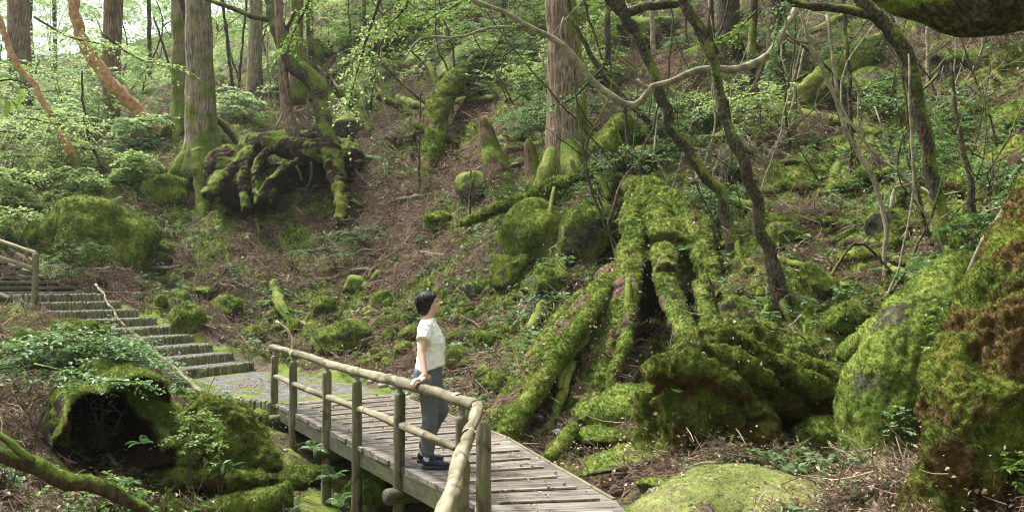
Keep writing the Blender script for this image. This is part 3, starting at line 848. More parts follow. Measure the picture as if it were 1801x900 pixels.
M['tuft_rust'] = mat_tuft('rusty_moss_shoots', [(.36, (.030, .024, .008)), (.47, (.085, .062, .020)), (.56, (.13, .098, .030)), (.66, (.13, .14, .028))])
TUFT = scatter_group("moss_shoots", tuft_meshes(4, 100, M['tuft']))
TUFT_B = scatter_group("tawny_moss_shoots", tuft_meshes(4, 130, M['tuft_brown'], spread=.5))

M['tuft_pale'] = mat_tuft('pale_moss_shoots', [(.38, (.080, .095, .024)), (.50, (.19, .215, .065)), (.62, (.33, .35, .13))])
TUFT_P = scatter_group("pale_moss_shoots", tuft_meshes(4, 170, M['tuft_pale']))
LEGS = []
TUFT_R = scatter_group("rusty_moss_shoots", tuft_meshes(4, 150, M['tuft_rust'], spread=.5))

def tufts(parent, base, V, Fs, moss, per_m2, size, ng=None, jitter=.35, seed=1, droop=.25, lo=.5, hi=9, name='moss'):
    rng = np.random.default_rng(seed)
    _, _, _, _, A = tri_mesh_points(V, Fs, 1, rng)
    n = int(A * per_m2)
    p, nn, T, w, _ = tri_mesh_points(V, Fs, n, rng)
    m = (moss[T] * w).sum(1) + rng.normal(0, .12, n)
    vis = (nn * (p - np.array([0, 0, CAM_Z]))).sum(1) / np.linalg.norm(p, axis=1) < .35      # skip the far side
    k = (m > lo) & (m < hi) & vis
    p, nn = p[k], nn[k]
    z = nn + rng.normal(0, jitter, p.shape) - np.array([0, 0, droop]) * (nn[:, 2:3] < .3)
    s = size * .62 * rng.uniform(.5, 1.5, len(p))
    return scatter(name, p, z, s, ng or TUFT, parent, base)

def rock_shape(seed, sub=4, cuts=5, amp=.3):
    rng = np.random.default_rng(seed)
    V, Fc = ico(sub)
    V = V * (1 + amp * fbm(V, .9, 2, off=seed * 3.7))[:, None]
    for _ in range(cuts):
        n = nrm(rng.normal(size=3)); h = rng.uniform(.62, .88)
        d = V @ n; e = np.maximum(d - h, 0)
        V = V - n * (e * .85)[:, None]
    return V, Fc

def rock(px, pyb, w, h, label, seed, group=None, moss=.75, cat="boulder", name="mossy_rock", sub=4, dr=.9, Y=None, cuts=5, mat='rock', lumps=1.0, up=.35, tuft=None, rz=None, brown=False):
    g = ground(px, pyb) if Y is None else at(px, pyb, Y)
    Yc = g[1]; wm = w * Yc / F_PX
    Yc = g[1] + .30 * wm * dr; wm = w * Yc / F_PX; hm = h * Yc / F_PX
    top, bot = at(px, pyb - h, Yc), at(px, pyb, Yc)
    zc = bot[2] + .42 * hm; rzv = top[2] - zc
    V, Fc = rock_shape(seed, sub, cuts + (3 if sub == 3 else (-5 if sub == 5 else 1)), .38 if sub == 3 else .3)
    a = np.random.default_rng(seed + 900).uniform(-.5, .5) if rz is None else rz
    ext = np.abs(V).max(0)
    V = V / np.array([V[:, 0].max() - V[:, 0].min(), V[:, 1].max() - V[:, 1].min(), 1]) * np.array([2, 2, 1]) / np.array([1, 1, V[:, 2].max()])
    ca, sa = math.cos(a), math.sin(a)
    V = V * np.array([.5 * wm, .5 * wm * dr, rzv])
    V[:, 2] = np.where(V[:, 2] < 0, V[:, 2] * max(1.0, (.42 * hm + .25 * wm) / max(rzv, .01)), V[:, 2])
    V = np.stack([V[:, 0], V[:, 1], V[:, 2]], -1)
    V = V + np.array([bot[0], Yc, zc])
    N = vnormals(V, Fc); s = wm
    V = V + N * (lumps * (.05 * min(s, 1.2) * fbm(V, 3.0 / min(s, 1.5), 3, off=seed) + .018 * min(s, .8) * fbm(V, 11.0, 3, off=seed + 4)))[:, None]
    N = vnormals(V, Fc)
    m = moss_attr(V, N, moss - .14, up + .26, .6, 2.2)
    b = np.array([bot[0], Yc, bot[2]])
    o = obj(name, V, Fc, M[mat], None, b, {"moss": m})
    tag(o, label, cat, group)
    if tuft: tufts(o, b, V, [Fc], m, tuft[0], tuft[1], TUFT_B if brown else TUFT, seed=seed)
    return o

def organic(name, parts, voxel, label, cat, mat, base, seed=0, lump=(.035, 5), fine=(.012, 22), moss=(.6, .35, .5), smooth=3, tuft=None, brown=False, side=0.0, parent=None, ridge=0.0):
    V, Fs = remesh(parts, voxel, smooth)
    N = vnormals(V, Fs)
    d = lump[0] * fbm(V, lump[1], 3, off=seed) + fine[0] * fbm(V, fine[1], 2, off=seed + 3)
    if ridge: d = d + ridge * fbm(V * np.array([1, 1, .35]), 6, 3, ridged=True, off=seed)
    V = V + N * d[:, None]
    N = vnormals(V, Fs)
    m = moss_attr(V, N, *moss, side=side)
    o = obj(name, V, Fs, M[mat], parent, base, {"moss": m})
    if label: tag(o, label, cat)
    if tuft: tufts(o, base, V, Fs, m, tuft[0], tuft[1], TUFT_P if mat == 'pale_moss' else (TUFT_B if brown else TUFT), seed=seed)
    if tuft and brown: tufts(o, base, V, Fs, m, tuft[0] * .8, tuft[1] * 1.1, TUFT_R, seed=seed + 1, lo=-9, hi=.5, droop=.6, name='brown_moss')
    if name in ('leaning_root', 'mossy_mound', 'crown', 'mossy_slab', 'root_mass'): LEGS.append((o, base, V, Fs, m, name))
    return o, V, Fs, m

def px_path(pts, Y=None, dY=0.0):
    """photo-plane polyline (px, py, width px[, Y]) at its real distance -> 3-D path and radii; Y defaults to the ground under the LAST point"""
    if Y is None and len(pts[0]) < 4: Y = ground(pts[-1][0], pts[-1][1])[1]
    out, r = [], []
    n = len(pts)
    for k, q in enumerate(pts):
        y = q[3] if len(q) > 3 else Y + dY * (1 - k / max(n - 1, 1))
        out.append(at(q[0], q[1], y)); r.append(q[2] * .5 * y / F_PX)
    return np.array(out), np.array(r)

def stem(name, pts, mat, parent=None, base=None, Y=None, dY=0.0, moss=(.3, .4, .5), nseg=10, step=.12, wob=.0, lump=.01, lump_scale=6, bark=0.0, bark_k=3, bark_len=.4, seed=0, label=None, cat=None, group=None, side=0.0, basem=0.0, bh=1.0, sink=.0, tuft=None, flat=(1, 1)):
    c, r = px_path(pts, Y, dY)
    if sink: c[-1] -= np.array([0, 0, sink])
    V, Fs = tube(c, r, nseg, step, wob, 3.0, bark, bark_k, bark_len, lump, lump_scale, seed, flat)
    N = vnormals(V, Fs)
    m = moss_attr(V, N, *moss, side=side, base=basem, z0=c[-1][2], h=bh)
    b = c[-1] if base is None else base
    o = obj(name, V, Fs, M[mat], parent, b, {"moss": m})
    if label: tag(o, label, cat, group)
    if tuft: tufts(o, b, V, Fs, m, tuft[0], tuft[1], seed=seed)
    return o, c, r

TREE_W = .74
def tree(label, pts, mat, limbs=(), name="tree", cat="tree", twigs=0, roots=0, root_len=.8, Y=None, dY=0.0, group=None, seed=1, sub_name="limb", **kw):
    pts = [(q[0], q[1], q[2] * (TREE_W if q[2] > 9 else .85), *q[3:]) for q in pts]
    limbs = [[(q[0], q[1], q[2] * (TREE_W if q[2] > 9 else .85), *q[3:]) for q in lp] for lp in limbs]
    c, r = px_path(pts, Y, dY)
    b = c[-1].copy()
    root = tag(empty(name, b), label, cat, group)
    kw.setdefault('sink', .25)
    stem("trunk", pts, mat, root, b, Y, dY, seed=seed, **kw)
    kl = {k: v for k, v in kw.items() if k in ('moss', 'side', 'lump')}
    yb = b[1] if Y is None else Y
    for k, lp in enumerate(limbs):
        lk = dict(kl); lk['moss'] = (kl.get('moss', (.3, .4, .5))[0], .4, .5)
        stem(sub_name, lp, mat, root, b, yb, 0.0, nseg=8, seed=seed + k + 1, wob=.02, **lk)
    rng = np.random.default_rng(seed)
    for k in range(roots):
        a = 2 * math.pi * k / roots + rng.uniform(-.3, .3); R0 = r[-1]
        p = [b + np.array([math.cos(a) * R0 * .3, math.sin(a) * R0 * .45, R0 * .75])]
        for t in (.5, 1.0):
            q = b + np.array([math.cos(a), math.sin(a), 0]) * (R0 * .8 + root_len * t)
            z = gz(q[0], q[1])[0]; q[2] = z + (.06 if t < 1 else -.1); p.append(q)
        V, Fs = tube(p, [R0 * .5, R0 * .28, R0 * .1], 10, .1, .05, 2, lump=.03, lump_scale=4, seed=seed + k)
        N = vnormals(V, Fs)
        obj("root", V, Fs, M['deadwood'], root, b, {"moss": moss_attr(V, N, .6, .35, .5)})
    return root, c, r

# ------------------------------------------------------------------ boulders and stones
ROCKS = [
 (176, 480, 212, 132, "largest rounded boulder, thick with moss, above the log steps", 104, 1.1, 5),
 (66, 442, 50, 55, "dark mossy boulder tucked against the left flank of the largest boulder", 2, .6, 4),
 (276, 464, 54, 48, "mossy boulder just right of the largest rounded boulder", 3, .7, 4),
 (278, 352, 104, 44, "broad low mossy boulder on the slope below the big pale cedar trunk", 4, .8, 4),
 (226, 314, 40, 30, "squat mossy stone left of the broad low boulder under the cedar", 5, .75, 3),
 (320, 308, 42, 30, "mossy stone at the left foot of the big pale cedar trunk", 6, .75, 3),
 (327, 582, 66, 50, "domed mossy stone beside the log steps with a dark fern at its right", 7, .85, 4),
 (284, 543, 26, 26, "small pointed mossy stone just right of the upper log steps", 8, .85, 3),
 (312, 534, 42, 24, "flat mossy stone above the domed stone beside the steps", 9, .8, 3),
 (352, 528, 44, 24, "mossy stone under the long pale fallen branch", 10, .7, 3),
 (394, 566, 62, 48, "upright mossy stone between the log steps and a brown dead frond", 11, .7, 4),
 (446, 602, 46, 30, "low mossy stone just above the end of the bridge landing", 12, .75, 3),
 (466, 588, 38, 18, "slim flat mossy stone beyond the left end of the bridge rail", 13, .8, 3),
 (474, 606, 44, 15, "long thin mossy stone lying just above the end of the bridge rail", 14, .8, 3),
 (517, 588, 34, 30, "mossy stone above the left end of the bridge rail", 15, .75, 3),
 (603, 632, 112, 70, "split boulder with bright moss on the left and a dark overhang right", 16, .65, 5),
 (676, 552, 46, 42, "rounded mossy stone on the slope uphill from the split boulder", 17, .85, 3),
 (710, 553, 36, 22, "small mossy stone left of the person's head", 18, .8, 3),
 (622, 516, 46, 34, "mossy stone high on the slope above the split boulder", 19, .6, 3),
 (665, 500, 30, 26, "little mossy stone amid brown twigs above the rounded stone", 20, .6, 3),
 (570, 556, 42, 36, "green mossy stone on the slope left above the split boulder", 21, .8, 3),
 (690, 604, 36, 34, "mossy stone right of the dark overhang of the split boulder", 22, .8, 3),
 (678, 580, 40, 24, "mossy stone between the rounded stone and the split boulder", 23, .75, 3),
 (722, 604, 42, 34, "mossy stone close behind the back of the person", 24, .7, 3),
 (712, 636, 38, 36, "mossy stone behind the bridge rail, at the person's back", 25, .75, 3),
 (760, 512, 40, 22, "mossy stone on the slope right above the person's head", 26, .8, 3),
 (802, 610, 42, 30, "bright mossy stone in front of the person's chest", 27, .8, 3),
 (800, 640, 36, 32, "bright mossy stone in front of the person's waist", 28, .8, 3),
 (852, 615, 48, 34, "rounded mossy stone well to the right of the person", 29, .8, 3),
 (822, 656, 32, 28, "small mossy stone beyond the bend of the bridge rail", 30, .8, 3),
 (850, 670, 34, 30, "small mossy stone left of the foot of the long leaning log", 31, .8, 3),
 (874, 694, 48, 44, "dark green stone beside the foot of the long leaning log", 32, .7, 3),
 (832, 576, 40, 30, "mossy stone on the slope right of the person's face", 33, .7, 3),
 (846, 526, 52, 34, "mossy stone on the slope above and right of the person", 34, .6, 3),
 (776, 560, 30, 22, "small mossy stone just behind the person's neckline", 35, .7, 3),
 (932, 470, 130, 125, "tall block of mossy rock under the thin fallen log", 36, .75, 4),
 (1035, 460, 115, 110, "steep mossy rock face left of the great mossy stump", 37, .75, 4),
 (905, 500, 80, 55, "mossy boulder at the foot of the tall mossy block", 38, .65, 4),
 (965, 520, 70, 55, "mossy boulder left of the leaning log's upper end", 39, .7, 4),
 (845, 360, 90, 60, "mossy boulder left of the pointed snag", 40, .5, 4),
 (772, 405, 48, 34, "mossy stone at the foot of the twisted mossy snag", 41, .65, 3),
 (1445, 806, 96, 72, "rounded mossy boulder beside the tall mossy rock by the path", 42, .85, 5),
 (1468, 690, 110, 60, "sloping mossy slab behind the tall mossy rock", 44, .8, 4),
 (1292, 580, 70, 60, "mossy boulder just above the layered root mass", 45, .7, 4),
 (1335, 600, 80, 40, "mossy boulder between the layered root mass and the bare bushes", 46, .7, 4),
 (1400, 640, 95, 48, "low mossy boulder right of the layered root mass", 47, .75, 4),
 (1440, 540, 70, 80, "upright mossy stump-like rock under the hanging vines", 48, .8, 4),
 (1490, 600, 80, 70, "mossy boulder under the looping vine", 49, .75, 4),
 (1380, 440, 80, 50, "mossy boulder behind the pair of dark leaning trunks", 50, .6, 4),
 (1570, 430, 90, 60, "mossy boulder left of the mossy right-hand trunk foot", 51, .6, 4),
 (1720, 440, 110, 60, "dark mossy boulder below the thick fallen logs", 52, .6, 4),
 (1530, 330, 70, 40, "mossy stone on the slope behind the pale vines", 53, .55, 3),
 (1300, 330, 60, 34, "mossy stone on the slope between the leaning trunks", 54, .6, 3),
 (700, 640, 60, 14, "low mossy ledge behind the middle of the bridge rail", 55, .7, 3),
 (658, 912, 120, 86, "brown moss covered boulder beneath the bridge deck", 56, .55, 4),
 (540, 850, 70, 34, "flat mossy stone beside the second bridge post", 57, .8, 3),
 (450, 755, 40, 34, "mossy lump below the curved stake edging", 58, .85, 3),
 (412, 745, 54, 30, "mossy lump under the bridge landing, nearer the hollow stump", 59, .85, 3),
 (130, 600, 120, 40, "mossy bank boulder left below the log steps", 60, .8, 4),
 (50, 640, 90, 60, "mossy boulder at the left edge below the wooden stairs", 61, .75, 4),
 (320, 716, 80, 30, "mossy hump between the hollow stump and the landing", 62, .85, 3),
 (620, 250, 70, 50, "dark rock beside the nurse stump, in the bushes", 63, .45, 3),
 (810, 170, 100, 90, "dark rock outcrop at the top of the twisted snag", 64, .35, 4),
 (540, 130, 110, 60, "dark mossy outcrop among shrubs behind the curved tree", 65, .45, 4),
 (690, 110, 100, 60, "shadowed outcrop under ferns high on the slope", 66, .5, 4),
 (1140, 80, 120, 46, "dark outcrop high behind the leaning trunks", 67, .5, 4),
 (1510, 200, 150, 75, "dark rock under the fallen mossy slab", 68, .3, 4),
 (1680, 140, 120, 50, "mossy rock on the upper right slope", 69, .45, 4),
 (1090, 290, 100, 90, "bright mossy boulder right of the straight cedar", 70, .8, 4),
 (445, 870, 50, 30, "small mossy stone in front of the lumpy root mound", 71, .8, 3),
]
for (px, pyb, w, h, lab, sd_, ms, sub) in ROCKS:
    near = ground(px, pyb)[1] < 19.5
    rock(px, pyb, w, h, lab, sd_, None, ms, "boulder" if w > 60 else "stone", "mossy_rock" if w > 60 else "mossy_stone", sub, tuft=(700, .045) if near else ((220, .075) if ground(px, pyb)[1] < 29 and ms > .6 else None))

# the mossy mound and slab beside the bridge, stones of the stream bed
pass
rock(1160, 862, 74, 22, "little mossy stone in the stream bed before the root mass", 82, None, .8, "stone", "mossy_stone", 4, tuft=(900, .03))
rock(1158, 868, 38, 16, "largest pale bare stone of the stream bed", 83, None, -.5, "stone", "pale_stone", 3, cuts=8, mat="pale_rock")
rock(1200, 852, 20, 14, "small white stone against the foot of the root mass", 84, None, -.5, "stone", "pale_stone", 3, cuts=8, mat="pale_rock")
rock(1115, 846, 26, 12, "small pale stone between the tilted slab and the deck", 85, None, -.5, "stone", "pale_stone", 3, cuts=8, mat="pale_rock")
rock(1395, 890, 90, 26, "low mossy patch-covered stone at the right end of the mound", 86, None, .8, "stone", "mossy_stone", 4, dr=.8, tuft=(1500, .02))
rock(1300, 845, 60, 22, "mossy stone at the right foot of the root mass by the path", 87, None, .8, "stone", "mossy_stone", 4, tuft=(900, .03))

# more small stones spread over the slope behind the bridge, all alike
sr = np.random.default_rng(21); placed = 0
while placed < 190:
    if placed < 105: px, py = sr.uniform(455, 920), 500 + 165 * sr.random() ** .8
    else: px, py = sr.uniform(860, 1780), sr.uniform(180, 640)
    g = ground(px, py)
    if calm(g[0:1], g[1:2])[0] < .95: continue
    rock(px, py, sr.uniform(12, 38), sr.uniform(8, 20), say(["small moss capped stone", "little mossy stone", "small rounded mossy stone", "small uneven mossy stone"], px, py), 300 + placed, "small mossy stones scattered on the slope", sr.uniform(.3, .85), "stone", "mossy_stone", 3, tuft=(500, .05) if g[1] < 19 else None)
    placed += 1
# pale stones of the stream bed beyond the deck
ps = 0
while ps < 60:
    px, py = (sr.uniform(650, 760), sr.uniform(655, 705)) if ps < 34 else (sr.uniform(930, 985), sr.uniform(690, 770))
    g = ground(px, py)
    sz = sr.uniform(6, 14)
    rock(px, py, sz * 1.3, sz * .8, say(["pale rounded stream stone", "pale pebble of the dry stream", "small pale stream stone", "light grey stream pebble", "little pale cobble of the stream"], px, py), 400 + ps, "pale stones of the stream bed", -.6, "stone", "pale_stone", 2, mat='pale_rock', cuts=4)
    ps += 1
# ------------------------------------------------------------------ the layered root mass, great stump, tall rock, right-hand trunk
def T_(pts, nseg=14, step=.12, lump=.0, seed=0, flat=(1, 1), wob=0.0, **k):
    c, r = px_path(pts, **k)
    return tube(c, r, nseg, step, wob, 2.0, lump=lump, lump_scale=3, seed=seed, flat=flat)

def E_(px, py, Y, w, h, d, rot=None):
    c = at(px, py, Y); s = .5 * Y / F_PX
    return ellipsoid(c, (w * s, d * .5, h * s), 3, rot)

organic("mossy_mound", [ellipsoid(at(1310, 905, 6.95), (.80, .62, .36), 4), ellipsoid(at(1395, 930, 6.6), (.55, .55, .30), 4), ellipsoid(at(1210, 925, 6.75), (.45, .45, .22), 4)], .022,
        "broad smooth mossy mound in front, beside the bridge end", "mound", 'pale_moss', at(1300, 900, 6.6), seed=79, lump=(.05, 1.6), fine=(.006, 20), moss=(.70, .1, .45), smooth=8, tuft=(2200, .011))
b = at(1250, 835, 8.3)
organic("root_mass", [
    E_(1225, 730, 8.75, 190, 215, 1.0), E_(1285, 760, 8.85, 170, 170, .9), E_(1180, 700, 8.7, 95, 130, .8), E_(1180, 790, 8.6, 85, 110, .7), E_(1250, 800, 8.6, 190, 90, .7),
    E_(1330, 690, 9.3, 220, 110, .9), E_(1440, 700, 9.5, 110, 70, .8),
    T_([(1140, 660, 34, 8.4), (1175, 640, 44, 8.3), (1235, 650, 50, 8.3), (1300, 690, 44, 8.4), (1350, 745, 36, 8.5)]),
    T_([(1180, 628, 30, 8.6), (1230, 618, 38, 8.5), (1290, 640, 40, 8.5), (1345, 672, 30, 8.6), (1380, 690, 14, 8.7)]),
    T_([(1215, 600, 34, 8.9), (1265, 590, 44, 8.8), (1320, 620, 44, 8.8), (1400, 668, 40, 8.9), (1480, 705, 50, 9.2)]),
    T_([(1230, 575, 36, 9.4), (1300, 580, 46, 9.3), (1370, 625, 46, 9.2), (1440, 670, 50, 9.2), (1490, 720, 46, 9.3)]),
    T_([(1150, 700, 30, 8.35), (1190, 760, 40, 8.3), (1200, 840, 34, 8.25)]), T_([(1330, 730, 44, 8.5), (1345, 790, 40, 8.4), (1335, 850, 30, 8.35)]),
    T_([(1140, 690, 40, 8.6), (1135, 760, 34, 8.5), (1150, 830, 34, 8.4)]),
    T_([(1440, 720, 40, 9.2), (1480, 740, 34, 9.1), (1500, 790, 24, 8.9)]),
], .024, "great rounded root mass with layered folds under shaggy moss by the path", "root mass", 'shaggy', b, seed=3, lump=(.07, 2.6), fine=(.022, 15), moss=(.55, .6, .5), tuft=(1900, .030), brown=True, ridge=.045)

b = at(1130, 640, 12.4)
st = tag(empty("great_stump", b), "great mossy stump on splayed log-like roots with a dark hollow between", "stump")
organic("crown", [
    T_([(1105, 318, 40, 16.2), (1140, 345, 96, 15.8), (1168, 395, 112, 14.9), (1190, 440, 104, 13.9)], flat=(1, .6), lump=.05, seed=4),
    T_([(1170, 345, 44, 15.4), (1215, 395, 56, 14.6), (1242, 460, 44, 13.6), (1250, 520, 26, 12.9)], seed=5),
    T_([(1110, 370, 36, 14.9), (1112, 430, 44, 13.9), (1105, 480, 40, 13.3)], seed=6),
    T_([(1165, 440, 40, 13.7), (1172, 480, 40, 12.9)], seed=6)],
    .03, None, None, 'deadwood', b, seed=5, lump=(.06, 3.5), fine=(.02, 14), moss=(.62, .35, .55), parent=st, tuft=(500, .05), ridge=.03)
organic("leaning_root", [T_([(1085, 470, 46, 13.7), (1045, 530, 62, 12.9), (985, 600, 70, 12.1), (918, 695, 78, 11.3), (865, 780, 84, 10.7)], flat=(1, .55), lump=.03, seed=8)],
    .026, None, None, 'deadwood', b, seed=11, lump=(.045, 4), fine=(.018, 16), moss=(.36, .25, .8), parent=st, tuft=(700, .042), ridge=.03)
organic("leaning_root", [T_([(1072, 500, 22, 13.0), (1030, 560, 32, 12.1), (975, 640, 34, 11.4), (915, 725, 40, 10.7), (885, 775, 38, 10.4)], seed=9, lump=.02)],
    .024, None, None, 'deadwood', b, seed=12, lump=(.02, 5), fine=(.012, 16), moss=(.72, .3, .4), parent=st, tuft=(900, .042))
organic("leaning_root", [T_([(1020, 515, 14, 13.4), (985, 555, 20, 12.7), (935, 635, 22, 11.9), (915, 670, 18, 11.6)], seed=10)],
    .024, None, None, 'deadwood', b, seed=13, lump=(.02, 5), moss=(.72, .3, .4), parent=st, tuft=(700, .042))
organic("leaning_root", [T_([(1110, 450, 44, 13.6), (1098, 520, 58, 12.8), (1068, 620, 76, 12.0), (1034, 720, 92, 11.3), (1016, 790, 94, 11.0)], flat=(1, .55), lump=.03, seed=12),
    T_([(1118, 480, 18, 13.0), (1108, 560, 20, 12.1), (1082, 660, 24, 11.4), (1058, 740, 24, 11.0)], seed=13)],
    .026, None, None, 'deadwood', b, seed=14, lump=(.045, 4), fine=(.018, 16), moss=(.34, .25, .85), parent=st, tuft=(800, .042), ridge=.03)
organic("leaning_root", [T_([(1165, 470, 38, 13.2), (1182, 530, 42, 12.3), (1208, 590, 44, 11.5), (1235, 640, 44, 10.9)], flat=(1, .7), seed=15)],
    .026, None, None, 'deadwood', b, seed=17, lump=(.03, 5), moss=(.58, .3, .5), parent=st, tuft=(700, .042))
organic("leaning_root", [T_([(1228, 500, 24, 13.0), (1246, 560, 26, 12.1), (1262, 610, 22, 11.4)], seed=16)],
    .026, None, None, 'deadwood', b, seed=19, lump=(.03, 5), moss=(.5, .3, .5), parent=st, tuft=(600, .042))
organic("shade_core", [E_(1150, 540, 14.0, 110, 170, .7), E_(1145, 620, 13.2, 90, 110, .5), E_(1225, 560, 13.6, 60, 110, .5)], .06, None, None, 'hollow_shade', b, seed=18, moss=(-.6, .2, .4), parent=st)  # solid dark core; shade between the roots is painted in its colour
for pts, lab in (([(1105, 490, 12, 12.5), (1108, 560, 14, 12.1), (1098, 590, 8, 11.9)], None), ([(1005, 640, 16, 11.6), (985, 700, 18, 11.2), (960, 760, 14, 10.9), (935, 768, 8, 10.8)], None), ([(1035, 590, 14, 12.2), (990, 650, 15, 11.5), (985, 680, 10, 11.2)], None)):
    stem("side_root", pts, 'deadwood', st, b, moss=(.65, .3, .4), wob=.03, lump=.015)

organic("mossy_ledge", [E_(1080, 730, 10.9, 150, 60, .9), E_(1060, 770, 10.3, 130, 34, .6), E_(1130, 700, 10.9, 60, 50, .6), E_(1010, 790, 10.5, 110, 50, .7), E_(1110, 690, 11.2, 90, 34, .6)], .035,
        "mossy rock ledge between the great stump's feet and the root mass", "rock", 'rock', at(1080, 790, 10.5), seed=21, lump=(.05, 3.5), moss=(.6, .4, .5), tuft=(800, .035))

organic("mossy_slab", [T_([(1010, 838, 14, 8.2), (1050, 824, 40, 8.2), (1100, 812, 46, 8.2), (1140, 806, 40, 8.2), (1165, 804, 14, 8.2)], flat=(2.0, .42)), T_([(1030, 812, 24, 8.5), (1090, 796, 44, 8.5), (1150, 790, 26, 8.5)], flat=(2.0, .42))], .022,
        "tilted flat slab with a mossy top beside the deck edge", "slab", 'rock', at(1085, 836, 8.8), seed=22, lump=(.03, 4), fine=(.012, 16), moss=(.35, .5, .6), tuft=(1100, .026))
rm = [o for o in bpy.data.objects if o.name == 'root_mass'][0]
organic('hollow', [E_(1425, 775, 9.6, 130, 80, .4)], .04, None, None, 'hollow_shade', at(1250, 835, 8.3), seed=41, moss=(-.6, .2, .4), parent=rm)  # near-black plug under the folds; cavity shade is put into its colour
b = at(1580, 835, 7.7)
o, V_, F_, m_ = organic("tall_rock", [
    E_(1600, 700, 8.3, 180, 360, 1.0), E_(1560, 730, 8.25, 160, 270, .9), E_(1640, 620, 8.5, 110, 280, .9), E_(1540, 790, 8.15, 110, 150, .7), E_(1655, 540, 8.9, 80, 150, .8), E_(1600, 800, 8.1, 160, 120, .7),
    T_([(1690, 460, 60, 9.2), (1620, 530, 70, 8.8), (1550, 590, 60, 8.6), (1480, 625, 30, 9.0)])], .026,
    "tall mossy rock with ferns on its top beside the path", "rock", 'rock', b, seed=23, lump=(.05, 1.6), fine=(.014, 18), moss=(.60, .4, .5), tuft=(1500, .022), ridge=.03)

b = at(1740, 950, 5.6)
organic("leaning_trunk", [
    T_([(2060, 210, 250, 6.6), (1960, 330, 250, 6.3), (1885, 460, 250, 6.1), (1815, 580, 250, 5.9), (1760, 720, 250, 5.8), (1740, 800, 200, 5.8)], nseg=20),
    T_([(1720, 680, 130, 5.6), (1685, 770, 110, 5.45), (1655, 860, 95, 5.4), (1625, 960, 100, 5.4)]),
    T_([(1735, 700, 120, 5.55), (1745, 790, 70, 5.4), (1722, 860, 40, 5.3)]),
    T_([(1800, 660, 150, 5.8), (1810, 800, 120, 5.8), (1800, 960, 120, 5.7)]), T_([(1760, 880, 60, 5.9), (1740, 960, 90, 5.9)]),
    T_([(1690, 600, 70, 5.75), (1665, 700, 60, 5.6)])], .02,
    "leaning trunk on the right edge covered in brown and green shaggy moss", "tree", 'shaggy', b, seed=29, lump=(.06, 3.2), fine=(.018, 20), moss=(.36, .35, .8), tuft=(2600, .024), brown=True, ridge=.05, smooth=3)

# nurse stump with its curved tree
b = ground(500, 372)
Ys = b[1]
ns = tag(empty("nurse_stump", b), "old nurse stump arching over a dark hollow on mossy roots", "stump")
def S(pts, dy=0): return [(a, c, w, Ys + dy + (q[0] if q else 0)) for (a, c, w, *q) in pts]
organic("stump_body", [T_(S([(425, 258, 26, .2), (460, 252, 34, .1), (520, 262, 40, -.3), (570, 268, 46, -.3), (600, 282, 30, 0)])),
    T_(S([(455, 252, 30, .1), (420, 290, 26, -.4), (385, 325, 26, -.8), (358, 345, 18, -1.1)])), T_(S([(440, 262, 20, -.2), (428, 310, 18, -.7), (436, 372, 16, -1.3)])),
    T_(S([(470, 262, 16, -.5), (450, 300, 14, -.9), (455, 360, 14, -1.3)])), T_(S([(525, 280, 9, -.9), (490, 306, 11, -1.1), (464, 330, 12, -1.3), (455, 352, 10, -1.4)])),
    T_(S([(580, 262, 40, -.4), (592, 310, 30, -.8), (602, 355, 24, -1.3), (594, 400, 18, -1.7), (575, 425, 9, -2)])), T_(S([(505, 285, 10, -.9), (475, 325, 10, -1.2), (460, 352, 9, -1.4)])),
    T_(S([(598, 335, 14, -1.1), (625, 358, 10, -1.2), (640, 362, 5, -1.2)])), E_(510, 250, Ys + .7, 190, 34, 1.9), E_(405, 300, Ys + .7, 90, 90, 1.4), E_(435, 312, Ys + .55, 80, 100, 1.6), E_(490, 320, Ys + .9, 60, 60, 1.4), E_(415, 330, Ys - .1, 100, 70, 1.3), E_(455, 345, Ys + .0, 70, 50, 1.2), E_(610, 285, Ys + .7, 60, 80, 1.2)],
    .05, None, None, 'dark_wood', b, seed=31, lump=(.05, 3), fine=(.035, 9), moss=(.30, .42, .7), parent=ns, side=-.1, ridge=.05)
organic("hollow", [E_(532, 322, Ys + .9, 135, 88, .8), E_(445, 322, Ys + .7, 70, 80, .5)], .07, None, None, 'hollow_shade', b, seed=33, moss=(-.9, .1, .2), parent=ns)  # dark lumps behind the roots, coloured as the shade inside the stump
for k, (x0, x1, y0, y1) in enumerate(((547, 538, 285, 338), (516, 530, 285, 318))):
    stem("hanging_root", [(x0, y0, 5, Ys - .6), ((x0 + x1) / 2 + 4, (y0 + y1) / 2, 5, Ys - .7), (x1, y1, 3, Ys - .8)], 'bark', ns, b, wob=.04)

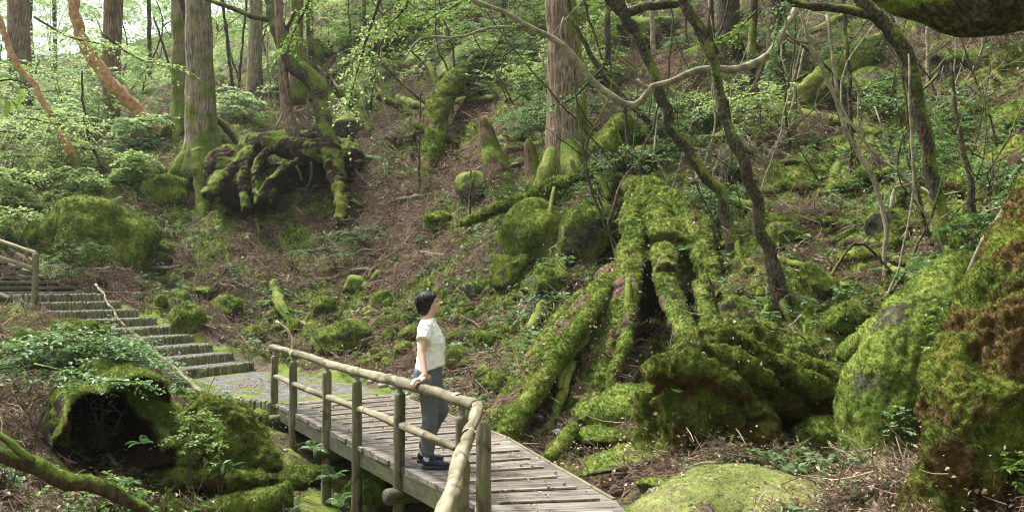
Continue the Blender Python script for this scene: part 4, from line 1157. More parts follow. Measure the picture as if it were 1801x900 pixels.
# hollow stump, lower left
bs = at(200, 850, 9.2)
hs = tag(empty("hollow_stump", bs), "black hollow stump with a mossy rim, wide open to the front, lower left", "stump")
def hollow_tube(c0, c1, ro0, ro1, th, n=64, m=14, seed=0):
    ax = nrm(c1 - c0); x = nrm(np.cross(ax, [0, 0, 1.0])); z = np.cross(x, ax)
    rows = []
    for k in range(m): rows.append((k / (m - 1), 1.0, 0))
    rows = [(t, ro0 + (ro1 - ro0) * t) for t in np.linspace(1, 0, m)] + [(-.03, ro0 - th * .5)] + [(t, (ro0 + (ro1 - ro0) * t - th) * (1 if t < .9 else .001)) for t in np.linspace(0, .95, m)]
    th_ = np.linspace(0, 2 * math.pi, n, endpoint=False)
    V = []
    for k, (t, r) in enumerate(rows):
        c = c0 + (c1 - c0) * t
        rim = np.maximum(0, 1 - t * 3) * .75 * noise3(np.stack([np.cos(th_) * 1.3 + seed, np.sin(th_) * 1.3, 0 * th_], -1))
        R = r * (1 + .34 * noise3(np.stack([np.cos(th_) * 1.1 + seed + 9, np.sin(th_) * 1.1, np.full(n, t * 1.5)], -1)))
        V.append(c + ax * rim[:, None] + R[:, None] * (np.cos(th_)[:, None] * x + np.sin(th_)[:, None] * z))
    V = np.vstack(V); i = np.arange(len(rows) * n).reshape(len(rows), n); j = np.roll(i, -1, 1)
    return V, [np.zeros((0, 3), int), np.stack([i[:-1], j[:-1], j[1:], i[1:]], -1).reshape(-1, 4)], m * n
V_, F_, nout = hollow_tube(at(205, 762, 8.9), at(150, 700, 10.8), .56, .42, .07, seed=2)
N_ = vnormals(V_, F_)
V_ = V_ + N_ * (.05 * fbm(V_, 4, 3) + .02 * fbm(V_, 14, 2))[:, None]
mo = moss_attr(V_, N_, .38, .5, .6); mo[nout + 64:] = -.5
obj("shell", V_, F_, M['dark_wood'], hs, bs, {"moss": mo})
tufts(hs, bs, V_, F_, mo, 900, .035, TUFT, seed=5)
organic("rim", [T_([(140, 668, 30, 9.3), (170, 650, 40, 9.4), (225, 690, 30, 9.2), (270, 735, 30, 9.1), (296, 790, 26, 8.9)], seed=3), T_([(135, 670, 24, 9.2), (105, 720, 22, 9.1), (112, 790, 24, 8.9)], seed=4),
    T_([(240, 680, 30, 9.2), (290, 715, 34, 9.3), (320, 760, 40, 9.2)])], .026, None, None, 'dark_wood', bs, seed=35, lump=(.05, 4.5), moss=(.35, .55, .6), parent=hs, tuft=(1000, .034))

b = at(390, 880, 8.9)
organic("root_mound", [E_(400, 800, 9.5, 150, 150, .8), E_(350, 780, 9.6, 110, 110, .7), E_(440, 790, 9.5, 70, 120, .6), E_(400, 740, 9.9, 90, 70, .6), E_(370, 850, 9.2, 190, 80, .7), E_(455, 850, 9.3, 60, 60, .5),
    T_([(330, 735, 44, 9.6), (370, 725, 50, 9.5), (420, 735, 44, 9.4), (455, 790, 40, 9.3), (480, 830, 30, 9.2)]), T_([(300, 760, 40, 9.3), (340, 750, 44, 9.2), (330, 820, 40, 9.0)]), T_([(450, 830, 26, 9.0), (500, 842, 22, 8.9), (540, 850, 16, 8.9)]),
    T_([(300, 850, 40, 8.9), (380, 840, 34, 8.8), (470, 850, 30, 8.8)])], .024,
    "lumpy root mound shaggy with moss right of the hollow stump", "root mound", 'shaggy', b, seed=37, lump=(.07, 3.0), fine=(.02, 15), moss=(.6, .45, .5), tuft=(1500, .032), brown=True)

# ------------------------------------------------------------------ snags, fallen logs, branches
def log(label, pts, mat='deadwood', name="fallen_log", cat="log", moss=(.6, .4, .5), nseg=14, lump=.03, side_branches=(), Y=None, tuft=None, flat=(1, 1), group=None, seed=None, wob=.03, lump_scale=5, side=0.0):
    q = []
    for t in pts:
        if len(t) > 3: q.append(t)
        else:
            y = ground(t[0], t[1] + t[2] * .5)[1] if Y is None else Y
            q.append((t[0], t[1], t[2], y + (.12 if t[2] > 9 else -.15) * t[2] * y / F_PX))
    sd_ = seed if seed is not None else int(pts[0][0] + pts[0][1])
    o, c, r = stem(name, q, mat, None, None, moss=moss, nseg=nseg, lump=lump, lump_scale=lump_scale, wob=wob, seed=sd_, label=label, cat=cat, group=group, tuft=tuft, flat=flat, side=side)
    for s in side_branches:
        stem("side_branch", [(a, b_, w, (d[0] if d else q[-1][3])) for (a, b_, w, *d) in s], mat, o, c[-1], moss=moss, nseg=8, lump=.01)
    return o

log("twisted mossy snag leaning down the brown slope, forked at its top", [(822, 118, 26, 27.5), (795, 150, 40, 27), (768, 195, 42, 26.4), (766, 250, 38, 25.8), (752, 300, 32, 25.2), (742, 350, 20, 24.6)], name="snag", cat="snag", moss=(.55, .3, .6), lump=.09, nseg=20,
    side_branches=[[(815, 125, 14, 27.4), (832, 100, 10, 27.8)], [(755, 290, 12, 25.2), (762, 330, 10, 24.8), (755, 362, 6, 24.4)], [(775, 165, 12, 26.8), (762, 130, 12, 27), (752, 110, 8, 27.2)]], tuft=(250, .08))
log("slim mossy log propped against the dark outcrop right of the twisted snag", [(828, 108, 12), (860, 145, 14), (896, 178, 15)])
log("pointed snag, brown faced and mossy, tallest of the two by the cedar", [(850, 204, 10, 21.8), (854, 222, 24, 21.8), (863, 262, 36, 21.7), (880, 316, 54, 21.5), (892, 352, 56, 21.4)], name="snag", cat="snag", moss=(.36, .3, .7), side=.4, lump=.05, nseg=20,
    side_branches=[[(872, 330, 16, 21.3), (874, 380, 15, 20.9), (868, 440, 18, 20.2)]])
log("shorter blunt snag close left of the straight cedar's foot", [(929, 244, 8, 20.6), (931, 258, 18, 20.6), (935, 285, 24, 20.6), (942, 338, 38, 20.4)], name="snag", cat="snag", moss=(.25, .3, .6), side=.3, lump=.04, nseg=18)
log("thin mossy log sagging across the slope in front of the cedar", [(812, 394, 10, 18.6), (850, 378, 16, 18.3), (900, 358, 18, 18), (985, 322, 20, 17.4), (1050, 300, 22, 17.2), (1112, 286, 24, 17.2), (1200, 262, 20, 17.6)],
    side_branches=[[(1004, 280, 8, 17.2), (1010, 295, 9, 17.2), (1018, 312, 10, 17.2)], [(1046, 304, 14, 17.1), (1062, 325, 14, 16.8), (1070, 350, 12, 16.5)], [(975, 330, 8, 17.3), (968, 370, 9, 17), (970, 395, 10, 16.9)]], tuft=(700, .085), moss=(.75, .3, .4), lump=.06, lump_scale=7)
log("mossy log lying right of the cedar behind the dark trunks", [(1120, 268, 20), (1240, 248, 22), (1365, 225, 18)], moss=(.6, .4, .5))
log("big mossy fallen slab tilted high on the right slope", [(1560, 66, 34, 20.6), (1510, 105, 62, 20), (1450, 150, 66, 19.3), (1390, 190, 50, 18.8)], moss=(.62, .45, .5), lump=.12, nseg=20, flat=(.6, 1))
log("upper of the two thick fallen logs at the right edge, bright with moss", [(1640, 262, 50, 14.9), (1720, 240, 66, 14.5), (1800, 215, 74, 14.1), (1960, 165, 80, 13.4)], moss=(.72, .4, .4), lump=.09, nseg=20, tuft=(420, .05))
log("lower thicker fallen log at the right edge with a dark underside", [(1650, 365, 70, 13.2), (1720, 335, 100, 12.9), (1800, 298, 112, 12.6), (1980, 230, 110, 12)], moss=(.5, .6, .5), lump=.10, nseg=22, tuft=(500, .045))
log("long thin mossy log lying level below the fallen logs on the right", [(1345, 380, 12), (1430, 388, 16), (1520, 394, 18), (1700, 388, 14)], moss=(.65, .4, .4), tuft=(400, .05))
log("thin brown dead branch beyond the pale vines", [(1402, 250, 7), (1450, 262, 8), (1508, 274, 6)], 'bark', "fallen_branch", "branch", moss=(0, .2, .3))
log("short mossy log piece pointing downhill behind the pale vines", [(1482, 280, 20, 16.4), (1466, 310, 22, 15.9), (1450, 350, 24, 15.4)], moss=(.6, .3, .5))
log("mossy log on the slope above the short log piece", [(1398, 194, 12), (1470, 212, 18), (1550, 236, 16)], moss=(.6, .4, .4))
log("mossy pole fallen across the upper right slope", [(1625, 180, 9), (1700, 150, 11), (1801, 105, 12)], moss=(.55, .4, .4))
log("short arched mossy branch on the bare brown slope", [(668, 314, 8), (690, 306, 13), (736, 316, 10)], moss=(.8, .4, .2), name="fallen_branch", cat="branch")
log("brown barkless pole on the slope above the person", [(695, 438, 7), (740, 444, 8), (784, 450, 7)], 'pale_bark', "fallen_branch", "branch", moss=(-.2, .2, .3))
log("long pale fallen branch lying right of the top log steps", [(182, 514, 5), (250, 516, 6), (330, 510, 6), (405, 502, 5), (440, 504, 3)], 'pale_bark', "fallen_branch", "branch", moss=(-.4, .1, .2), side_branches=[[(330, 510, 4), (345, 490, 3), (352, 470, 2)], [(250, 516, 3), (262, 532, 2)]])
log("mossy pole lying behind the bridge rail, left of the person", [(630, 642, 14), (672, 628, 16), (712, 606, 12)], moss=(.7, .4, .3), tuft=(700, .04))
log("mossy pole with curled end beside the foot of the leaning root", [(820, 700, 12), (850, 680, 15), (880, 655, 15)], moss=(.7, .4, .3))
log("short mossy stick propped beside the deck, bright green", [(1012, 752, 22, 10.2), (990, 778, 24, 9.95), (965, 806, 22, 9.7)], moss=(.9, .2, .3), name="fallen_branch", cat="branch", tuft=(1000, .03))
log("mossy log lying in the gully at the bottom edge, cut end right", [(330, 918, 46, 8.3), (420, 892, 48, 8.35), (512, 868, 44, 8.4)], moss=(.7, .45, .3), nseg=18, tuft=(1300, .028))
log("flat mossy log beside the first bridge post in the gully", [(490, 838, 16, 11), (540, 828, 18, 11.2), (600, 826, 14, 11.4)], moss=(.6, .4, .4))
log("forked mossy bough reaching in from the lower left corner", [(-160, 744, 28, 6.6), (0, 795, 28, 6.7), (95, 830, 30, 6.8), (190, 862, 26, 7.0), (260, 900, 18, 7.2)], name="fallen_bough", cat="branch", moss=(.30, .7, .5), tuft=(1600, .022), nseg=16, lump=.018,
    side_branches=[[(-120, 700, 16, 6.5), (0, 765, 14, 6.6), (30, 790, 15, 6.6), (58, 812, 16, 6.65)]])
log("thin pale dead branch slanting in front of the log steps", [(168, 500, 3, 15.6), (215, 568, 4, 14.4), (252, 602, 5, 13.8), (335, 672, 6, 13), (388, 724, 6, 12.3)], 'pale_bark', "fallen_branch", "branch", moss=(.1, .3, .4))
log("curved pale stick standing above the left end of the bridge rail", [(486, 566, 5, 16.9), (504, 578, 5, 16.8), (514, 600, 5, 16.7), (513, 625, 5, 16.6)], 'pale_bark', "fallen_branch", "branch", moss=(-.5, 0, .2))
log("pale snapped stick on the slope above the bridge rail", [(518, 548, 4), (524, 560, 4), (538, 572, 4)], 'pale_bark', "fallen_branch", "branch", moss=(-.5, 0, .2))
log("mossy log running down the slope to the upper left of the split boulder", [(480, 496, 14), (488, 520, 20), (494, 540, 22), (510, 566, 14)], moss=(.35, .5, .6), lump=.06, flat=(1, .7))
log("mossy leaning stick right of the person on the far bank", [(955, 530, 14), (945, 555, 18), (932, 582, 16)], moss=(.8, .3, .3))
log("brown root log on the path by the leaning trunk", [(1638, 838, 20), (1600, 858, 22), (1545, 892, 20), (1520, 915, 12)], 'pale_bark', "fallen_branch", "branch", moss=(0, .2, .4))
log("dark brown log stub under the great stump", [(1118, 655, 22, 11.6), (1100, 680, 22, 11.4), (1085, 705, 18, 11.2)], 'bark', moss=(-.2, .1, .3))
log("straight mossy pole beside the twisted snag's foot", [(690, 352, 5), (730, 346, 6), (760, 340, 4)], 'pale_bark', "fallen_branch", "branch", moss=(0, .2, .4))
for k, (x0, y0, x1, y1, lab) in enumerate(((470, 262, 400, 292, "mossy root log crossing behind the pale cedar's foot"), (880, 245, 1000, 232, "upper thin mossy log behind the two snags"), (890, 258, 980, 250, "lower thin mossy log behind the two snags"), (700, 172, 760, 190, "mossy branch on the slope left of the twisted snag"),
        (800, 178, 872, 172, "level mossy branch right of the twisted snag"), (1500, 20, 1420, 60, "mossy log high under the overhead bough"), (1160, 330, 1250, 350, "mossy log behind the great stump's top"), (1270, 345, 1330, 362, "mossy log between the two leaning trunks"), (1190, 60, 1280, 48, "mossy log at the top of the slope, behind the trunks"),
        (1350, 450, 1440, 470, "brown log behind the layered root mass"), (1560, 470, 1660, 500, "mossy log above the tall rock"), (620, 92, 720, 84, "dark mossy log under ferns near the top"), (690, 60, 600, 66, "mossy log at the very top of the slope"), (1700, 470, 1790, 440, "mossy log behind the leaning trunk"))):
    log(lab, [(x0, y0, 13), ((x0 + x1) / 2, (y0 + y1) / 2 + 3, 16), (x1, y1, 12)], moss=(.55, .4, .5))

mr = np.random.default_rng(61); cnt = 0
while cnt < 34:
    px, py = (mr.uniform(1340, 1800), mr.uniform(110, 480)) if cnt < 24 else (mr.uniform(640, 1000), mr.uniform(90, 260))
    L = mr.uniform(60, 190); a = mr.normal(0, .42) - .12; w = mr.uniform(9, 24)
    q = []
    for t in (-.5, -.2, .15, .5):
        x_, y_ = px + L * t * math.cos(a) + mr.normal(0, 3), py + L * t * math.sin(a) + mr.normal(0, 4)
        q.append((x_, y_, w * (1 - .45 * abs(t + .1)), ground(x_, y_)[1]))
    ym = float(np.median([k[3] for k in q])); q = [(k[0], k[1], k[2], float(np.clip(k[3] - .12, ym - .9, ym + .6))) for k in q]
    o, c, r = stem("fallen_log", q, 'deadwood', None, None, moss=(.5, .5, .6), nseg=12, lump=.06, lump_scale=4, wob=.06, seed=cnt + 60, label=say(["mossy fallen log", "green mossy log", "knobbly mossy log", "low mossy log"], px, py), cat="log", group="mossy logs fallen across the slope", tuft=(260, .07))
    cnt += 1
# ------------------------------------------------------------------ trees
CED = dict(nseg=72, step=.16, bark=.035, bark_k=7, bark_len=.12, lump=.05, lump_scale=.9)
tree("big pale cedar trunk with a moss collar at its foot, beside the nurse stump", [(340, -420, 46), (346, -120, 54), (349, 60, 60), (352, 180, 66), (354, 240, 76), (355, 275, 92), (356, 305, 118)], 'pale_cedar', moss=(.12, .2, .55), basem=.75, bh=1.3, side=.18, roots=5, root_len=1.0, seed=2, **CED)
tree("pale trunk half hidden behind the left side of the big cedar", [(318, -300, 32), (316, 0, 36), (318, 150, 42), (320, 232, 62)], 'pale_cedar', moss=(.3, .2, .5), basem=.5, bh=2, seed=3, roots=4, root_len=.7, nseg=40, bark=.025, bark_k=5, bark_len=.12, lump=.05, lump_scale=.9, step=.2)
tree("straight brown cedar in the middle of the slope, mossy on its right side", [(978, -420, 56), (984, -150, 64), (988, 40, 72), (993, 130, 84), (998, 210, 98), (1000, 265, 110), (1002, 300, 132)], 'cedar', moss=(.0, .2, .5), basem=.55, bh=1.1, side=.75, roots=5, root_len=1.0, seed=5, **CED)
tree("broad reddish trunk far back at the upper left corner", [(30, -300, 42), (32, 0, 48), (34, 120, 50), (36, 172, 60)], 'cedar', moss=(.0, .2, .4), seed=6, nseg=40, bark=.03, bark_k=5, bark_len=.1, step=.3, Y=38)
tree("brown trunk forked near its foot behind the orange leaning stem", [(200, -300, 26), (195, 0, 30), (192, 120, 32), (196, 200, 36), (192, 254, 48)], 'cedar', moss=(.15, .2, .5), basem=.6, bh=2, seed=7, nseg=36, bark=.03, bark_k=5, bark_len=.1, step=.3, roots=4, Y=32.5,
     limbs=[[(214, -60, 16), (208, 60, 18), (206, 140, 18), (204, 205, 20)]])
tree("orange barkless stem leaning across the trunks at the upper left", [(90, -160, 20), (122, -20, 24), (140, 60, 27), (172, 115, 30), (212, 165, 30), (250, 200, 30), (288, 222, 26)], 'orange_bark', moss=(-.25, .35, .5), seed=8, nseg=16, lump=.04, Y=30.5, dY=-1.5, wob=.06)
tree("thin leaning stem, orange above and mossy below, at the left edge", [(-30, -40, 12), (0, 40, 15), (22, 100, 14), (60, 150, 13), (85, 195, 16), (118, 255, 20), (152, 318, 22)], 'orange_bark', moss=(-.1, .4, .4), basem=.9, bh=2.2, seed=9, nseg=14, lump=.03, wob=.04)
tree("pale trunk behind the curved tree at the top, left of centre", [(452, -300, 26), (450, 0, 30), (448, 100, 32), (448, 175, 42)], 'pale_cedar', moss=(.25, .2, .5), seed=10, nseg=36, bark=.025, bark_k=5, bark_len=.12, step=.25, Y=36)
tree("mossy trunk partly hidden behind the curved tree's bend", [(524, -300, 28), (522, 0, 30), (520, 90, 34), (522, 170, 44)], 'cedar', moss=(.5, .2, .5), seed=11, nseg=30, bark=.02, bark_k=5, bark_len=.12, step=.25, Y=32)
tree("slim upright mossy trunk just right of the curved tree", [(546, -300, 15), (544, 0, 17), (546, 80, 18), (551, 165, 20)], 'bark', moss=(.4, .2, .5), seed=12, nseg=14, Y=30)
YN = Ys + .1
tree("dark curved tree with an S bend growing on the nurse stump", [(478, -260, 26, YN + .5), (474, -60, 28, YN + .5), (478, 10, 32, YN + .4), (492, 58, 40, YN + .2), (518, 112, 44, YN), (552, 146, 42, YN - .1), (566, 190, 36, YN - .2), (572, 232, 40, YN - .3), (588, 272, 54, YN - .3)], 'bark', moss=(.30, .55, .5), seed=13, nseg=20, lump=.035, wob=.04,
     limbs=[[(300, -40, 6, YN + .6), (365, -2, 9, YN + .5), (420, 20, 12, YN + .4), (455, 32, 14, YN + .3), (490, 36, 18, YN + .3)], [(520, 20, 7, YN + .2), (506, 50, 10, YN + .2), (500, 72, 14, YN + .2)]])
tree("reddish brown trunk standing on the nurse stump beside the curved tree", [(488, -260, 18, YN), (490, 0, 20, YN), (496, 100, 22, YN), (504, 190, 26, YN - .1), (520, 252, 36, YN - .2), (528, 275, 46, YN - .2)], 'cedar', moss=(-.05, .2, .5), seed=14, nseg=20, bark=.015, bark_k=4, lump=.02)
tree("slender dark stem bowed across the big pale cedar", [(306, -90, 10), (318, 0, 12), (338, 80, 13), (346, 140, 14), (362, 190, 16), (395, 222, 17), (428, 250, 16)], 'bark', moss=(.25, .6, .4), seed=15, nseg=12, Y=ground(428, 262)[1] - .6, wob=.03)
# the dark leaning trunks of the middle right
tree("dark leaning trunk, left one of the crooked pair over the great stump", [(1010, -190, 18), (1062, -60, 21), (1090, 10, 25), (1112, 45, 28), (1135, 95, 25), (1160, 165, 26), (1185, 235, 26), (1225, 290, 26), (1262, 335, 26), (1278, 390, 30), (1296, 436, 42)], 'bark', moss=(.28, .5, .6), seed=16, nseg=20, lump=.03, wob=.07, roots=4, root_len=.5,
     limbs=[[(1290, -60, 12), (1205, 0, 20), (1165, 8, 20), (1125, 14, 24), (1098, 25, 24), (1076, 8, 20), (1050, -40, 18)], [(1182, 240, 8), (1200, 226, 5), (1215, 220, 3)]])
tree("dark leaning trunk, right one of the crooked pair, tallest bow", [(1130, -210, 21), (1172, -70, 23), (1205, 6, 26), (1238, 60, 26), (1258, 130, 26), (1280, 205, 26), (1302, 280, 26), (1328, 360, 26), (1345, 420, 31), (1362, 475, 38), (1375, 535, 50)], 'bark', moss=(.24, .5, .6), seed=17, nseg=20, lump=.03, wob=.07, roots=4, root_len=.5,
     limbs=[[(1262, 95, 10), (1245, 50, 8), (1251, 0, 6), (1250, -60, 5)]])
tree("mossy leaning trunk of the right side, reaching up under the overhead bough", [(1440, -150, 26), (1480, -60, 28), (1520, 6, 30), (1570, 62, 34), (1594, 110, 36), (1614, 195, 34), (1632, 280, 34), (1650, 370, 34), (1662, 445, 40)], 'bark', moss=(.35, .5, .5), seed=18, nseg=20, lump=.02, wob=.03, tuft=(260, .04), roots=4, root_len=.5,
     limbs=[[(1340, -30, 16), (1395, 6, 18), (1450, 14, 20), (1500, 18, 24), (1548, 30, 26)]])
tree("dark shaded trunk at the top right, behind the pale limb", [(1368, -300, 40), (1366, 0, 44), (1364, 90, 44), (1360, 165, 58)], 'bark', moss=(.1, .3, .5), seed=19, nseg=24, bark=.02, bark_k=5)
tree("twin dark trunk close left of the shaded trunk at the top right", [(1330, -300, 18), (1326, 0, 20), (1322, 80, 20), (1318, 150, 26)], 'bark', moss=(.25, .3, .5), seed=20, nseg=14)
tree("broad dark trunk behind the crooked pair at the top", [(1276, -300, 44), (1280, 0, 50), (1284, 60, 54), (1290, 112, 72)], 'bark', moss=(.15, .3, .5), seed=21, nseg=28, bark=.03, bark_k=5)
for k, (pts, mt, lab) in enumerate((
    ([(1148, -200, 11), (1147, 0, 12), (1150, 100, 13)], 'pale_bark', "slim pale trunk between the crooked pair near the top"),
    ([(1070, -200, 13), (1068, 60, 15), (1072, 155, 16)], 'bark', "slim mossy trunk just right of the straight cedar"),
    ([(1251, -200, 8), (1252, 0, 9), (1256, 110, 9)], 'bark', "thin sapling beside the broad dark trunk at the top"),
    ([(1205, -200, 6), (1207, 40, 6), (1210, 95, 6)], 'bark', "very thin sapling between the crooked pair's tops"),
    ([(998, -40, 8), (1003, 20, 9), (1030, 80, 12), (1060, 130, 13), (1090, 165, 14), (1140, 215, 15), (1168, 252, 18)], 'bark', "thin dark stem leaning right from behind the cedar"),
    ([(1098, 170, 6), (1104, 230, 8), (1110, 286, 11)], 'bark', "short dark dead stem standing on the thin sagging log"),
    ([(1480, -80, 7), (1488, 60, 8), (1495, 200, 8), (1500, 300, 10)], 'bark', "thin straight stem behind the pale vines"),
    ([(1628, -60, 7), (1632, 100, 8), (1628, 190, 9)], 'pale_bark', "thin grey stem right of the mossy leaning trunk"),
    ([(1672, 110, 5), (1685, 200, 8), (1700, 290, 13), (1708, 360, 17), (1718, 425, 20)], 'bark', "mossy stem in front of the thick fallen logs"),
    ([(636, -200, 9), (640, 0, 10), (643, 120, 11)], 'bark', "slim trunk among the ferns left of the twisted snag"),
    ([(263, -200, 8), (262, 0, 9), (264, 140, 10)], 'bark', "slim trunk in the hazy wood between two big trunks"),
    ([(92, -150, 8), (95, 0, 10), (98, 120, 10)], 'bark', "slim dark trunk at the upper left behind the leaning stems"),
    ([(56, -100, 12), (52, 40, 13), (60, 135, 14)], 'bark', "leaning dark trunk beside the broad reddish trunk"),
    ([(385, -60, 5), (398, 60, 6), (412, 180, 7)], 'bark', "bare thin sapling right of the big pale cedar"),
    ([(440, -60, 4), (428, 60, 5), (418, 170, 6)], 'bark', "second bare sapling right of the big pale cedar"),
    ([(270, 30, 4), (290, 90, 5), (308, 150, 6), (322, 215, 7)], 'bark', "bare forked sapling left of the big pale cedar"),
    ([(144, 125, 4), (146, 180, 5), (158, 245, 6), (188, 306, 7)], 'bark', "crooked dark sapling above the largest rounded boulder"),
    ([(620, 100, 3), (605, 150, 4), (590, 200, 5)], 'pale_bark', "pale leaning sapling beside the curved tree"),
    ([(470, 60, 3), (472, 130, 4), (490, 190, 5)], 'pale_bark', "white peeled sapling left of the nurse stump's brown trunk"),
    ([(700, -100, 6), (702, 0, 7), (705, 90, 7)], 'bark', "slim dark trunk at the top, above the brown slope"),
    ([(885, -200, 9), (884, 0, 10), (886, 70, 11)], 'bark', "slim trunk at the top left of the straight cedar"),
    ([(828, 300, 4), (826, 380, 4), (824, 420, 5)], 'bark', "hanging thin stem in front of the mossy boulder by the snag"),
    ([(740, 160, 3), (738, 250, 3), (736, 352, 4)], 'bark', "very thin upright stem left of the twisted snag"),
)):
    tree(lab, pts, mt, moss=(.25 if mt == 'bark' else 0, .3, .5), nseg=9, lump=.012, seed=40 + k, wob=.03, name="sapling" if pts[-1][2] < 10 else "tree", sink=.1)

# pale crooked limbs and vines
YL = 11.9
pl = tree("long pale bare limb sagging between the cedar and the right-hand trunks", [(800, -60, 8), (830, 0, 10), (880, 18, 11), (935, 50, 13), (990, 80, 14), (1045, 145, 16), (1098, 183, 17), (1128, 178, 16), (1146, 153, 15), (1172, 146, 14), (1240, 121, 16), (1300, 121, 18), (1350, 97, 18), (1382, 48, 18), (1402, 10, 18), (1412, -60, 20), (1420, -200, 26)][::-1], 'pale_bark', moss=(-.1, .35, .5), seed=60, nseg=14, lump=.012, Y=YL, wob=.015, name="bare_limb", cat="limb", sink=0,
     limbs=[[(1146, 155, 9), (1132, 150, 6), (1122, 140, 4)], [(900, 48, 7), (860, 50, 5), (800, 66, 5), (740, 68, 4), (710, 105, 3)], [(800, 66, 5), (770, 78, 4), (745, 100, 3), (735, 118, 2)], [(1000, 88, 5), (985, 60, 4), (992, 30, 3)], [(1340, 102, 8), (1330, 140, 5), (1318, 160, 3)]])
tree("pale slender vine stem, longest of the right side, curving down to the rocks", [(1398, -20, 7), (1412, 40, 8), (1434, 100, 9), (1470, 170, 10), (1490, 235, 12), (1524, 295, 12), (1548, 345, 11), (1557, 400, 11), (1556, 450, 11), (1553, 500, 12)], 'pale_bark', moss=(-.15, .2, .5), seed=61, nseg=10, lump=.008, name="vine", cat="vine", wob=.03,
     limbs=[[(1455, 25, 8, 10.8), (1463, 90, 8, 10.8), (1472, 168, 8, 10.8)], [(1383, 55, 4), (1395, 68, 5), (1425, 78, 5)], [(1480, 138, 4), (1498, 136, 4), (1510, 160, 4), (1512, 225, 4), (1535, 275, 4), (1550, 302, 3)]])
for k, (pts, mt, lab) in enumerate((
    ([(1575, 80, 6), (1590, 150, 6), (1600, 240, 6), (1612, 330, 7), (1640, 430, 8)], 'bark', "thin mossy vine running beside the mossy leaning trunk"),
    ([(1598, 95, 4), (1604, 250, 5), (1606, 330, 5), (1590, 430, 5), (1560, 520, 5), (1520, 548, 6), (1490, 540, 6)], 'pale_bark', "long looping vine hanging from the mossy leaning trunk"),
    ([(1660, 300, 4), (1640, 380, 5), (1600, 460, 6), (1560, 520, 8), (1510, 552, 9), (1480, 545, 10)], 'bark', "thick mossy vine looping low above the tall rock"),
    ([(1600, 330, 6), (1570, 335, 6), (1545, 330, 5), (1520, 310, 4)], 'bark', "dark vine swinging out from the leaning trunk"),
    ([(1618, 310, 6), (1600, 325, 7), (1575, 330, 8), (1568, 360, 10), (1558, 392, 10)], 'pale_bark', "pale bent vine under the leaning trunk"),
    ([(1840, 310, 20, 7.4), (1801, 340, 22, 7.4), (1765, 375, 24, 7.5), (1735, 420, 22, 7.6), (1712, 470, 20, 7.8), (1692, 520, 18, 8.2), (1690, 560, 18, 8.5)], 'pale_bark', "mossy pale branch slanting down to the tall rock from the right edge"),
    ([(1590, 500, 6), (1520, 430, 6), (1490, 440, 6), (1465, 480, 8), (1450, 520, 10)], 'bark', "mossy arched vine beside the upright rock"),
    ([(1240, 470, 5), (1262, 540, 6), (1268, 600, 6)], 'bark', "hanging mossy root at the right of the great stump"),
    ([(650, 195, 3), (662, 230, 4), (690, 268, 5), (722, 262, 4)], 'pale_bark', "curved pale twig bowing over the bare brown slope"),
)):
    tree(lab, pts, mt, moss=(.45 if mt == 'bark' else .05, .4, .5), nseg=8, lump=.01, seed=80 + k, wob=.02, name="vine", cat="vine", sink=0)

# dark bough crossing overhead at the top right
ob = tree("huge dark bough crossing overhead at the top right corner", [(1380, -190, 60, 5.2), (1470, -110, 90, 5.0), (1560, -42, 112, 4.8), (1640, -6, 135, 4.7), (1720, 4, 146, 4.6), (1801, 2, 150, 4.5), (1980, -10, 160, 4.3), (2200, 0, 180, 4.2), (2400, 200, 200, 4.4), (2420, 700, 220, 4.6), (2430, 1100, 240, 4.6)], 'bark', moss=(.34, .2, .8), seed=90, nseg=72, lump=.035, lump_scale=4, bark=.012, bark_k=4, bark_len=.8, step=.06, name="overhead_bough", cat="tree")

# bare twiggy bushes
def bare_bush(label, px, pyb, w, h, n, seed, mat='pale_bark', tw=3.0):
    g = ground(px, pyb); Y = g[1]; rng = np.random.default_rng(seed); s = Y / F_PX
    root = tag(empty("bare_bush", g), label, "bush")
    for k in range(n):
        a = rng.uniform(-1, 1); p = g.copy(); pts = [p]; d = nrm(np.array([a * .6 * w / h, rng.uniform(-.3, .3), 1.0])); L = h * s * rng.uniform(.6, 1)
        for t in range(5):
            p = p + d * L / 5; d = nrm(d + rng.normal(0, .28, 3) + np.array([a * .12, 0, 0])); pts.append(p)
        parts = [tube(pts, np.linspace(tw, tw * .35, 6) * s * .5, 6, .12, lump=.003)]
        for q in range(7):
            i = rng.integers(1, 5); dd = nrm(rng.normal(size=3) + np.array([a * .5, 0, .6])); l = L * rng.uniform(.12, .35)
            e1 = pts[i] + dd * l * .5; e2 = e1 + nrm(dd + rng.normal(0, .5, 3)) * l * .5
            parts.append(tube([pts[i], e1, e2], np.array([tw * .5, tw * .35, tw * .2]) * s * .5, 5, .12))
        V, Fs = join(parts)
        obj("stem", V, Fs, M[mat], root, g, {"moss": np.clip(fbm(V, 3) * .5, 0, 1)})
    return root
bare_bush("pale bare twiggy bush between the crooked pair of trunks", 1270, 345, 120, 130, 7, 1)
bare_bush("pale leafless bush right of the crooked pair of trunks", 1345, 300, 110, 130, 7, 2)
bare_bush("brown leafless bush above the leaning trunks at the top", 1290, 180, 120, 90, 5, 3, 'bark')
bare_bush("bare twigs right of the mossy leaning trunk", 1740, 380, 110, 120, 5, 4, 'bark')
bare_bush("tangle of pale bare twigs left of the twisted snag", 690, 215, 120, 90, 6, 5, 'pale_bark', 2.2)
bare_bush("dry bare twigs at the lower left before the hollow stump", 60, 770, 110, 120, 5, 6, 'pale_bark', 4)
bare_bush("bare twigs in front of the hollow stump's mouth", 175, 800, 90, 150, 3, 7, 'pale_bark', 6)
bare_bush("dead brown twigs fallen by the upper log steps", 345, 470, 130, 70, 6, 8, 'pale_bark', 2.4)

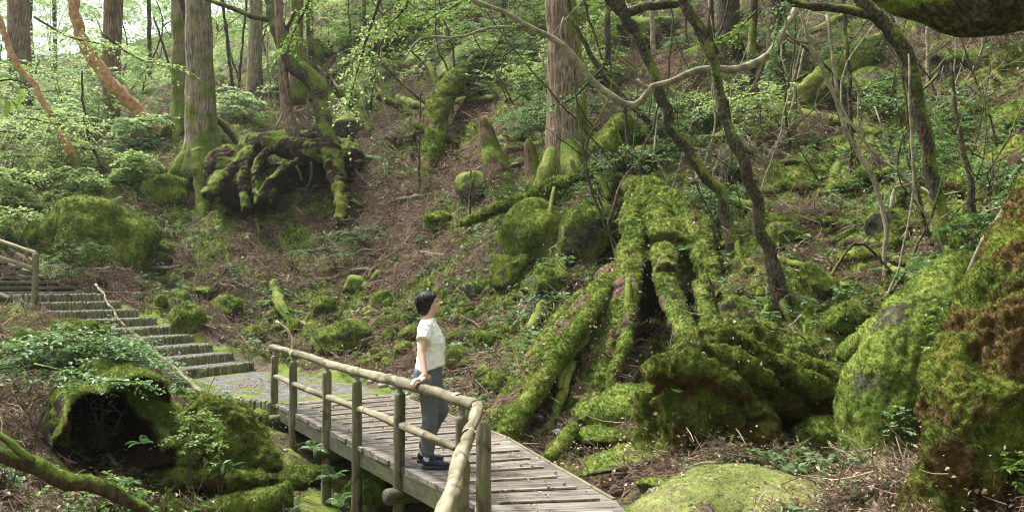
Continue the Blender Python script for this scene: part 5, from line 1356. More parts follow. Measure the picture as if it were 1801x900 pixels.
# thin saplings, vines and dead branches that tangle across the slope
tr_ = np.random.default_rng(31); cnt = 0
while cnt < 84:
    u = tr_.random()
    if u < .62: px, py, hh = tr_.uniform(1060, 1790), tr_.uniform(150, 500), tr_.uniform(120, 420)
    elif u < .84: px, py, hh = tr_.uniform(560, 1080), tr_.uniform(80, 300), tr_.uniform(100, 260)
    else: px, py, hh = tr_.uniform(120, 560), tr_.uniform(110, 240), tr_.uniform(100, 260)
    if 640 < px < 780 and py > 240: continue
    if 640 < px < 840 and 430 < py < 620: continue
    w = tr_.uniform(2.6, 6.5); lean = tr_.normal(0, .30); bow = tr_.normal(0, .17) * hh
    pts = [(px + lean * hh * t + bow * math.sin(math.pi * t) + tr_.normal(0, .02) * hh, py - hh * t, w * (1 - .6 * t)) for t in (1, .75, .5, .25, 0)]
    Y0 = ground(px, py)[1]
    lm = []
    for q in range(int(tr_.integers(1, 4))):
        i = int(tr_.integers(1, 4)); sg = tr_.choice([-1, 1]); l = hh * tr_.uniform(.12, .3)
        lm.append([(pts[i][0] + sg * l, pts[i][1] - l * tr_.uniform(.3, 1.0), 1.2), (pts[i][0] + sg * l * .5, pts[i][1] - l * .35, 1.8), (pts[i][0], pts[i][1], 2.4)])
    mt = 'pale_bark' if tr_.random() < .4 else 'bark'
    tree(say([("thin pale sapling" if mt == 'pale_bark' else "thin dark sapling"), ("bare pale stem" if mt == 'pale_bark' else "bare dark stem")], px, py), pts, mt, limbs=lm, moss=(.3 if mt == 'bark' else .02, .3, .5), nseg=6, lump=.006, seed=200 + cnt, wob=.05, name="sapling", cat="sapling", sink=.1, Y=Y0, dY=float(tr_.normal(0, .3)), group="thin saplings on the slope", step=.25)
    cnt += 1
cnt = 0
while cnt < 95:
    u = tr_.random()
    if u < .45: px, py = tr_.uniform(1000, 1790), tr_.uniform(130, 660)
    elif u < .85: px, py = tr_.uniform(480, 1000), tr_.uniform(60, 620)
    else: px, py = tr_.uniform(60, 480), tr_.uniform(270, 560)
    g = ground(px, py)
    if calm(g[0:1], g[1:2])[0] < .95 or (660 < px < 840 and 470 < py < 600): continue
    L = tr_.uniform(30, 130); a = tr_.normal(0, .55); w = tr_.uniform(2.5, 9)
    q = []
    for t in (-.5, -.15, .2, .5):
        x_, y_ = px + L * t * math.cos(a) + tr_.normal(0, 2), py + L * t * math.sin(a) + tr_.normal(0, 3)
        gg = ground(x_, y_); q.append((x_, y_, w * (1 - .5 * abs(t + .1)), gg[1] - .10 - .3 * w * gg[1] / F_PX))
    ym = np.median([k[3] for k in q]); q = [(k[0], k[1], k[2], float(np.clip(k[3], ym - .5, ym + .5))) for k in q]
    kind = tr_.random(); mossy = kind < (.65 if px > 950 else .3)
    mt = 'deadwood' if mossy else ('pale_bark' if kind > .7 else 'bark')
    sb = [[(q[1][0] + tr_.normal(0, L * .2), q[1][1] - tr_.uniform(5, L * .25), w * .25, ym - .15), (q[1][0], q[1][1], w * .5, q[1][3])]] if w > 4 else []
    c_, r_ = px_path(q)
    o, c, r = stem("fallen_branch", q, mt, None, None, moss=((.6 if mossy else -.2), .4, .5), nseg=7, lump=.012, wob=.04, seed=cnt,
        label=say([("mossy fallen branch" if mossy else ("pale fallen branch" if mt == 'pale_bark' else "brown fallen branch"))] + ([("short " if L < 70 else "long ") + ("mossy stick" if mossy else "bare stick")]), px, py), cat="branch", group="dead branches lying on the slope")
    for s2 in sb: stem("side_branch", s2, mt, o, c[-1], moss=(.4 if mossy else -.2, .3, .5), nseg=5, lump=.004)
    cnt += 1
def mat_litter(name, c0, c1, transl=0.0, rough=.85):
    b = NB(name)
    return b.bsdf(b.mix(b.attr("lv"), c0, c1), rough, .15, None, transl)
M['needle'] = mat_litter('brown_needles', (.028, .018, .012), (.13, .085, .058))
# ------------------------------------------------------------------ leaves, shrubs, ferns
def leaf_quads(c, axis, side, L, w, rng, curl=.25):
    """pointed leaves, 4 corners each, slightly folded along the rib"""
    up = nrm(np.cross(axis, side)); up = np.where(up[:, 2:3] < 0, -up, up)
    Ls, ws = L[:, None], w[:, None]
    b, t = c, c + axis * Ls - up * Ls * curl * .4
    m = c + axis * Ls * .48
    V = np.stack([b, m + side * ws + up * ws * .25, t, m - side * ws + up * ws * .25], 1)
    return V.reshape(-1, 3)

def sprays(o, d, length, per, leaf, rng, droop=.25, ratio=.30, flatness=.3):
    """leafy twigs: alternate leaves in a roughly level plane along each twig"""
    n = len(o)
    t = (np.arange(per) + .6) / per
    T = np.tile(t, n); O = np.repeat(o, per, 0); D = np.repeat(d, per, 0); Ln = np.repeat(length, per)
    pos = O + D * (Ln * T)[:, None] - np.array([0, 0, 1.0]) * (droop * Ln * T ** 2)[:, None]
    s = np.where(np.arange(len(T)) % 2 == 0, 1.0, -1.0)[:, None]
    perp = nrm(np.cross(D, np.array([[0, 0, 1.0]]) + rng.normal(0, flatness, D.shape)))
    ax = nrm(D * .55 + perp * s * .85 + rng.normal(0, .22, D.shape) + np.array([0, 0, -.12]))
    nr_ = nrm(np.array([[0, 0, 1.0]]) + rng.normal(0, flatness, D.shape))
    side = nrm(np.cross(nr_, ax))
    L = leaf * rng.uniform(.35, 1.45, len(T)) * (1.05 - .35 * T)
    V = leaf_quads(pos, ax, side, L, L * ratio, rng)
    Fq = np.arange(len(V)).reshape(-1, 4)
    lv = np.repeat(np.clip(rng.normal(.5, .25, len(T)), 0, 1), 4)
    return V, Fq, lv

def twig_prisms(a, b, c, r):
    """thin three-sided twigs a-b-c carrying each spray"""
    t = nrm(c - a); u = nrm(np.cross(t, np.array([[.13, .2, 1.0]]))); v = np.cross(t, u); n = len(a)
    rows = []
    for p_, s_ in ((a, 1.0), (b, .8), (c, .35)):
        for q in range(3):
            an = q * 2.094; rows.append(p_ + (u * math.cos(an) + v * math.sin(an)) * r * s_)
    V = np.stack(rows, 1).reshape(-1, 3); base = np.arange(n)[:, None] * 9; f = []
    for lv_ in (0, 3):
        for q in range(3):
            w = (q + 1) % 3; f.append(np.stack([base[:, 0] + lv_ + q, base[:, 0] + lv_ + w, base[:, 0] + lv_ + 3 + w, base[:, 0] + lv_ + 3 + q], -1))
    return V, [np.zeros((0, 3), int), np.vstack(f)]

def shrub(label, px, pyb, w, h, mat, leaf=.06, twigs=120, per=9, nst=4, seed=0, name="shrub", cat="shrub", group=None, Y=None, layers=5, droop=.25, low=.25, ratio=.30, stem_mat='bark', deep=.7, dense=1.0):
    g = ground(px, pyb) if Y is None else at(px, pyb, Y)
    if Y is not None: g[2] = max(gz(g[0], g[1])[0], g[2] - 3)
    Yc = g[1]; s = Yc / F_PX; rng = np.random.default_rng(seed + 1000)
    wm, hm = w * s, h * s
    zl = at(px, pyb, Yc)[2] - g[2] if Y is not None else 0
    root = tag(empty(name, g), label, cat, group)
    # layered leafy shelves at uneven heights, each carried by a stem
    lay = []
    for k in range(layers):
        f = low + (1 - low) * ((k + rng.uniform(.1, .9)) / layers)
        a = rng.uniform(0, 6.28); r = rng.uniform(.05, .8) * .5
        taper = .55 + .45 * math.sin(math.pi * min(1, max(.12, 1 - f * .75)))
        lay.append((np.array([math.cos(a) * r * wm * taper, math.sin(a) * r * wm * deep * taper, zl + f * hm]), wm * rng.uniform(.22, .38)))
    parts = []
    for k in range(nst):
        tgt = lay[k % layers][0]
        mid_ = tgt * np.array([.35, .35, .6]) + rng.normal(0, .05 * hm, 3)
        parts.append(tube(g + np.array([[0, 0, -.05], mid_, tgt]), np.array([.010, .007, .003]) * max(.8, hm * .9), 6, hm / 6))
    k = rng.integers(0, layers, int(twigs * dense))
    C = np.array([l[0] for l in lay])[k]; Rr = np.array([l[1] for l in lay])[k]
    a = rng.uniform(0, 6.28, len(k)); rad = np.sqrt(rng.random(len(k))) * Rr
    o_ = g + C + np.stack([np.cos(a) * rad, np.sin(a) * rad * deep, rng.normal(0, .035 * hm, len(k)) + .12 * Rr - .25 * rad ** 2 / Rr], -1)
    a2 = a + rng.normal(0, .7, len(k))
    d = nrm(np.stack([np.cos(a2), np.sin(a2) * deep, rng.normal(.05, .2, len(k))], -1))
    ln = Rr * rng.uniform(.4, .8, len(k))
    V, Fq, lv = sprays(o_, d, ln, per, leaf, rng, droop, ratio)
    obj("foliage", V, Fq, M[mat], root, g, {"lv": lv}, smooth=False)
    if Yc < 36: parts.append(twig_prisms(g + C + np.array([0, 0, .02 * hm]), o_, o_ + d * (ln * .9)[:, None] - np.array([0, 0, 1.0]) * (droop * ln * .8)[:, None], .0022 + .00012 * Yc))
    V, Fs = join(parts)
    obj("stem", V, Fs, M[stem_mat], root, g, {"moss": np.clip(.2 + fbm(V, 2), 0, 1)})
    return root

_frond_cache = {}
def frond_mesh(mat, seed, pairs=13, L=1.0, w=.16, arch=.55):
    key = (mat, seed)
    if key in _frond_cache: return _frond_cache[key]
    rng = np.random.default_rng(seed)
    t = np.linspace(0, 1, pairs + 1)[1:]
    def c(t): return np.stack([t * L * (1 - .18 * t), 0 * t, arch * L * (t * 1.15 - 1.25 * t ** 2)], -1)
    P0 = c(t); tan = nrm(c(t + .01) - c(t - .01))
    prof = np.sin(np.pi * np.clip(t * .86 + .14, 0, 1)) ** .8
    Vs = []
    for s in (1, -1):
        ax = nrm(np.array([[0, s, 0]]) * 1.0 + tan * .45 + np.array([[0, 0, -.18]]) + rng.normal(0, .05, tan.shape))
        nn = nrm(np.cross(tan, np.array([[0, 1.0, 0]])) * -1); sd2 = nrm(np.cross(nn, ax))
        l = w * 1.9 * prof * rng.uniform(.9, 1.1, len(t)); Vs.append(leaf_quads(P0, ax, sd2, l, l * .0 + .032 * L * (.5 + .5 * prof), rng))
    V = np.vstack(Vs); F4 = np.arange(len(V)).reshape(-1, 4)
    tt = np.linspace(0, 1, 8); cc = c(tt); hw = (.008 * L * (1 - tt * .8))[:, None] * np.array([[0, 1, 0]])
    RV = np.vstack([cc - hw, cc + hw]); i = np.arange(7)
    RF = np.stack([i, i + 1, i + 9, i + 8], -1) + len(V)
    lv = np.concatenate([np.repeat(rng.uniform(.2, .9, len(V) // 4), 4), np.full(16, .2)])
    me = mesh_data("frond", np.vstack([V, RV]), np.vstack([F4, RF]), M[mat], {"lv": lv}, smooth=False)
    _frond_cache[key] = me
    return me

def fern(label, px, py, w, n, seed, mat='fern', Y=None, group=None, tilt=.35, base=None, name='fern', cat='fern'):
    g = (ground(px, py) if Y is None else at(px, py, Y)) if base is None else base
    s = w * g[1] / F_PX * .5; rng = np.random.default_rng(seed + 50)
    root = tag(empty(name, g), label, cat, group)
    for k in range(n):
        o = bpy.data.objects.new("frond", frond_mesh(mat, int(rng.integers(0, 5)))); link(o, root)
        L = s * rng.uniform(.75, 1.2)
        o.scale = (L, L, L); o.rotation_euler = (rng.uniform(-.3, .3), rng.uniform(-tilt - .3, .1), 2 * math.pi * (k + rng.uniform(-.3, .3)) / n)
    return root

S_ = [  # px, base py, w, h, material, leaf m, twigs, per, layers, label
 (648, 215, 110, 170, 'leaf_pale', .075, 140, 9, 7, "pale leafy shrub in bright light right of the curved tree"),
 (560, 110, 130, 120, 'leaf_pale', .09, 110, 9, 6, "shrub of bright pale leaves behind the curved tree's bend"),
 (680, 90, 160, 100, 'leaf_fresh', .09, 150, 9, 6, "bright green shrub at the top, over the dark mossy log"),
 (620, 30, 150, 90, 'leaf_pale', .10, 120, 9, 5, "pale shrub at the very top left of centre"),
 (760, 60, 160, 90, 'leaf_fresh', .10, 130, 9, 5, "leafy shrub at the top above the twisted snag"),
 (870, 150, 150, 110, 'leaf_blue', .08, 190, 9, 6, "blue-green shrub left of the straight cedar"),
 (905, 80, 130, 110, 'leaf_dark', .09, 130, 9, 6, "darker shrub at the top left of the straight cedar"),
 (960, 262, 140, 100, 'leaf_blue', .055, 200, 10, 6, "small leaved shrub across the straight cedar's foot"),
 (1070, 100, 100, 120, 'leaf_fresh', .08, 100, 9, 6, "leafy shrub behind the slim trunk right of the cedar"),
 (1250, 235, 180, 75, 'leaf_pale', .075, 150, 9, 4, "level sprays of pale leaves between the crooked pair"),
 (1335, 270, 150, 120, 'leaf_pale', .075, 150, 9, 5, "pale leafy sprays right of the crooked pair of trunks"),
 (1300, 110, 110, 80, 'leaf_dark', .08, 80, 9, 5, "dark leaved shrub at the foot of the broad dark trunk"),
 (1560, 205, 80, 60, 'leaf_fresh', .07, 50, 8, 4, "small green shrub under the fallen mossy slab"),
 (1690, 250, 120, 50, 'leaf_blue', .06, 60, 8, 4, "low blue-green shrub on the upper fallen log"),
 (1770, 110, 120, 80, 'leaf_dark', .07, 80, 8, 4, "dark shrub under the overhead bough at the right edge"),
 (600, 488, 150, 78, 'leaf_blue', .045, 230, 12, 5, "soft blue-green feathery shrub above the mossy stones"),
 (650, 440, 90, 44, 'leaf_blue', .045, 110, 11, 4, "low feathery shrub on the brown slope"),
 (415, 368, 96, 34, 'leaf_blue', .06, 110, 11, 3, "low blue-green shrub before the nurse stump"),
 (125, 500, 120, 84, 'leaf_blue', .05, 120, 10, 5, "feathery pale shrub before the largest rounded boulder"),
 (690, 320, 60, 34, 'leaf_blue', .05, 40, 9, 3, "small leafy sprout beside the arched mossy branch"),
 (1000, 220, 60, 40, 'leaf_pale', .05, 50, 9, 3, "tuft of pale leaves against the cedar trunk"),
 (330, 560, 40, 30, 'leaf_dark', .05, 40, 9, 3, "dark fern-like shrub at the right of the domed stone"),
 (1660, 505, 140, 70, 'leaf_blue', .055, 100, 9, 4, "leafy plants crowning the tall mossy rock"),
 (1740, 470, 130, 100, 'leaf_dark', .07, 90, 9, 5, "dark leafy shrub behind the leaning trunk"),
 (1350, 585, 70, 40, 'leaf_blue', .045, 50, 9, 3, "small blue-green shrub above the layered root mass"),
 (1200, 585, 50, 60, 'leaf_blue', .04, 70, 9, 4, "pale leaved plant on the great stump's right root"),
 (1115, 480, 110, 40, 'leaf_blue', .05, 60, 9, 3, "leafy plants hanging over the great stump's front"),
 (920, 400, 90, 50, 'leaf_dark', .05, 90, 9, 4, "leafy shrub growing on the tall mossy block"),
 (1120, 395, 60, 40, 'leaf_blue', .05, 36, 9, 3, "sprout of pale leaves on the great stump's shoulder"),
]
for k, (px, py, w, h, mt, lf, tw, per, ly, lab) in enumerate(S_):
    shrub(lab, px, py, w, h, mt, lf, tw, per, 4, 100 + k, layers=ly)
# leafy shrub arching over the hollow stump
shrub("wide blue-green shrub spreading over the hollow stump", 140, 695, 310, 100, 'leaf_blue', .075, 400, 10, 7, 201, Y=9.9, layers=11, low=.4, droop=.12, deep=.5)
shrub("green leafy branch reaching along the log steps", 215, 660, 130, 60, 'leaf_blue', .05, 100, 10, 4, 202, Y=11.8, layers=5, low=.4, droop=.1, deep=.4)

shrub("small leaved plant on the lumpy root mound", 330, 820, 130, 90, 'leaf_fresh', .05, 70, 8, 4, 204, Y=8.5, layers=5, low=.2)
shrub("dark glossy seedling at the right of the root mound", 385, 860, 46, 50, 'leaf_dark', .10, 10, 7, 2, 205, Y=8.4, layers=2, low=.6)
shrub("green seedlings in front of the mossy bough", 190, 890, 160, 50, 'leaf_fresh', .06, 50, 8, 4, 206, Y=7.6, layers=5)
shrub("sparse leafy plant at the left edge under the bough", 20, 860, 120, 60, 'leaf_blue', .05, 40, 8, 3, 207, layers=4)
shrub("climbing leafy sprigs on the right flank of the tall rock", 1662, 660, 60, 130, 'leaf_fresh', .05, 50, 8, 3, 208, Y=7.75, layers=6, low=.05, deep=.3)
shrub("small seedlings on the face of the tall mossy rock", 1585, 765, 80, 50, 'leaf_blue', .045, 26, 7, 3, 209, Y=7.65, layers=4, low=.1)
shrub("seedlings at the base of the tall rock by the path", 1540, 838, 90, 40, 'leaf_blue', .045, 34, 7, 3, 210, Y=7.3, layers=4, low=.1)
shrub("leafy sprigs at the right edge on the leaning trunk's foot", 1790, 860, 70, 70, 'leaf_fresh', .045, 34, 7, 3, 211, Y=5.2, layers=4, low=.1)
shrub("seedlings at the foot of the root mass by the stream bed", 1205, 835, 60, 30, 'leaf_blue', .04, 24, 7, 3, 212, Y=8.1, layers=3, low=.2)
# hazy wood at the upper left: understory shrubs, each its own plant
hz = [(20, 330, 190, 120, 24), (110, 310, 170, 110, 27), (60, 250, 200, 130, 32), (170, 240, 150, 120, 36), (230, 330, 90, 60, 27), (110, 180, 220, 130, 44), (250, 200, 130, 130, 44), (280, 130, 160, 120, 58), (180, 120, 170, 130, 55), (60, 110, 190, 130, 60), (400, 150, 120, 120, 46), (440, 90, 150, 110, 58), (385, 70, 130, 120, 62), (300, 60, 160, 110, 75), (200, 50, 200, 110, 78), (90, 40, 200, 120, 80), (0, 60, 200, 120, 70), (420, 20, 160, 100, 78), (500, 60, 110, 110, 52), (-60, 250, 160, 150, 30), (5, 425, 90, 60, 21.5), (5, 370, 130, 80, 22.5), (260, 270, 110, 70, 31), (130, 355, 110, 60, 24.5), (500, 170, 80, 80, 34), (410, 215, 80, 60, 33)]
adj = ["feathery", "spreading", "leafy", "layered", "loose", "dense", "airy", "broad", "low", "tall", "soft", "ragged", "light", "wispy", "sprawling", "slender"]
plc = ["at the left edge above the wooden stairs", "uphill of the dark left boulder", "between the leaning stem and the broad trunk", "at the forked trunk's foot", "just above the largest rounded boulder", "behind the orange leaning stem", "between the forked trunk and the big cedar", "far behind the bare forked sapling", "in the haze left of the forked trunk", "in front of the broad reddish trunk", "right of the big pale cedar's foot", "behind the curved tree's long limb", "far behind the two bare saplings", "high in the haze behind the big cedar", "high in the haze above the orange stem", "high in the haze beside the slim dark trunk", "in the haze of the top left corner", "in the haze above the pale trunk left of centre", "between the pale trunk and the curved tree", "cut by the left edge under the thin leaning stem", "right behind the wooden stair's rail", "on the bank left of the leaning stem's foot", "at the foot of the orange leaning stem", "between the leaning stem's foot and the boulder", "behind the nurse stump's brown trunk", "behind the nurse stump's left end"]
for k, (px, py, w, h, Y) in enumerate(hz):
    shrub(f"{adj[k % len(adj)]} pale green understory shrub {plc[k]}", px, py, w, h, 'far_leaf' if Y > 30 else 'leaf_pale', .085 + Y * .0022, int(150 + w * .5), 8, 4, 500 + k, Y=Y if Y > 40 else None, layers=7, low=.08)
# foreground sprig at the left edge: every leaf its own piece
lb = at(-40, 150, 3.6)
ls = tag(empty("leafy_branch", lb), "close bright green leafy branch poking in at the left edge", "branch")
c_, r_ = px_path([(-160, 150, 5, 3.6), (-40, 148, 4, 3.6), (20, 140, 3, 3.6), (48, 150, 2, 3.6)])
V, Fs = tube(c_, r_, 6, .03); obj("twig", V, Fs, M['bark'], ls, lb, {"moss": np.zeros(len(V))})
rng = np.random.default_rng(4); LM = []
for k in range(3):
    n = 7; t = np.linspace(0, 1, n); wd = np.sin(np.pi * np.clip(t * .93 + .04, 0, 1)) ** .8 * .2; z = -.35 * t ** 2
    V = np.vstack([np.c_[t, -wd, z + .05 * wd], np.c_[t, 0 * t, z - .03], np.c_[t, wd, z + .05 * wd]]); i = np.arange(n - 1)
    LM.append(mesh_data("leaf", V, np.vstack([np.stack([i, i + 1, i + 1 + n, i + n], -1), np.stack([i + n, i + 1 + n, i + 1 + 2 * n, i + 2 * n], -1)]), M['leaf_fresh'] if k else M['fern'], {"lv": np.full(3 * n, .3 + .3 * k)}))
for k in range(26):
    p = at(rng.uniform(-50, 46), rng.normal(148, 22), rng.uniform(3.45, 3.75)) - lb
    o = bpy.data.objects.new("leaf", LM[k % 3]); link(o, ls); o.location = p
    s = rng.uniform(.04, .075); o.scale = (s, s, s); o.rotation_euler = (rng.uniform(-.5, .5), rng.uniform(-.3, .9), rng.uniform(-1.6, 1.6) + (math.pi if rng.random() < .3 else 0))

DEAD_FRONDS = [(428, 548, 60, 9, "heap of rust brown dead cedar fronds above the landing"), (470, 552, 40, 7, "small brown dead frond heap right of the upright mossy stone"), (700, 262, 80, 9, "round brown heap of dead fronds at the top of the bare slope"), (730, 268, 50, 7, "smaller brown frond heap beside the round one"), (520, 480, 50, 7, "brown dead fronds below the nurse stump's long root"), (690, 395, 50, 7, "brown dead fronds on the bare slope above the pole")]
FERNS = [(548, 792, 70, 6, 9.9, "fern with pale green fronds under the bridge by the second post"), (585, 842, 90, 6, 9.7, "green fern in the dark below the bridge deck"), (600, 885, 60, 5, 9.0, "bright small fern under the deck near the bottom edge"),
 (475, 345, 40, 7, None, "fern in the shade under the nurse stump"), (530, 362, 50, 8, None, "bright fern before the nurse stump's hollow"), (566, 366, 40, 7, None, "fern at the right root of the nurse stump"), (655, 280, 60, 7, None, "dark fern right of the nurse stump"),
 (345, 565, 46, 7, None, "dark green fern leaning on the domed mossy stone"), (415, 560, 50, 6, None, "fern beside the upright mossy stone"), (690, 560, 34, 6, None, "fern on the rounded mossy stone"), (560, 545, 30, 6, None, "little fern on the green mossy stone"),
 (1015, 235, 60, 7, None, "green fern against the cedar's mossy right side"), (1110, 395, 50, 6, 14.2, "fern on the great stump's top"), (1205, 440, 50, 6, 13.0, "fern hanging under the great stump's right shoulder"), (1000, 410, 40, 6, None, "fern on the steep mossy face"), (960, 430, 40, 6, None, "fern on the tall mossy block's side"),
 (1190, 690, 30, 5, 8.1, "tiny fern on the layered root mass"), (1340, 590, 60, 7, None, "fern behind the layered root mass"), (1475, 585, 50, 6, None, "dark fern under the looping vine"), (1620, 470, 90, 8, 9.2, "fern on top of the tall mossy rock, left side"), (1690, 455, 90, 8, 9.3, "fern on top of the tall mossy rock, right side"),
 (1555, 480, 60, 7, None, "pale fern left of the mossy leaning trunk's foot"), (1500, 470, 50, 6, None, "pale fern under the long pale vine"), (1760, 410, 60, 7, None, "fern beside the mossy pale branch"), (110, 800, 70, 6, None, "fern in the litter left of the hollow stump"), (250, 780, 60, 6, 8.3, "fern before the hollow stump's mouth"), (225, 850, 60, 6, 7.6, "fern beside the mossy bough"),
 (420, 640, 40, 6, None, "fern at the back edge of the bridge landing"), (90, 610, 70, 7, None, "fern on the mossy bank under the wooden stairs"), (1030, 340, 40, 6, None, "fern below the sagging thin log"), (870, 300, 40, 6, None, "fern at the pointed snag's foot"), (1390, 480, 50, 6, None, "fern on the boulder behind the crooked pair"), (1650, 330, 50, 6, None, "fern under the upper fallen log")]
for k, (px, py, w, n, Y, lab) in enumerate(FERNS):
    fern(lab, px, py, w, n, k, 'fern' if k % 3 else 'leaf_blue', Y)

# undergrowth over the upper slope
ur = np.random.default_rng(77); cnt = 0
while cnt < 125:
    z = ur.random()
    if z < .6: px, py = ur.uniform(560, 1130), ur.uniform(10, 180)
    elif z < .8: px, py = ur.uniform(1080, 1800), ur.uniform(30, 420)
    else: px, py = ur.uniform(620, 1250), ur.uniform(180, 470)
    if 600 < px < 860 and py > 190: continue
    g = ground(px, py); sc = F_PX / g[1]
    w = ur.uniform(.7, 1.9) * sc; h = w * ur.uniform(.35, .7)
    mt = ('leaf_fresh', 'leaf_blue', 'leaf_fresh', 'leaf_pale', 'leaf_pale')[int(ur.integers(0, 5))] if py < 200 and px < 1130 else ('leaf_blue', 'leaf_dark', 'leaf_dark', 'fern')[int(ur.integers(0, 4))]
    kind = {'leaf_fresh': "bright green shrub", 'leaf_blue': "blue-green shrub", 'leaf_dark': "dark green shrub", 'leaf_pale': "pale leaved shrub", 'fern': "mid green shrub"}[mt]
    shrub(say(["low " + kind, "spreading " + kind, "loose " + kind], px, py), px, py, w, h, mt, .045 + g[1] * .0017, int(40 + 30 * w / 60), 8, 3, 700 + cnt, layers=5, low=.1, group="shrubs of the undergrowth on the slope")
    cnt += 1
# far-off wood closing the view up the valley, one mass
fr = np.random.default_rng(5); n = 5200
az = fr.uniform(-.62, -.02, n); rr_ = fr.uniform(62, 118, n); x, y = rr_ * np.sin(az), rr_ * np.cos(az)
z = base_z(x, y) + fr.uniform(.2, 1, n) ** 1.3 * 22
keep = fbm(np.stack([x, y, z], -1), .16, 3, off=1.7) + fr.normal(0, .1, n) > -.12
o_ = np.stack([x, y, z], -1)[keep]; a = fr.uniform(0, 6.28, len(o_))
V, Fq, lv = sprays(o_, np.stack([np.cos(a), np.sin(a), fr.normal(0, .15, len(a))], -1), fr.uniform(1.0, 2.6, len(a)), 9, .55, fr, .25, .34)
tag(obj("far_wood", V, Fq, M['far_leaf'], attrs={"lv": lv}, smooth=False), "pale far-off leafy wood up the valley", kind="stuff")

# leafy boughs hanging into the upper part of the view
def leafy_bough(label, pts, mat, leaf, n, seed, Y, spread=.5):
    rng = np.random.default_rng(seed + 3000)
    q = [(a, b, w, Y) for a, b, w in pts]
    c, r = px_path(q); b = c[0]
    root = tag(empty("leafy_bough", b), label, "branch")
    stem("branch", q, 'bark', root, b, moss=(.2, .4, .5), nseg=6, lump=.004, wob=.02)
    cc, rr2 = resample(c, r, .06); k = rng.integers(int(len(cc) * .25), len(cc), n)
    t = nrm(np.gradient(cc, axis=0))[k]
    d = nrm(t * .6 + rng.normal(0, .6, t.shape) * np.array([1, 1, .35]))
    V, Fq, lv = sprays(cc[k], d, rng.uniform(.3, 1.0, n) * spread, 10, leaf, rng, .2, .32)
    obj("foliage", V, Fq, M[mat], root, b, {"lv": lv}, smooth=False)
leafy_bough("leafy twig drooping across the top of the hollow stump's mouth", [(60, 640, 5), (120, 655, 4), (180, 668, 3), (240, 672, 2)], 'leaf_blue', .06, 50, 20, 8.5, .4)
leafy_bough("bright leafy bough hanging at the top between curved tree and snag", [(680, -40, 8), (655, 40, 6), (635, 100, 4), (612, 190, 2)], 'leaf_pale', .10, 56, 1, 20, 1.0)
leafy_bough("leafy bough drooping from the top just left of the snag", [(740, -50, 8), (715, 10, 6), (690, 40, 4), (660, 60, 2)], 'leaf_fresh', .10, 44, 2, 18, .9)
leafy_bough("bright leafy bough across the top right of the curved tree", [(560, -60, 8), (540, 10, 6), (520, 50, 4), (505, 85, 2)], 'leaf_fresh', .10, 36, 3, 19, .8)
leafy_bough("pale leafy bough reaching in front of the straight cedar's base", [(1060, 120, 6), (1010, 170, 5), (960, 190, 4), (915, 196, 2)], 'leaf_blue', .07, 60, 4, 17, .6)
leafy_bough("leafy bough hanging beside the dark shaded trunk at the top right", [(1400, -40, 6), (1375, 20, 4), (1362, 70, 3), (1355, 125, 2)], 'leaf_blue', .06, 34, 5, 11, .35)
leafy_bough("leafy bough between the broad dark trunk and the crooked pair", [(1330, 20, 5), (1300, 50, 4), (1265, 70, 3), (1230, 82, 2)], 'leaf_fresh', .07, 40, 6, 14, .5)
leafy_bough("level leafy bough of pale leaves right of the crooked pair", [(1420, 130, 6), (1370, 155, 5), (1310, 170, 4), (1250, 185, 2)], 'leaf_pale', .07, 70, 7, 14.5, .6)
leafy_bough("airy leafy bough crossing the big pale cedar's left side", [(180, 60, 5), (220, 90, 4), (260, 110, 3), (300, 118, 2)], 'leaf_pale', .10, 44, 8, 24, 1.1)
leafy_bough("airy leafy bough over the orange leaning stem", [(60, 30, 5), (110, 60, 4), (160, 75, 3), (205, 80, 2)], 'leaf_pale', .10, 44, 9, 25, 1.1)
leafy_bough("airy leafy bough at the left edge above the thin leaning stem's foot", [(-40, 190, 5), (20, 200, 4), (80, 215, 3), (140, 220, 2)], 'leaf_pale', .09, 50, 10, 21, 1.0)
leafy_bough("leafy bough at the top edge above the twisted snag", [(860, -50, 6), (820, -5, 5), (780, 20, 4), (730, 30, 2)], 'leaf_fresh', .09, 50, 11, 20, .9)
leafy_bough("leafy bough over the mossy leaning tree's middle", [(1650, 130, 5), (1620, 160, 4), (1570, 175, 3), (1535, 170, 2)], 'leaf_blue', .055, 30, 12, 12, .4)
leafy_bough("sparse leafy bough before the fallen logs at the right edge", [(1830, 240, 5), (1790, 300, 4), (1770, 340, 3), (1745, 350, 2)], 'leaf_blue', .05, 26, 13, 9.5, .35)

for k, (px, py, w, n, lab) in enumerate(DEAD_FRONDS): fern(lab, px, py, w, n, 300 + k, 'needle', None, None, .5, None, 'dead_frond_heap', 'dead fronds')
# ------------------------------------------------------------------ litter, twigs, seedlings scattered on the soil
def view_points(n, rng, r0=4.5, r1=45, azm=.62):
    az = rng.uniform(-azm, azm, n); r = np.exp(rng.uniform(math.log(r0), math.log(r1), n))
    x, y = r * np.sin(az), r * np.cos(az)
    c = calm(x, y)
    k = (c > .55) & (((x - 1.55) / .95) ** 2 + ((y - 6.75) / .62) ** 2 > 1)
    x, y = x[k], y[k]
    z = gz(x, y)
    e = .15
    nx, ny = (gz(x + e, y) - z) / e, (gz(x, y + e) - z) / e
    return np.stack([x, y, z], -1), nrm(np.stack([-nx, -ny, np.ones_like(nx)], -1)), np.hypot(x, y)

def region(P_):
    px, py = project(P_); m = np.zeros(len(P_))
    for s, a, b, rx, ry in REGIONS: m += s * np.exp(-((px - a) / rx) ** 2 - ((py - b) / ry) ** 2)
    return m

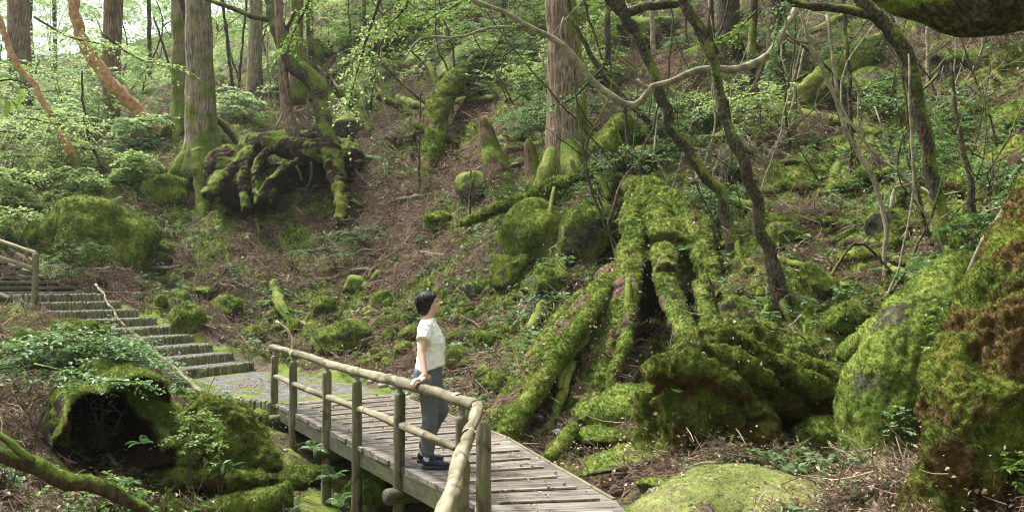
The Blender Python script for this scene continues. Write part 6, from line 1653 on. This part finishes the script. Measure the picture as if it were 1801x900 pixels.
def gmoss(P_):
    return .62 + 1.3 * fbm(P_, .9, 4, off=2.2) + .75 * region(P_)
M['twig'] = mat_litter('dry_twigs', (.055, .036, .024), (.30, .21, .145))
M['pale_twig'] = mat_litter('pale_twigs', (.15, .105, .07), (.46, .37, .27))
M['dead_leaf'] = mat_litter('dead_leaves', (.10, .06, .035), (.50, .39, .27), .15)
M['sprig'] = mat_leaf('seedling_leaf', (.07, .14, .04), (.20, .31, .12))
def twig_clump(seed, n, mat, spread=.3, L=.28, r=.0035, lift=.05):
    rng = np.random.default_rng(seed); parts, lv = [], []
    for k in range(n):
        a = rng.uniform(0, 6.28); p = np.array([rng.normal(0, spread * .5), rng.normal(0, spread * .5), rng.uniform(0, lift)]); d = np.array([math.cos(a), math.sin(a), rng.normal(0, .25)]); l = L * rng.uniform(.4, 1.2)
        pts = [p - d * l * .5, p + rng.normal(0, .1, 3) * l * np.array([1, 1, .7]), p + d * l * .5]
        V, Fs = tube(pts, np.array([r, r, r * .5]) * rng.uniform(.6, 1.6), 3, l / 3, cap=False)
        parts.append((V, Fs)); lv.append(np.full(len(V), rng.random()))
    V, Fs = join(parts)
    return mesh_data("twig_clump", V, Fs, M[mat], {"lv": np.concatenate(lv)})
def leaf_clump(seed, n, mat, spread, L):
    rng = np.random.default_rng(seed)
    c = np.stack([rng.normal(0, spread, n), rng.normal(0, spread, n), rng.uniform(0, .03, n)], -1)
    a = rng.uniform(0, 6.28, n); ax = nrm(np.stack([np.cos(a), np.sin(a), rng.normal(.1, .3, n)], -1))
    sd2 = nrm(np.cross(nrm(np.array([[0, 0, 1.0]]) + rng.normal(0, .45, (n, 3))), ax)); l = L * rng.uniform(.5, 1.3, n)
    V = leaf_quads(c, ax, sd2, l, l * rng.uniform(.2, .4, n), rng, .5)
    return mesh_data("leaf_scatter", V, np.arange(len(V)).reshape(-1, 4), M[mat], {"lv": np.repeat(rng.random(n), 4)}, smooth=False)
def sprig_mesh(seed, n=9, mat='sprig'):
    rng = np.random.default_rng(seed); a = rng.uniform(0, 6.28, n)
    c = np.stack([.12 * np.cos(a) * rng.random(n), .12 * np.sin(a) * rng.random(n), rng.uniform(.2, .8, n)], -1)
    ax = nrm(np.stack([np.cos(a), np.sin(a), rng.normal(.0, .3, n)], -1)); sd2 = nrm(np.cross(nrm(np.array([[0, 0, 1.0]]) + rng.normal(0, .3, (n, 3))), ax))
    l = rng.uniform(.35, .75, n); V = leaf_quads(c, ax, sd2, l, l * .28, rng)
    SV = np.array([[-.012, 0, -.1], [.012, 0, -.1], [.012, 0, .6], [-.012, 0, .6]])
    return mesh_data("sprig", np.vstack([V, SV]), np.arange(len(V) + 4).reshape(-1, 4), M[mat], {"lv": np.concatenate([np.repeat(rng.random(n), 4), np.zeros(4)])}, smooth=False)
LIT = scatter_group("twig_litter", [twig_clump(k, 36, 'twig', .3, .19, .0022) for k in range(5)])
CRS = scatter_group("coarse_twigs", [twig_clump(80 + k, 16, 'twig', .4, .34, .0062, .10) for k in range(5)])
NDL = scatter_group("needle_heaps", tuft_meshes(4, 190, M['needle'], blades=16, h=.9, spread=1.0, w=.06))
PAL = scatter_group("pale_sticks", [twig_clump(20 + k, 5, 'pale_twig', .35, .42, .0036, .08) for k in range(5)])
DED = scatter_group("dead_leaf_litter", [leaf_clump(k, 22, 'dead_leaf', .2, .034) for k in range(4)])
SPR = scatter_group("seedling_sprigs", [sprig_mesh(k) for k in range(5)])
GRM = scatter_group("ground_moss", tuft_meshes(4, 160, M['tuft'], blades=14, h=.9, spread=.9, w=.14))
rg = np.random.default_rng(99)
p, n_, r_ = view_points(40000, rg); g_ = region(p)
k = rg.random(len(p)) < np.clip(.70 - .5 * g_, .06, 1); k &= (gmoss(p) + rg.normal(0, .15, len(p)) < .55) | (rg.random(len(p)) < .16); scatter("twig_litter", p[k], n_[k], rg.uniform(.6, 1.3, k.sum()) * (.55 + r_[k] * .040), LIT, label="brown twigs and cedar needles covering the forest soil")
p, n_, r_ = view_points(16000, rg, 12, 45); g_ = region(p)
k = rg.random(len(p)) < np.clip(.6 - .5 * g_, .05, 1); k &= (gmoss(p) + rg.normal(0, .15, len(p)) < .55) | (rg.random(len(p)) < .16); scatter("coarse_twigs", p[k], n_[k], rg.uniform(.6, 1.4, k.sum()) * (.5 + r_[k] * .022), CRS, label="thicker brown twigs and dead cedar sprays over the slope")
p, n_, r_ = view_points(30000, rg, 7, 45); g_ = region(p)
k = rg.random(len(p)) < np.clip(.38 - .45 * g_ + .8 * fbm(p, .8, 2, off=7.7), .02, 1); k &= (gmoss(p) + rg.normal(0, .15, len(p)) < .55) | (rg.random(len(p)) < .16); scatter("needle_heaps", p[k], n_[k] + rg.normal(0, .3, (k.sum(), 3)), rg.uniform(.5, 1.4, k.sum()) * (.03 + r_[k] * .0042), NDL, label="clumps of rust brown cedar needles on the soil")
p, n_, r_ = view_points(15000, rg); g_ = region(p)
k = rg.random(len(p)) < np.clip(.32 - .25 * g_, .05, 1); k &= (gmoss(p) + rg.normal(0, .15, len(p)) < .55) | (rg.random(len(p)) < .16); scatter("pale_sticks", p[k], n_[k], rg.uniform(.5, 1.3, k.sum()) * (.55 + r_[k] * .040), PAL, label="pale dry sticks strewn over the slope")
p, n_, r_ = view_points(34000, rg); g_ = region(p)
k = rg.random(len(p)) < np.clip(.55 - .4 * g_, .05, 1); k &= (gmoss(p) + rg.normal(0, .15, len(p)) < .55) | (rg.random(len(p)) < .16); scatter("dead_leaves", p[k] + [0, 0, .01], n_[k], rg.uniform(.6, 1.3, k.sum()) * (.7 + r_[k] * .035), DED, label="dead leaves and bark flakes lying on the soil")
p, n_, r_ = view_points(42000, rg, 5, 55); g_ = region(p)
cl = fbm(p, .6, 3, off=4.2); k = rg.random(len(p)) < np.clip(.26 + cl * .9 + .22 * g_, .01, .8); scatter("seedlings", p[k], np.tile([0, 0, 1.0], (k.sum(), 1)) + rg.normal(0, .15, (k.sum(), 3)), rg.uniform(.5, 1.4, k.sum()) * (.085 + r_[k] * .0055), SPR, label="green seedlings and small ferns sprinkled over the ground")
p, n_, r_ = view_points(150000, rg, 4.5, 34)
k = gmoss(p) + rg.normal(0, .15, len(p)) > .55
scatter("ground_moss", p[k], n_[k], rg.uniform(.6, 1.4, k.sum()) * (.012 + r_[k] * .0034), GRM, label="carpet of green moss shoots over soil and roots")

# leaves and bits of bark blown onto the deck, the landing and the steps
bl = np.random.default_rng(8); pts_, n_b = [], 0
for k in range(150):
    t = bl.random(); a = along([LA, LB], t); b = along(R_PTS, t); q = a + (b - a) * bl.uniform(.03, .97); pts_.append((q[0], q[1], .006))
for k in range(30):
    q = np.array([bl.uniform(-.2, .9), bl.uniform(4.6, 6.7)]); pts_.append((q[0], q[1], .006))
for k in range(160):
    w_ = bl.dirichlet(np.ones(8)); q = w_ @ path_poly; pts_.append((q[0], q[1], -.008))
for k in range(1, 10):
    for i in range(16):
        q = stair_R(k) + STAIR_ACROSS * bl.uniform(.1, 1.75) + STAIR_UP * bl.uniform(.05, .5); pts_.append((q[0], q[1], .165 * k))
pts_ = np.array(pts_)
one = scatter_group("single_dead_leaves", [leaf_clump(60 + k, 2, 'dead_leaf', .12, .05) for k in range(5)])
scatter("fallen_leaves", pts_, np.tile([0, 0, 1.0], (len(pts_), 1)), bl.uniform(.6, 1.1, len(pts_)), one, label="dead leaves lying on the deck, landing and steps")

# litter caught on the great stump's legs, the slab and the mound
for k, (o, b, V, Fs, m, nm) in enumerate(LEGS):
    up_ = vnormals(V, Fs)[:, 2]
    tufts(o, b, V, Fs, np.where(up_ > .25, m, 9.0), {'mossy_mound': 26, 'root_mass': 14, 'crown': 20}.get(nm, 60), 1.35, one, jitter=.15, seed=70 + k, droop=0, lo=-9, hi=(.75 if nm == 'leaning_root' else 2), name="litter")
# ------------------------------------------------------------------ the person on the bridge
def simple(name, col, rough=.6, spec=.3, sss=0.0, vary=.12, scale=30):
    b = NB(name); n = b.noise(b.objco(), scale, 3)
    c = b.mix(n, tuple(v * (1 - vary) for v in col), tuple(min(1, v * (1 + vary)) for v in col))
    return b.bsdf(c, rough, spec, b.bump(n, .15, .004))
M['skin'] = simple('skin', (.56, .34, .25), .5, .35, vary=.06)
M['hair'] = simple('black_hair', (.012, .010, .009), .62, .25, vary=.5, scale=60)
M['shirt'] = simple('white_cotton', (.84, .83, .79), .85, .15, vary=.03, scale=120)
M['trousers'] = simple('grey_blue_cloth', (.112, .122, .134), .85, .15, vary=.12, scale=140)
M['shoe'] = simple('navy_shoe', (.018, .022, .042), .55, .35, vary=.3)
M['sole'] = simple('shoe_sole', (.035, .04, .06), .7, .2)
M['sock'] = simple('pale_sock', (.55, .52, .50), .9, .1)
M['eye'] = simple('dark_eye', (.01, .008, .007), .15, .6)
M['lip'] = simple('lip', (.42, .17, .14), .45, .3)

def cap(p0, r0, p1, r1, n=16, flat=None):
    """tapered capsule"""
    p0, p1 = np.array(p0, float), np.array(p1, float)
    d = p1 - p0; L = np.linalg.norm(d); z = d / L
    x = nrm(np.cross(z, [0, 1.0, .01])); y = np.cross(z, x)
    a = np.linspace(0, math.pi / 2, 5)
    rows = [(-r0 * math.cos(t), r0 * math.sin(t)) for t in a] + [(L * k, r0 + (r1 - r0) * k) for k in (.33, .66)] + [(L + r1 * math.sin(t), max(r1 * math.cos(t), 1e-4)) for t in a]
    rows[0] = (rows[0][0], 1e-4)
    th = np.linspace(0, 2 * math.pi, n, endpoint=False); f = flat or (1, 1)
    V = np.vstack([p0 + z * s + r * (np.cos(th)[:, None] * x * f[0] + np.sin(th)[:, None] * y * f[1]) for s, r in rows])
    i = np.arange(len(rows) * n).reshape(len(rows), n); j = np.roll(i, -1, 1)
    return V, [np.zeros((0, 3), int), np.stack([i[:-1], j[:-1], j[1:], i[1:]], -1).reshape(-1, 4)]

def rings(rows, n=28):
    """stack of elliptic rings: (cx, cy, z, rx, ry, slope) bottom to top, closed at both ends"""
    th = np.linspace(0, 2 * math.pi, n, endpoint=False); out = []
    for cx, cy, z, rx, ry, sl in rows:
        x = rx * np.sign(np.cos(th)) * np.abs(np.cos(th)) ** .85; y = ry * np.sign(np.sin(th)) * np.abs(np.sin(th)) ** .85
        out.append(np.stack([cx + x, cy + y, z + sl * x], -1))
    V = np.vstack(out); i = np.arange(len(rows) * n).reshape(len(rows), n); j = np.roll(i, -1, 1)
    Fq = np.stack([i[:-1], j[:-1], j[1:], i[1:]], -1).reshape(-1, 4)
    V = np.vstack([V, out[0].mean(0), out[-1].mean(0)]); a, b = len(V) - 2, len(V) - 1
    return V, [np.vstack([np.stack([j[0], i[0], np.full(n, a)], -1), np.stack([i[-1], j[-1], np.full(n, b)], -1)]), Fq]

PB = np.array([-.75, 8.15, .004])
def body_part(name, parts, voxel, mat, parent, smooth=2, fold=None, yawz=None):
    V, Fs = remesh(parts, voxel, smooth)
    if fold:
        N = vnormals(V, Fs)
        for amp, sc, st in fold: V = V + N * (amp * fbm(V * np.array(st), sc, 2, ridged=True, off=3.3))[:, None]
    return obj(name, V + PB, Fs, M[mat], parent, PB)

def turn(V, a, c=(0, 0)):
    ca, sa = math.cos(a), math.sin(a); W_ = V.copy()
    W_[:, 0] = c[0] + (V[:, 0] - c[0]) * ca - (V[:, 1] - c[1]) * sa; W_[:, 1] = c[1] + (V[:, 0] - c[0]) * sa + (V[:, 1] - c[1]) * ca
    return W_
HEAD_TURN = math.radians(9)
HEAD_UP = math.radians(11)
def HT(part):
    V = turn(part[0], HEAD_TURN); c = np.array([-.015, 0, 1.40]); d = V - c
    return np.stack([c[0] + d[:, 0] * math.cos(HEAD_UP) - d[:, 2] * math.sin(HEAD_UP), V[:, 1], c[2] + d[:, 0] * math.sin(HEAD_UP) + d[:, 2] * math.cos(HEAD_UP)], -1) * np.array([1, 1, 1]), part[1]

rail_R = np.array([-.794, 7.735]) - PB[:2]
nout, rax = np.array([-.88, -.47]), np.array([.47, -.88])
def RP(a, o, z):    # along the rail, outward across it, height
    q = rail_R + rax * a + nout * o
    return np.array([q[0], q[1], z])
wrist = RP(-.012, -.045, .868)
hand = [cap(wrist, .025, RP(0, .0, .838), .026, flat=(1, .8)), cap(RP(-.02, 0, .834), .020, RP(.026, .005, .832), .019)]
for k, (a, l) in enumerate(((-.033, .90), (-.012, 1.0), (.009, .97), (.029, .8))):
    k1, k2, k3, k4 = RP(a * .8, .012, .838), RP(a, .055, .828), RP(a * 1.03, .080, .792 + .01 * (1 - l)), RP(a * 1.02, .080 - .006, .762 + .022 * (1 - l) * 2)
    hand += [cap(k1, .0115, k2, .0105, 10), cap(k2, .0105, k3, .0095, 10), cap(k3, .0092, k4, .0080, 10)]
hand += [cap(RP(.03, -.025, .842), .014, RP(.058, .0, .835), .0115, 10), cap(RP(.058, .0, .835), .0112, RP(.078, .028, .826), .009, 10)]
skin = [HT(ellipsoid((.000, 0, 1.488), (.087, .071, .085))), HT(ellipsoid((.036, 0, 1.448), (.056, .052, .062))), HT(ellipsoid((.070, 0, 1.404), (.022, .022, .018))), HT(cap((.015, 0, 1.415), .035, (.062, 0, 1.402), .026)),
        HT(cap((.090, 0, 1.487), .008, (.106, 0, 1.461), .0125, 10)), HT(ellipsoid((.098, .010, 1.459), (.010, .008, .007))), HT(ellipsoid((.098, -.010, 1.459), (.010, .008, .007))), HT(ellipsoid((.072, 0, 1.500), (.022, .048, .014))),
        HT(ellipsoid((.088, 0, 1.436), (.012, .022, .007))), HT(ellipsoid((.086, 0, 1.425), (.012, .019, .007))), HT(ellipsoid((.062, -.034, 1.452), (.026, .018, .024))), HT(ellipsoid((.062, .034, 1.452), (.026, .018, .024))),
        HT(ellipsoid((.012, -.071, 1.452), (.016, .008, .028))), HT(ellipsoid((.012, .071, 1.452), (.016, .008, .028))),
        cap((-.028, 0, 1.29), .054, (-.004, 0, 1.425), .047),
        rings([(-.005, 0, .80, .10, .15, 0), (0, 0, .95, .095, .135, 0), (.004, 0, 1.08, .095, .14, 0), (-.012, 0, 1.22, .085, .155, 0), (-.02, 0, 1.29, .06, .12, 0), (-.02, 0, 1.31, .05, .07, 0)]),
        cap((-.022, -.155, 1.275), .050, (-.052, -.262, 1.055), .037), cap((-.052, -.262, 1.055), .036, wrist, .0245),
        cap((-.022, .155, 1.275), .050, (-.05, .205, 1.05), .037), cap((-.05, .205, 1.05), .036, (.0, .215, .85), .025), cap((.0, .215, .85), .026, (.02, .21, .78), .024, flat=(1, .6)),
        cap((-.01, -.085, .82), .085, (.02, -.09, .47), .052), cap((.02, -.09, .47), .052, (-.012, -.09, .07), .033), cap((.0, .085, .82), .085, (.10, .10, .49), .052), cap((.10, .10, .49), .052, (-.075, .20, .08), .033)] + hand
for k, (a, l) in enumerate(((-.02, 1), (-.005, 1.05), (.01, 1), (.024, .85))):      # far hand, hanging
    skin += [cap((.02 + a, .212, .76), .010, (.03 + a, .205, .70), .009, 10), cap((.03 + a, .205, .70), .009, (.028 + a, .195, .665 + .03 * (1 - l)), .008, 10)]
skin += [cap((.035, .20, .79), .012, (.06, .188, .735), .009, 10)]
person = body_part("person", skin, .0062, 'skin', None, 2)
tag(person, "dark haired person in white top and grey-blue trousers on the bridge, hand on rail", "person")
hair = [HT(ellipsoid((-.018, 0, 1.510), (.094, .084, .080))), HT(ellipsoid((-.048, 0, 1.450), (.056, .076, .078))), HT(ellipsoid((-.054, 0, 1.412), (.034, .058, .042))), HT(ellipsoid((.034, 0, 1.540), (.050, .060, .042))), HT(ellipsoid((-.01, 0, 1.555), (.070, .062, .044))),
        HT(ellipsoid((-.014, -.070, 1.470), (.038, .017, .050))), HT(ellipsoid((-.014, .070, 1.470), (.038, .017, .050))), HT(cap((.052, -.050, 1.540), .018, (.032, -.071, 1.480), .007)), HT(cap((.052, .050, 1.540), .018, (.032, .071, 1.480), .007))]
h_ = body_part("hair", hair, .006, 'hair', person, 2, [(.002, 40, (1, 1, .4))])
hr = np.random.default_rng(3); locks = []
for k in range(90):
    a = hr.uniform(-2.7, 2.7); r0 = .03 * hr.random()
    top_ = np.array([-.02 + r0, 0, 1.594 - .004 * hr.random()])
    def pt(el, sc): return np.array([-.018 + .097 * sc * math.cos(el) * math.cos(a + math.pi), .086 * sc * math.cos(el) * math.sin(a + math.pi), 1.508 + .082 * sc * math.sin(el)])
    lowz = 1.388 + .03 * hr.random() + (.07 if abs(a) > 1.35 else 0) + (.06 if abs(a) > 2.1 else 0)
    e_ = pt(0, 1.02); e_[2] = lowz; e_[:2] *= .86; e_[0] -= .006
    V, Fs = tube([top_, pt(.75, 1.02), pt(.12, 1.03), e_], [.004, .0055, .005, .0015], 5, .02)
    locks.append(HT((V, Fs)))
V, Fs = join(locks); obj("locks", V + PB, Fs, M['hair'], h_, PB)
for s in (-1, 1):
    e = HT(ellipsoid((.079, s * .031, 1.482), (.008, .011, .006), 2)); obj("eye", e[0] + PB, e[1], M['eye'], person, PB)
    e = HT(cap((.086, s * .018, 1.500), .0035, (.074, s * .046, 1.503), .0025, 8)); obj("eyebrow", e[0] + PB, e[1], M['hair'], person, PB)
e = HT(ellipsoid((.092, 0, 1.4305), (.0085, .019, .0075), 2)); obj("lips", e[0] + PB, e[1], M['lip'], person, PB)
shirt = [rings([(-.002, 0, .885, .132, .170, .32), (.0, 0, .93, .130, .168, .22), (.006, 0, 1.00, .122, .160, .08), (.014, 0, 1.08, .122, .162, .02), (.012, 0, 1.14, .122, .170, 0), (-.004, 0, 1.21, .108, .178, 0), (-.016, 0, 1.27, .090, .172, 0), (-.020, 0, 1.312, .070, .120, .05), (-.018, 0, 1.338, .058, .072, .15)]),
         ellipsoid((.075, -.062, 1.105), (.056, .058, .055)), ellipsoid((.075, .062, 1.105), (.056, .058, .055)),
         cap((-.022, -.148, 1.268), .064, (-.040, -.222, 1.165), .063), cap((-.022, .148, 1.268), .064, (-.040, .190, 1.165), .060)]
# flat sleeve ends: cut the rounded tips back
V_, F_ = remesh(shirt, .008, 3)
for s, a, b_ in ((-1, (-.022, -.148, 1.268), (-.040, -.222, 1.165)), (1, (-.022, .148, 1.268), (-.040, .190, 1.165))):
    a, b_ = np.array(a), np.array(b_); u = nrm(b_ - a); e = (V_ - b_) @ u
    near_ = (np.abs(V_[:, 1]) > .145) & (V_[:, 1] * s > 0) & (V_[:, 2] < 1.2) & (np.linalg.norm(V_ - b_, axis=1) < .10)
    V_ = np.where((near_ & (e > .006))[:, None], V_ - u * (e - .006)[:, None], V_)
N_ = vnormals(V_, F_)
V_ = V_ + N_ * (.0105 * fbm(V_ * np.array([1, 1, .8]), 11, 2, ridged=True, off=7) + .004 * fbm(V_ * np.array([1, 1, 2.2]), 18, 2))[:, None]
obj("shirt", V_ + PB, F_, M['shirt'], person, PB)
trs = [rings([(-.012, 0, .74, .105, .165, 0), (-.022, 0, .80, .128, .172, 0), (-.022, 0, .86, .126, .168, 0), (-.006, 0, .93, .112, .155, .15), (.0, 0, .97, .104, .148, .2)]),
       cap((-.012, -.085, .78), .096, (.012, -.09, .48), .070), cap((.012, -.09, .48), .069, (-.008, -.09, .145), .055), cap((.005, .085, .78), .096, (.088, .10, .50), .073), cap((.088, .10, .50), .072, (-.062, .19, .16), .056), ellipsoid((-.06, -.06, .82), (.09, .09, .10)), ellipsoid((-.06, .06, .82), (.09, .09, .10))]
V_, F_ = remesh(trs, .008, 3)
for c_, zc in (((-.008, -.09), .105), ((-.068, .195), .12)):
    lowm = (V_[:, 2] < zc) & (np.hypot(V_[:, 0] - c_[0], V_[:, 1] - c_[1]) < .12); V_[lowm, 2] = zc
N_ = vnormals(V_, F_)
V_ = V_ + N_ * (.014 * fbm(V_ * np.array([1, 1, .45]), 12, 2, ridged=True, off=2) + .006 * fbm(V_ * np.array([1, 1, 2.5]), 9, 2, ridged=True, off=9) * sstep(.55, .2, V_[:, 2]))[:, None]
obj("trousers", V_ + PB, F_, M['trousers'], person, PB)
for (x, y, yaw) in ((-.012, -.09, -.05), (-.085, .20, .08)):
    def SH(part): return turn(part[0], yaw) + np.array([x, y, 0]), part[1]
    up = [SH(ellipsoid((-.005, 0, .062), (.046, .036, .048))), SH(cap((0, 0, .055), .038, (.09, .004, .042), .036, flat=(1, 1))), SH(ellipsoid((.135, .004, .038), (.062, .041, .030))), SH(ellipsoid((.03, 0, .085), (.04, .034, .03)))]
    so = [SH(rings([(.07, 0, .0, .120, .040, 0), (.07, 0, .004, .126, .044, 0), (.07, 0, .022, .126, .043, 0), (.07, 0, .026, .118, .038, 0)]))]
    sh = body_part("shoe", up, .006, 'shoe', person, 2)
    V, Fs = join(so); obj("sole", V + PB, Fs, M['sole'], sh, PB * 0 + PB)
    V, Fs = join([SH(cap((.045 + .022 * q, -.022, .088 - .010 * q), .0035, (.050 + .022 * q, .022, .088 - .010 * q), .0035, 8)) for q in range(4)]); obj("laces", V + PB, Fs, M['sole'], sh, PB)
    V, Fs = SH(cap((-.002, 0, .075), .038, (.004, 0, .125), .037)); obj("sock", V + PB, Fs, M['sock'], person, PB)

# ------------------------------------------------------------------ misty air of the wood
bz = float(gV[:, 2].min()) - 1.0; tz = 75.0
hv = np.array([[x, y, z] for z in (bz, tz) for x, y in ((-135, -135), (135, -135), (135, 135), (-135, 135))], float)
hf = np.array([[3, 2, 1, 0], [4, 5, 6, 7], [0, 1, 5, 4], [1, 2, 6, 5], [2, 3, 7, 6], [3, 0, 4, 7]])
hm, hn, hl = new_mat("air")
ho = hn.new("ShaderNodeOutputMaterial"); hp = hn.new("ShaderNodeVolumePrincipled")
hp.inputs['Color'].default_value = (.86, .92, .88, 1); hp.inputs['Density'].default_value = .0004; hp.inputs['Anisotropy'].default_value = .3
hl.new(hp.outputs[0], ho.inputs['Volume'])
tag(obj("haze", hv, hf, hm, smooth=False), "pale misty air filling the wood", kind="stuff")
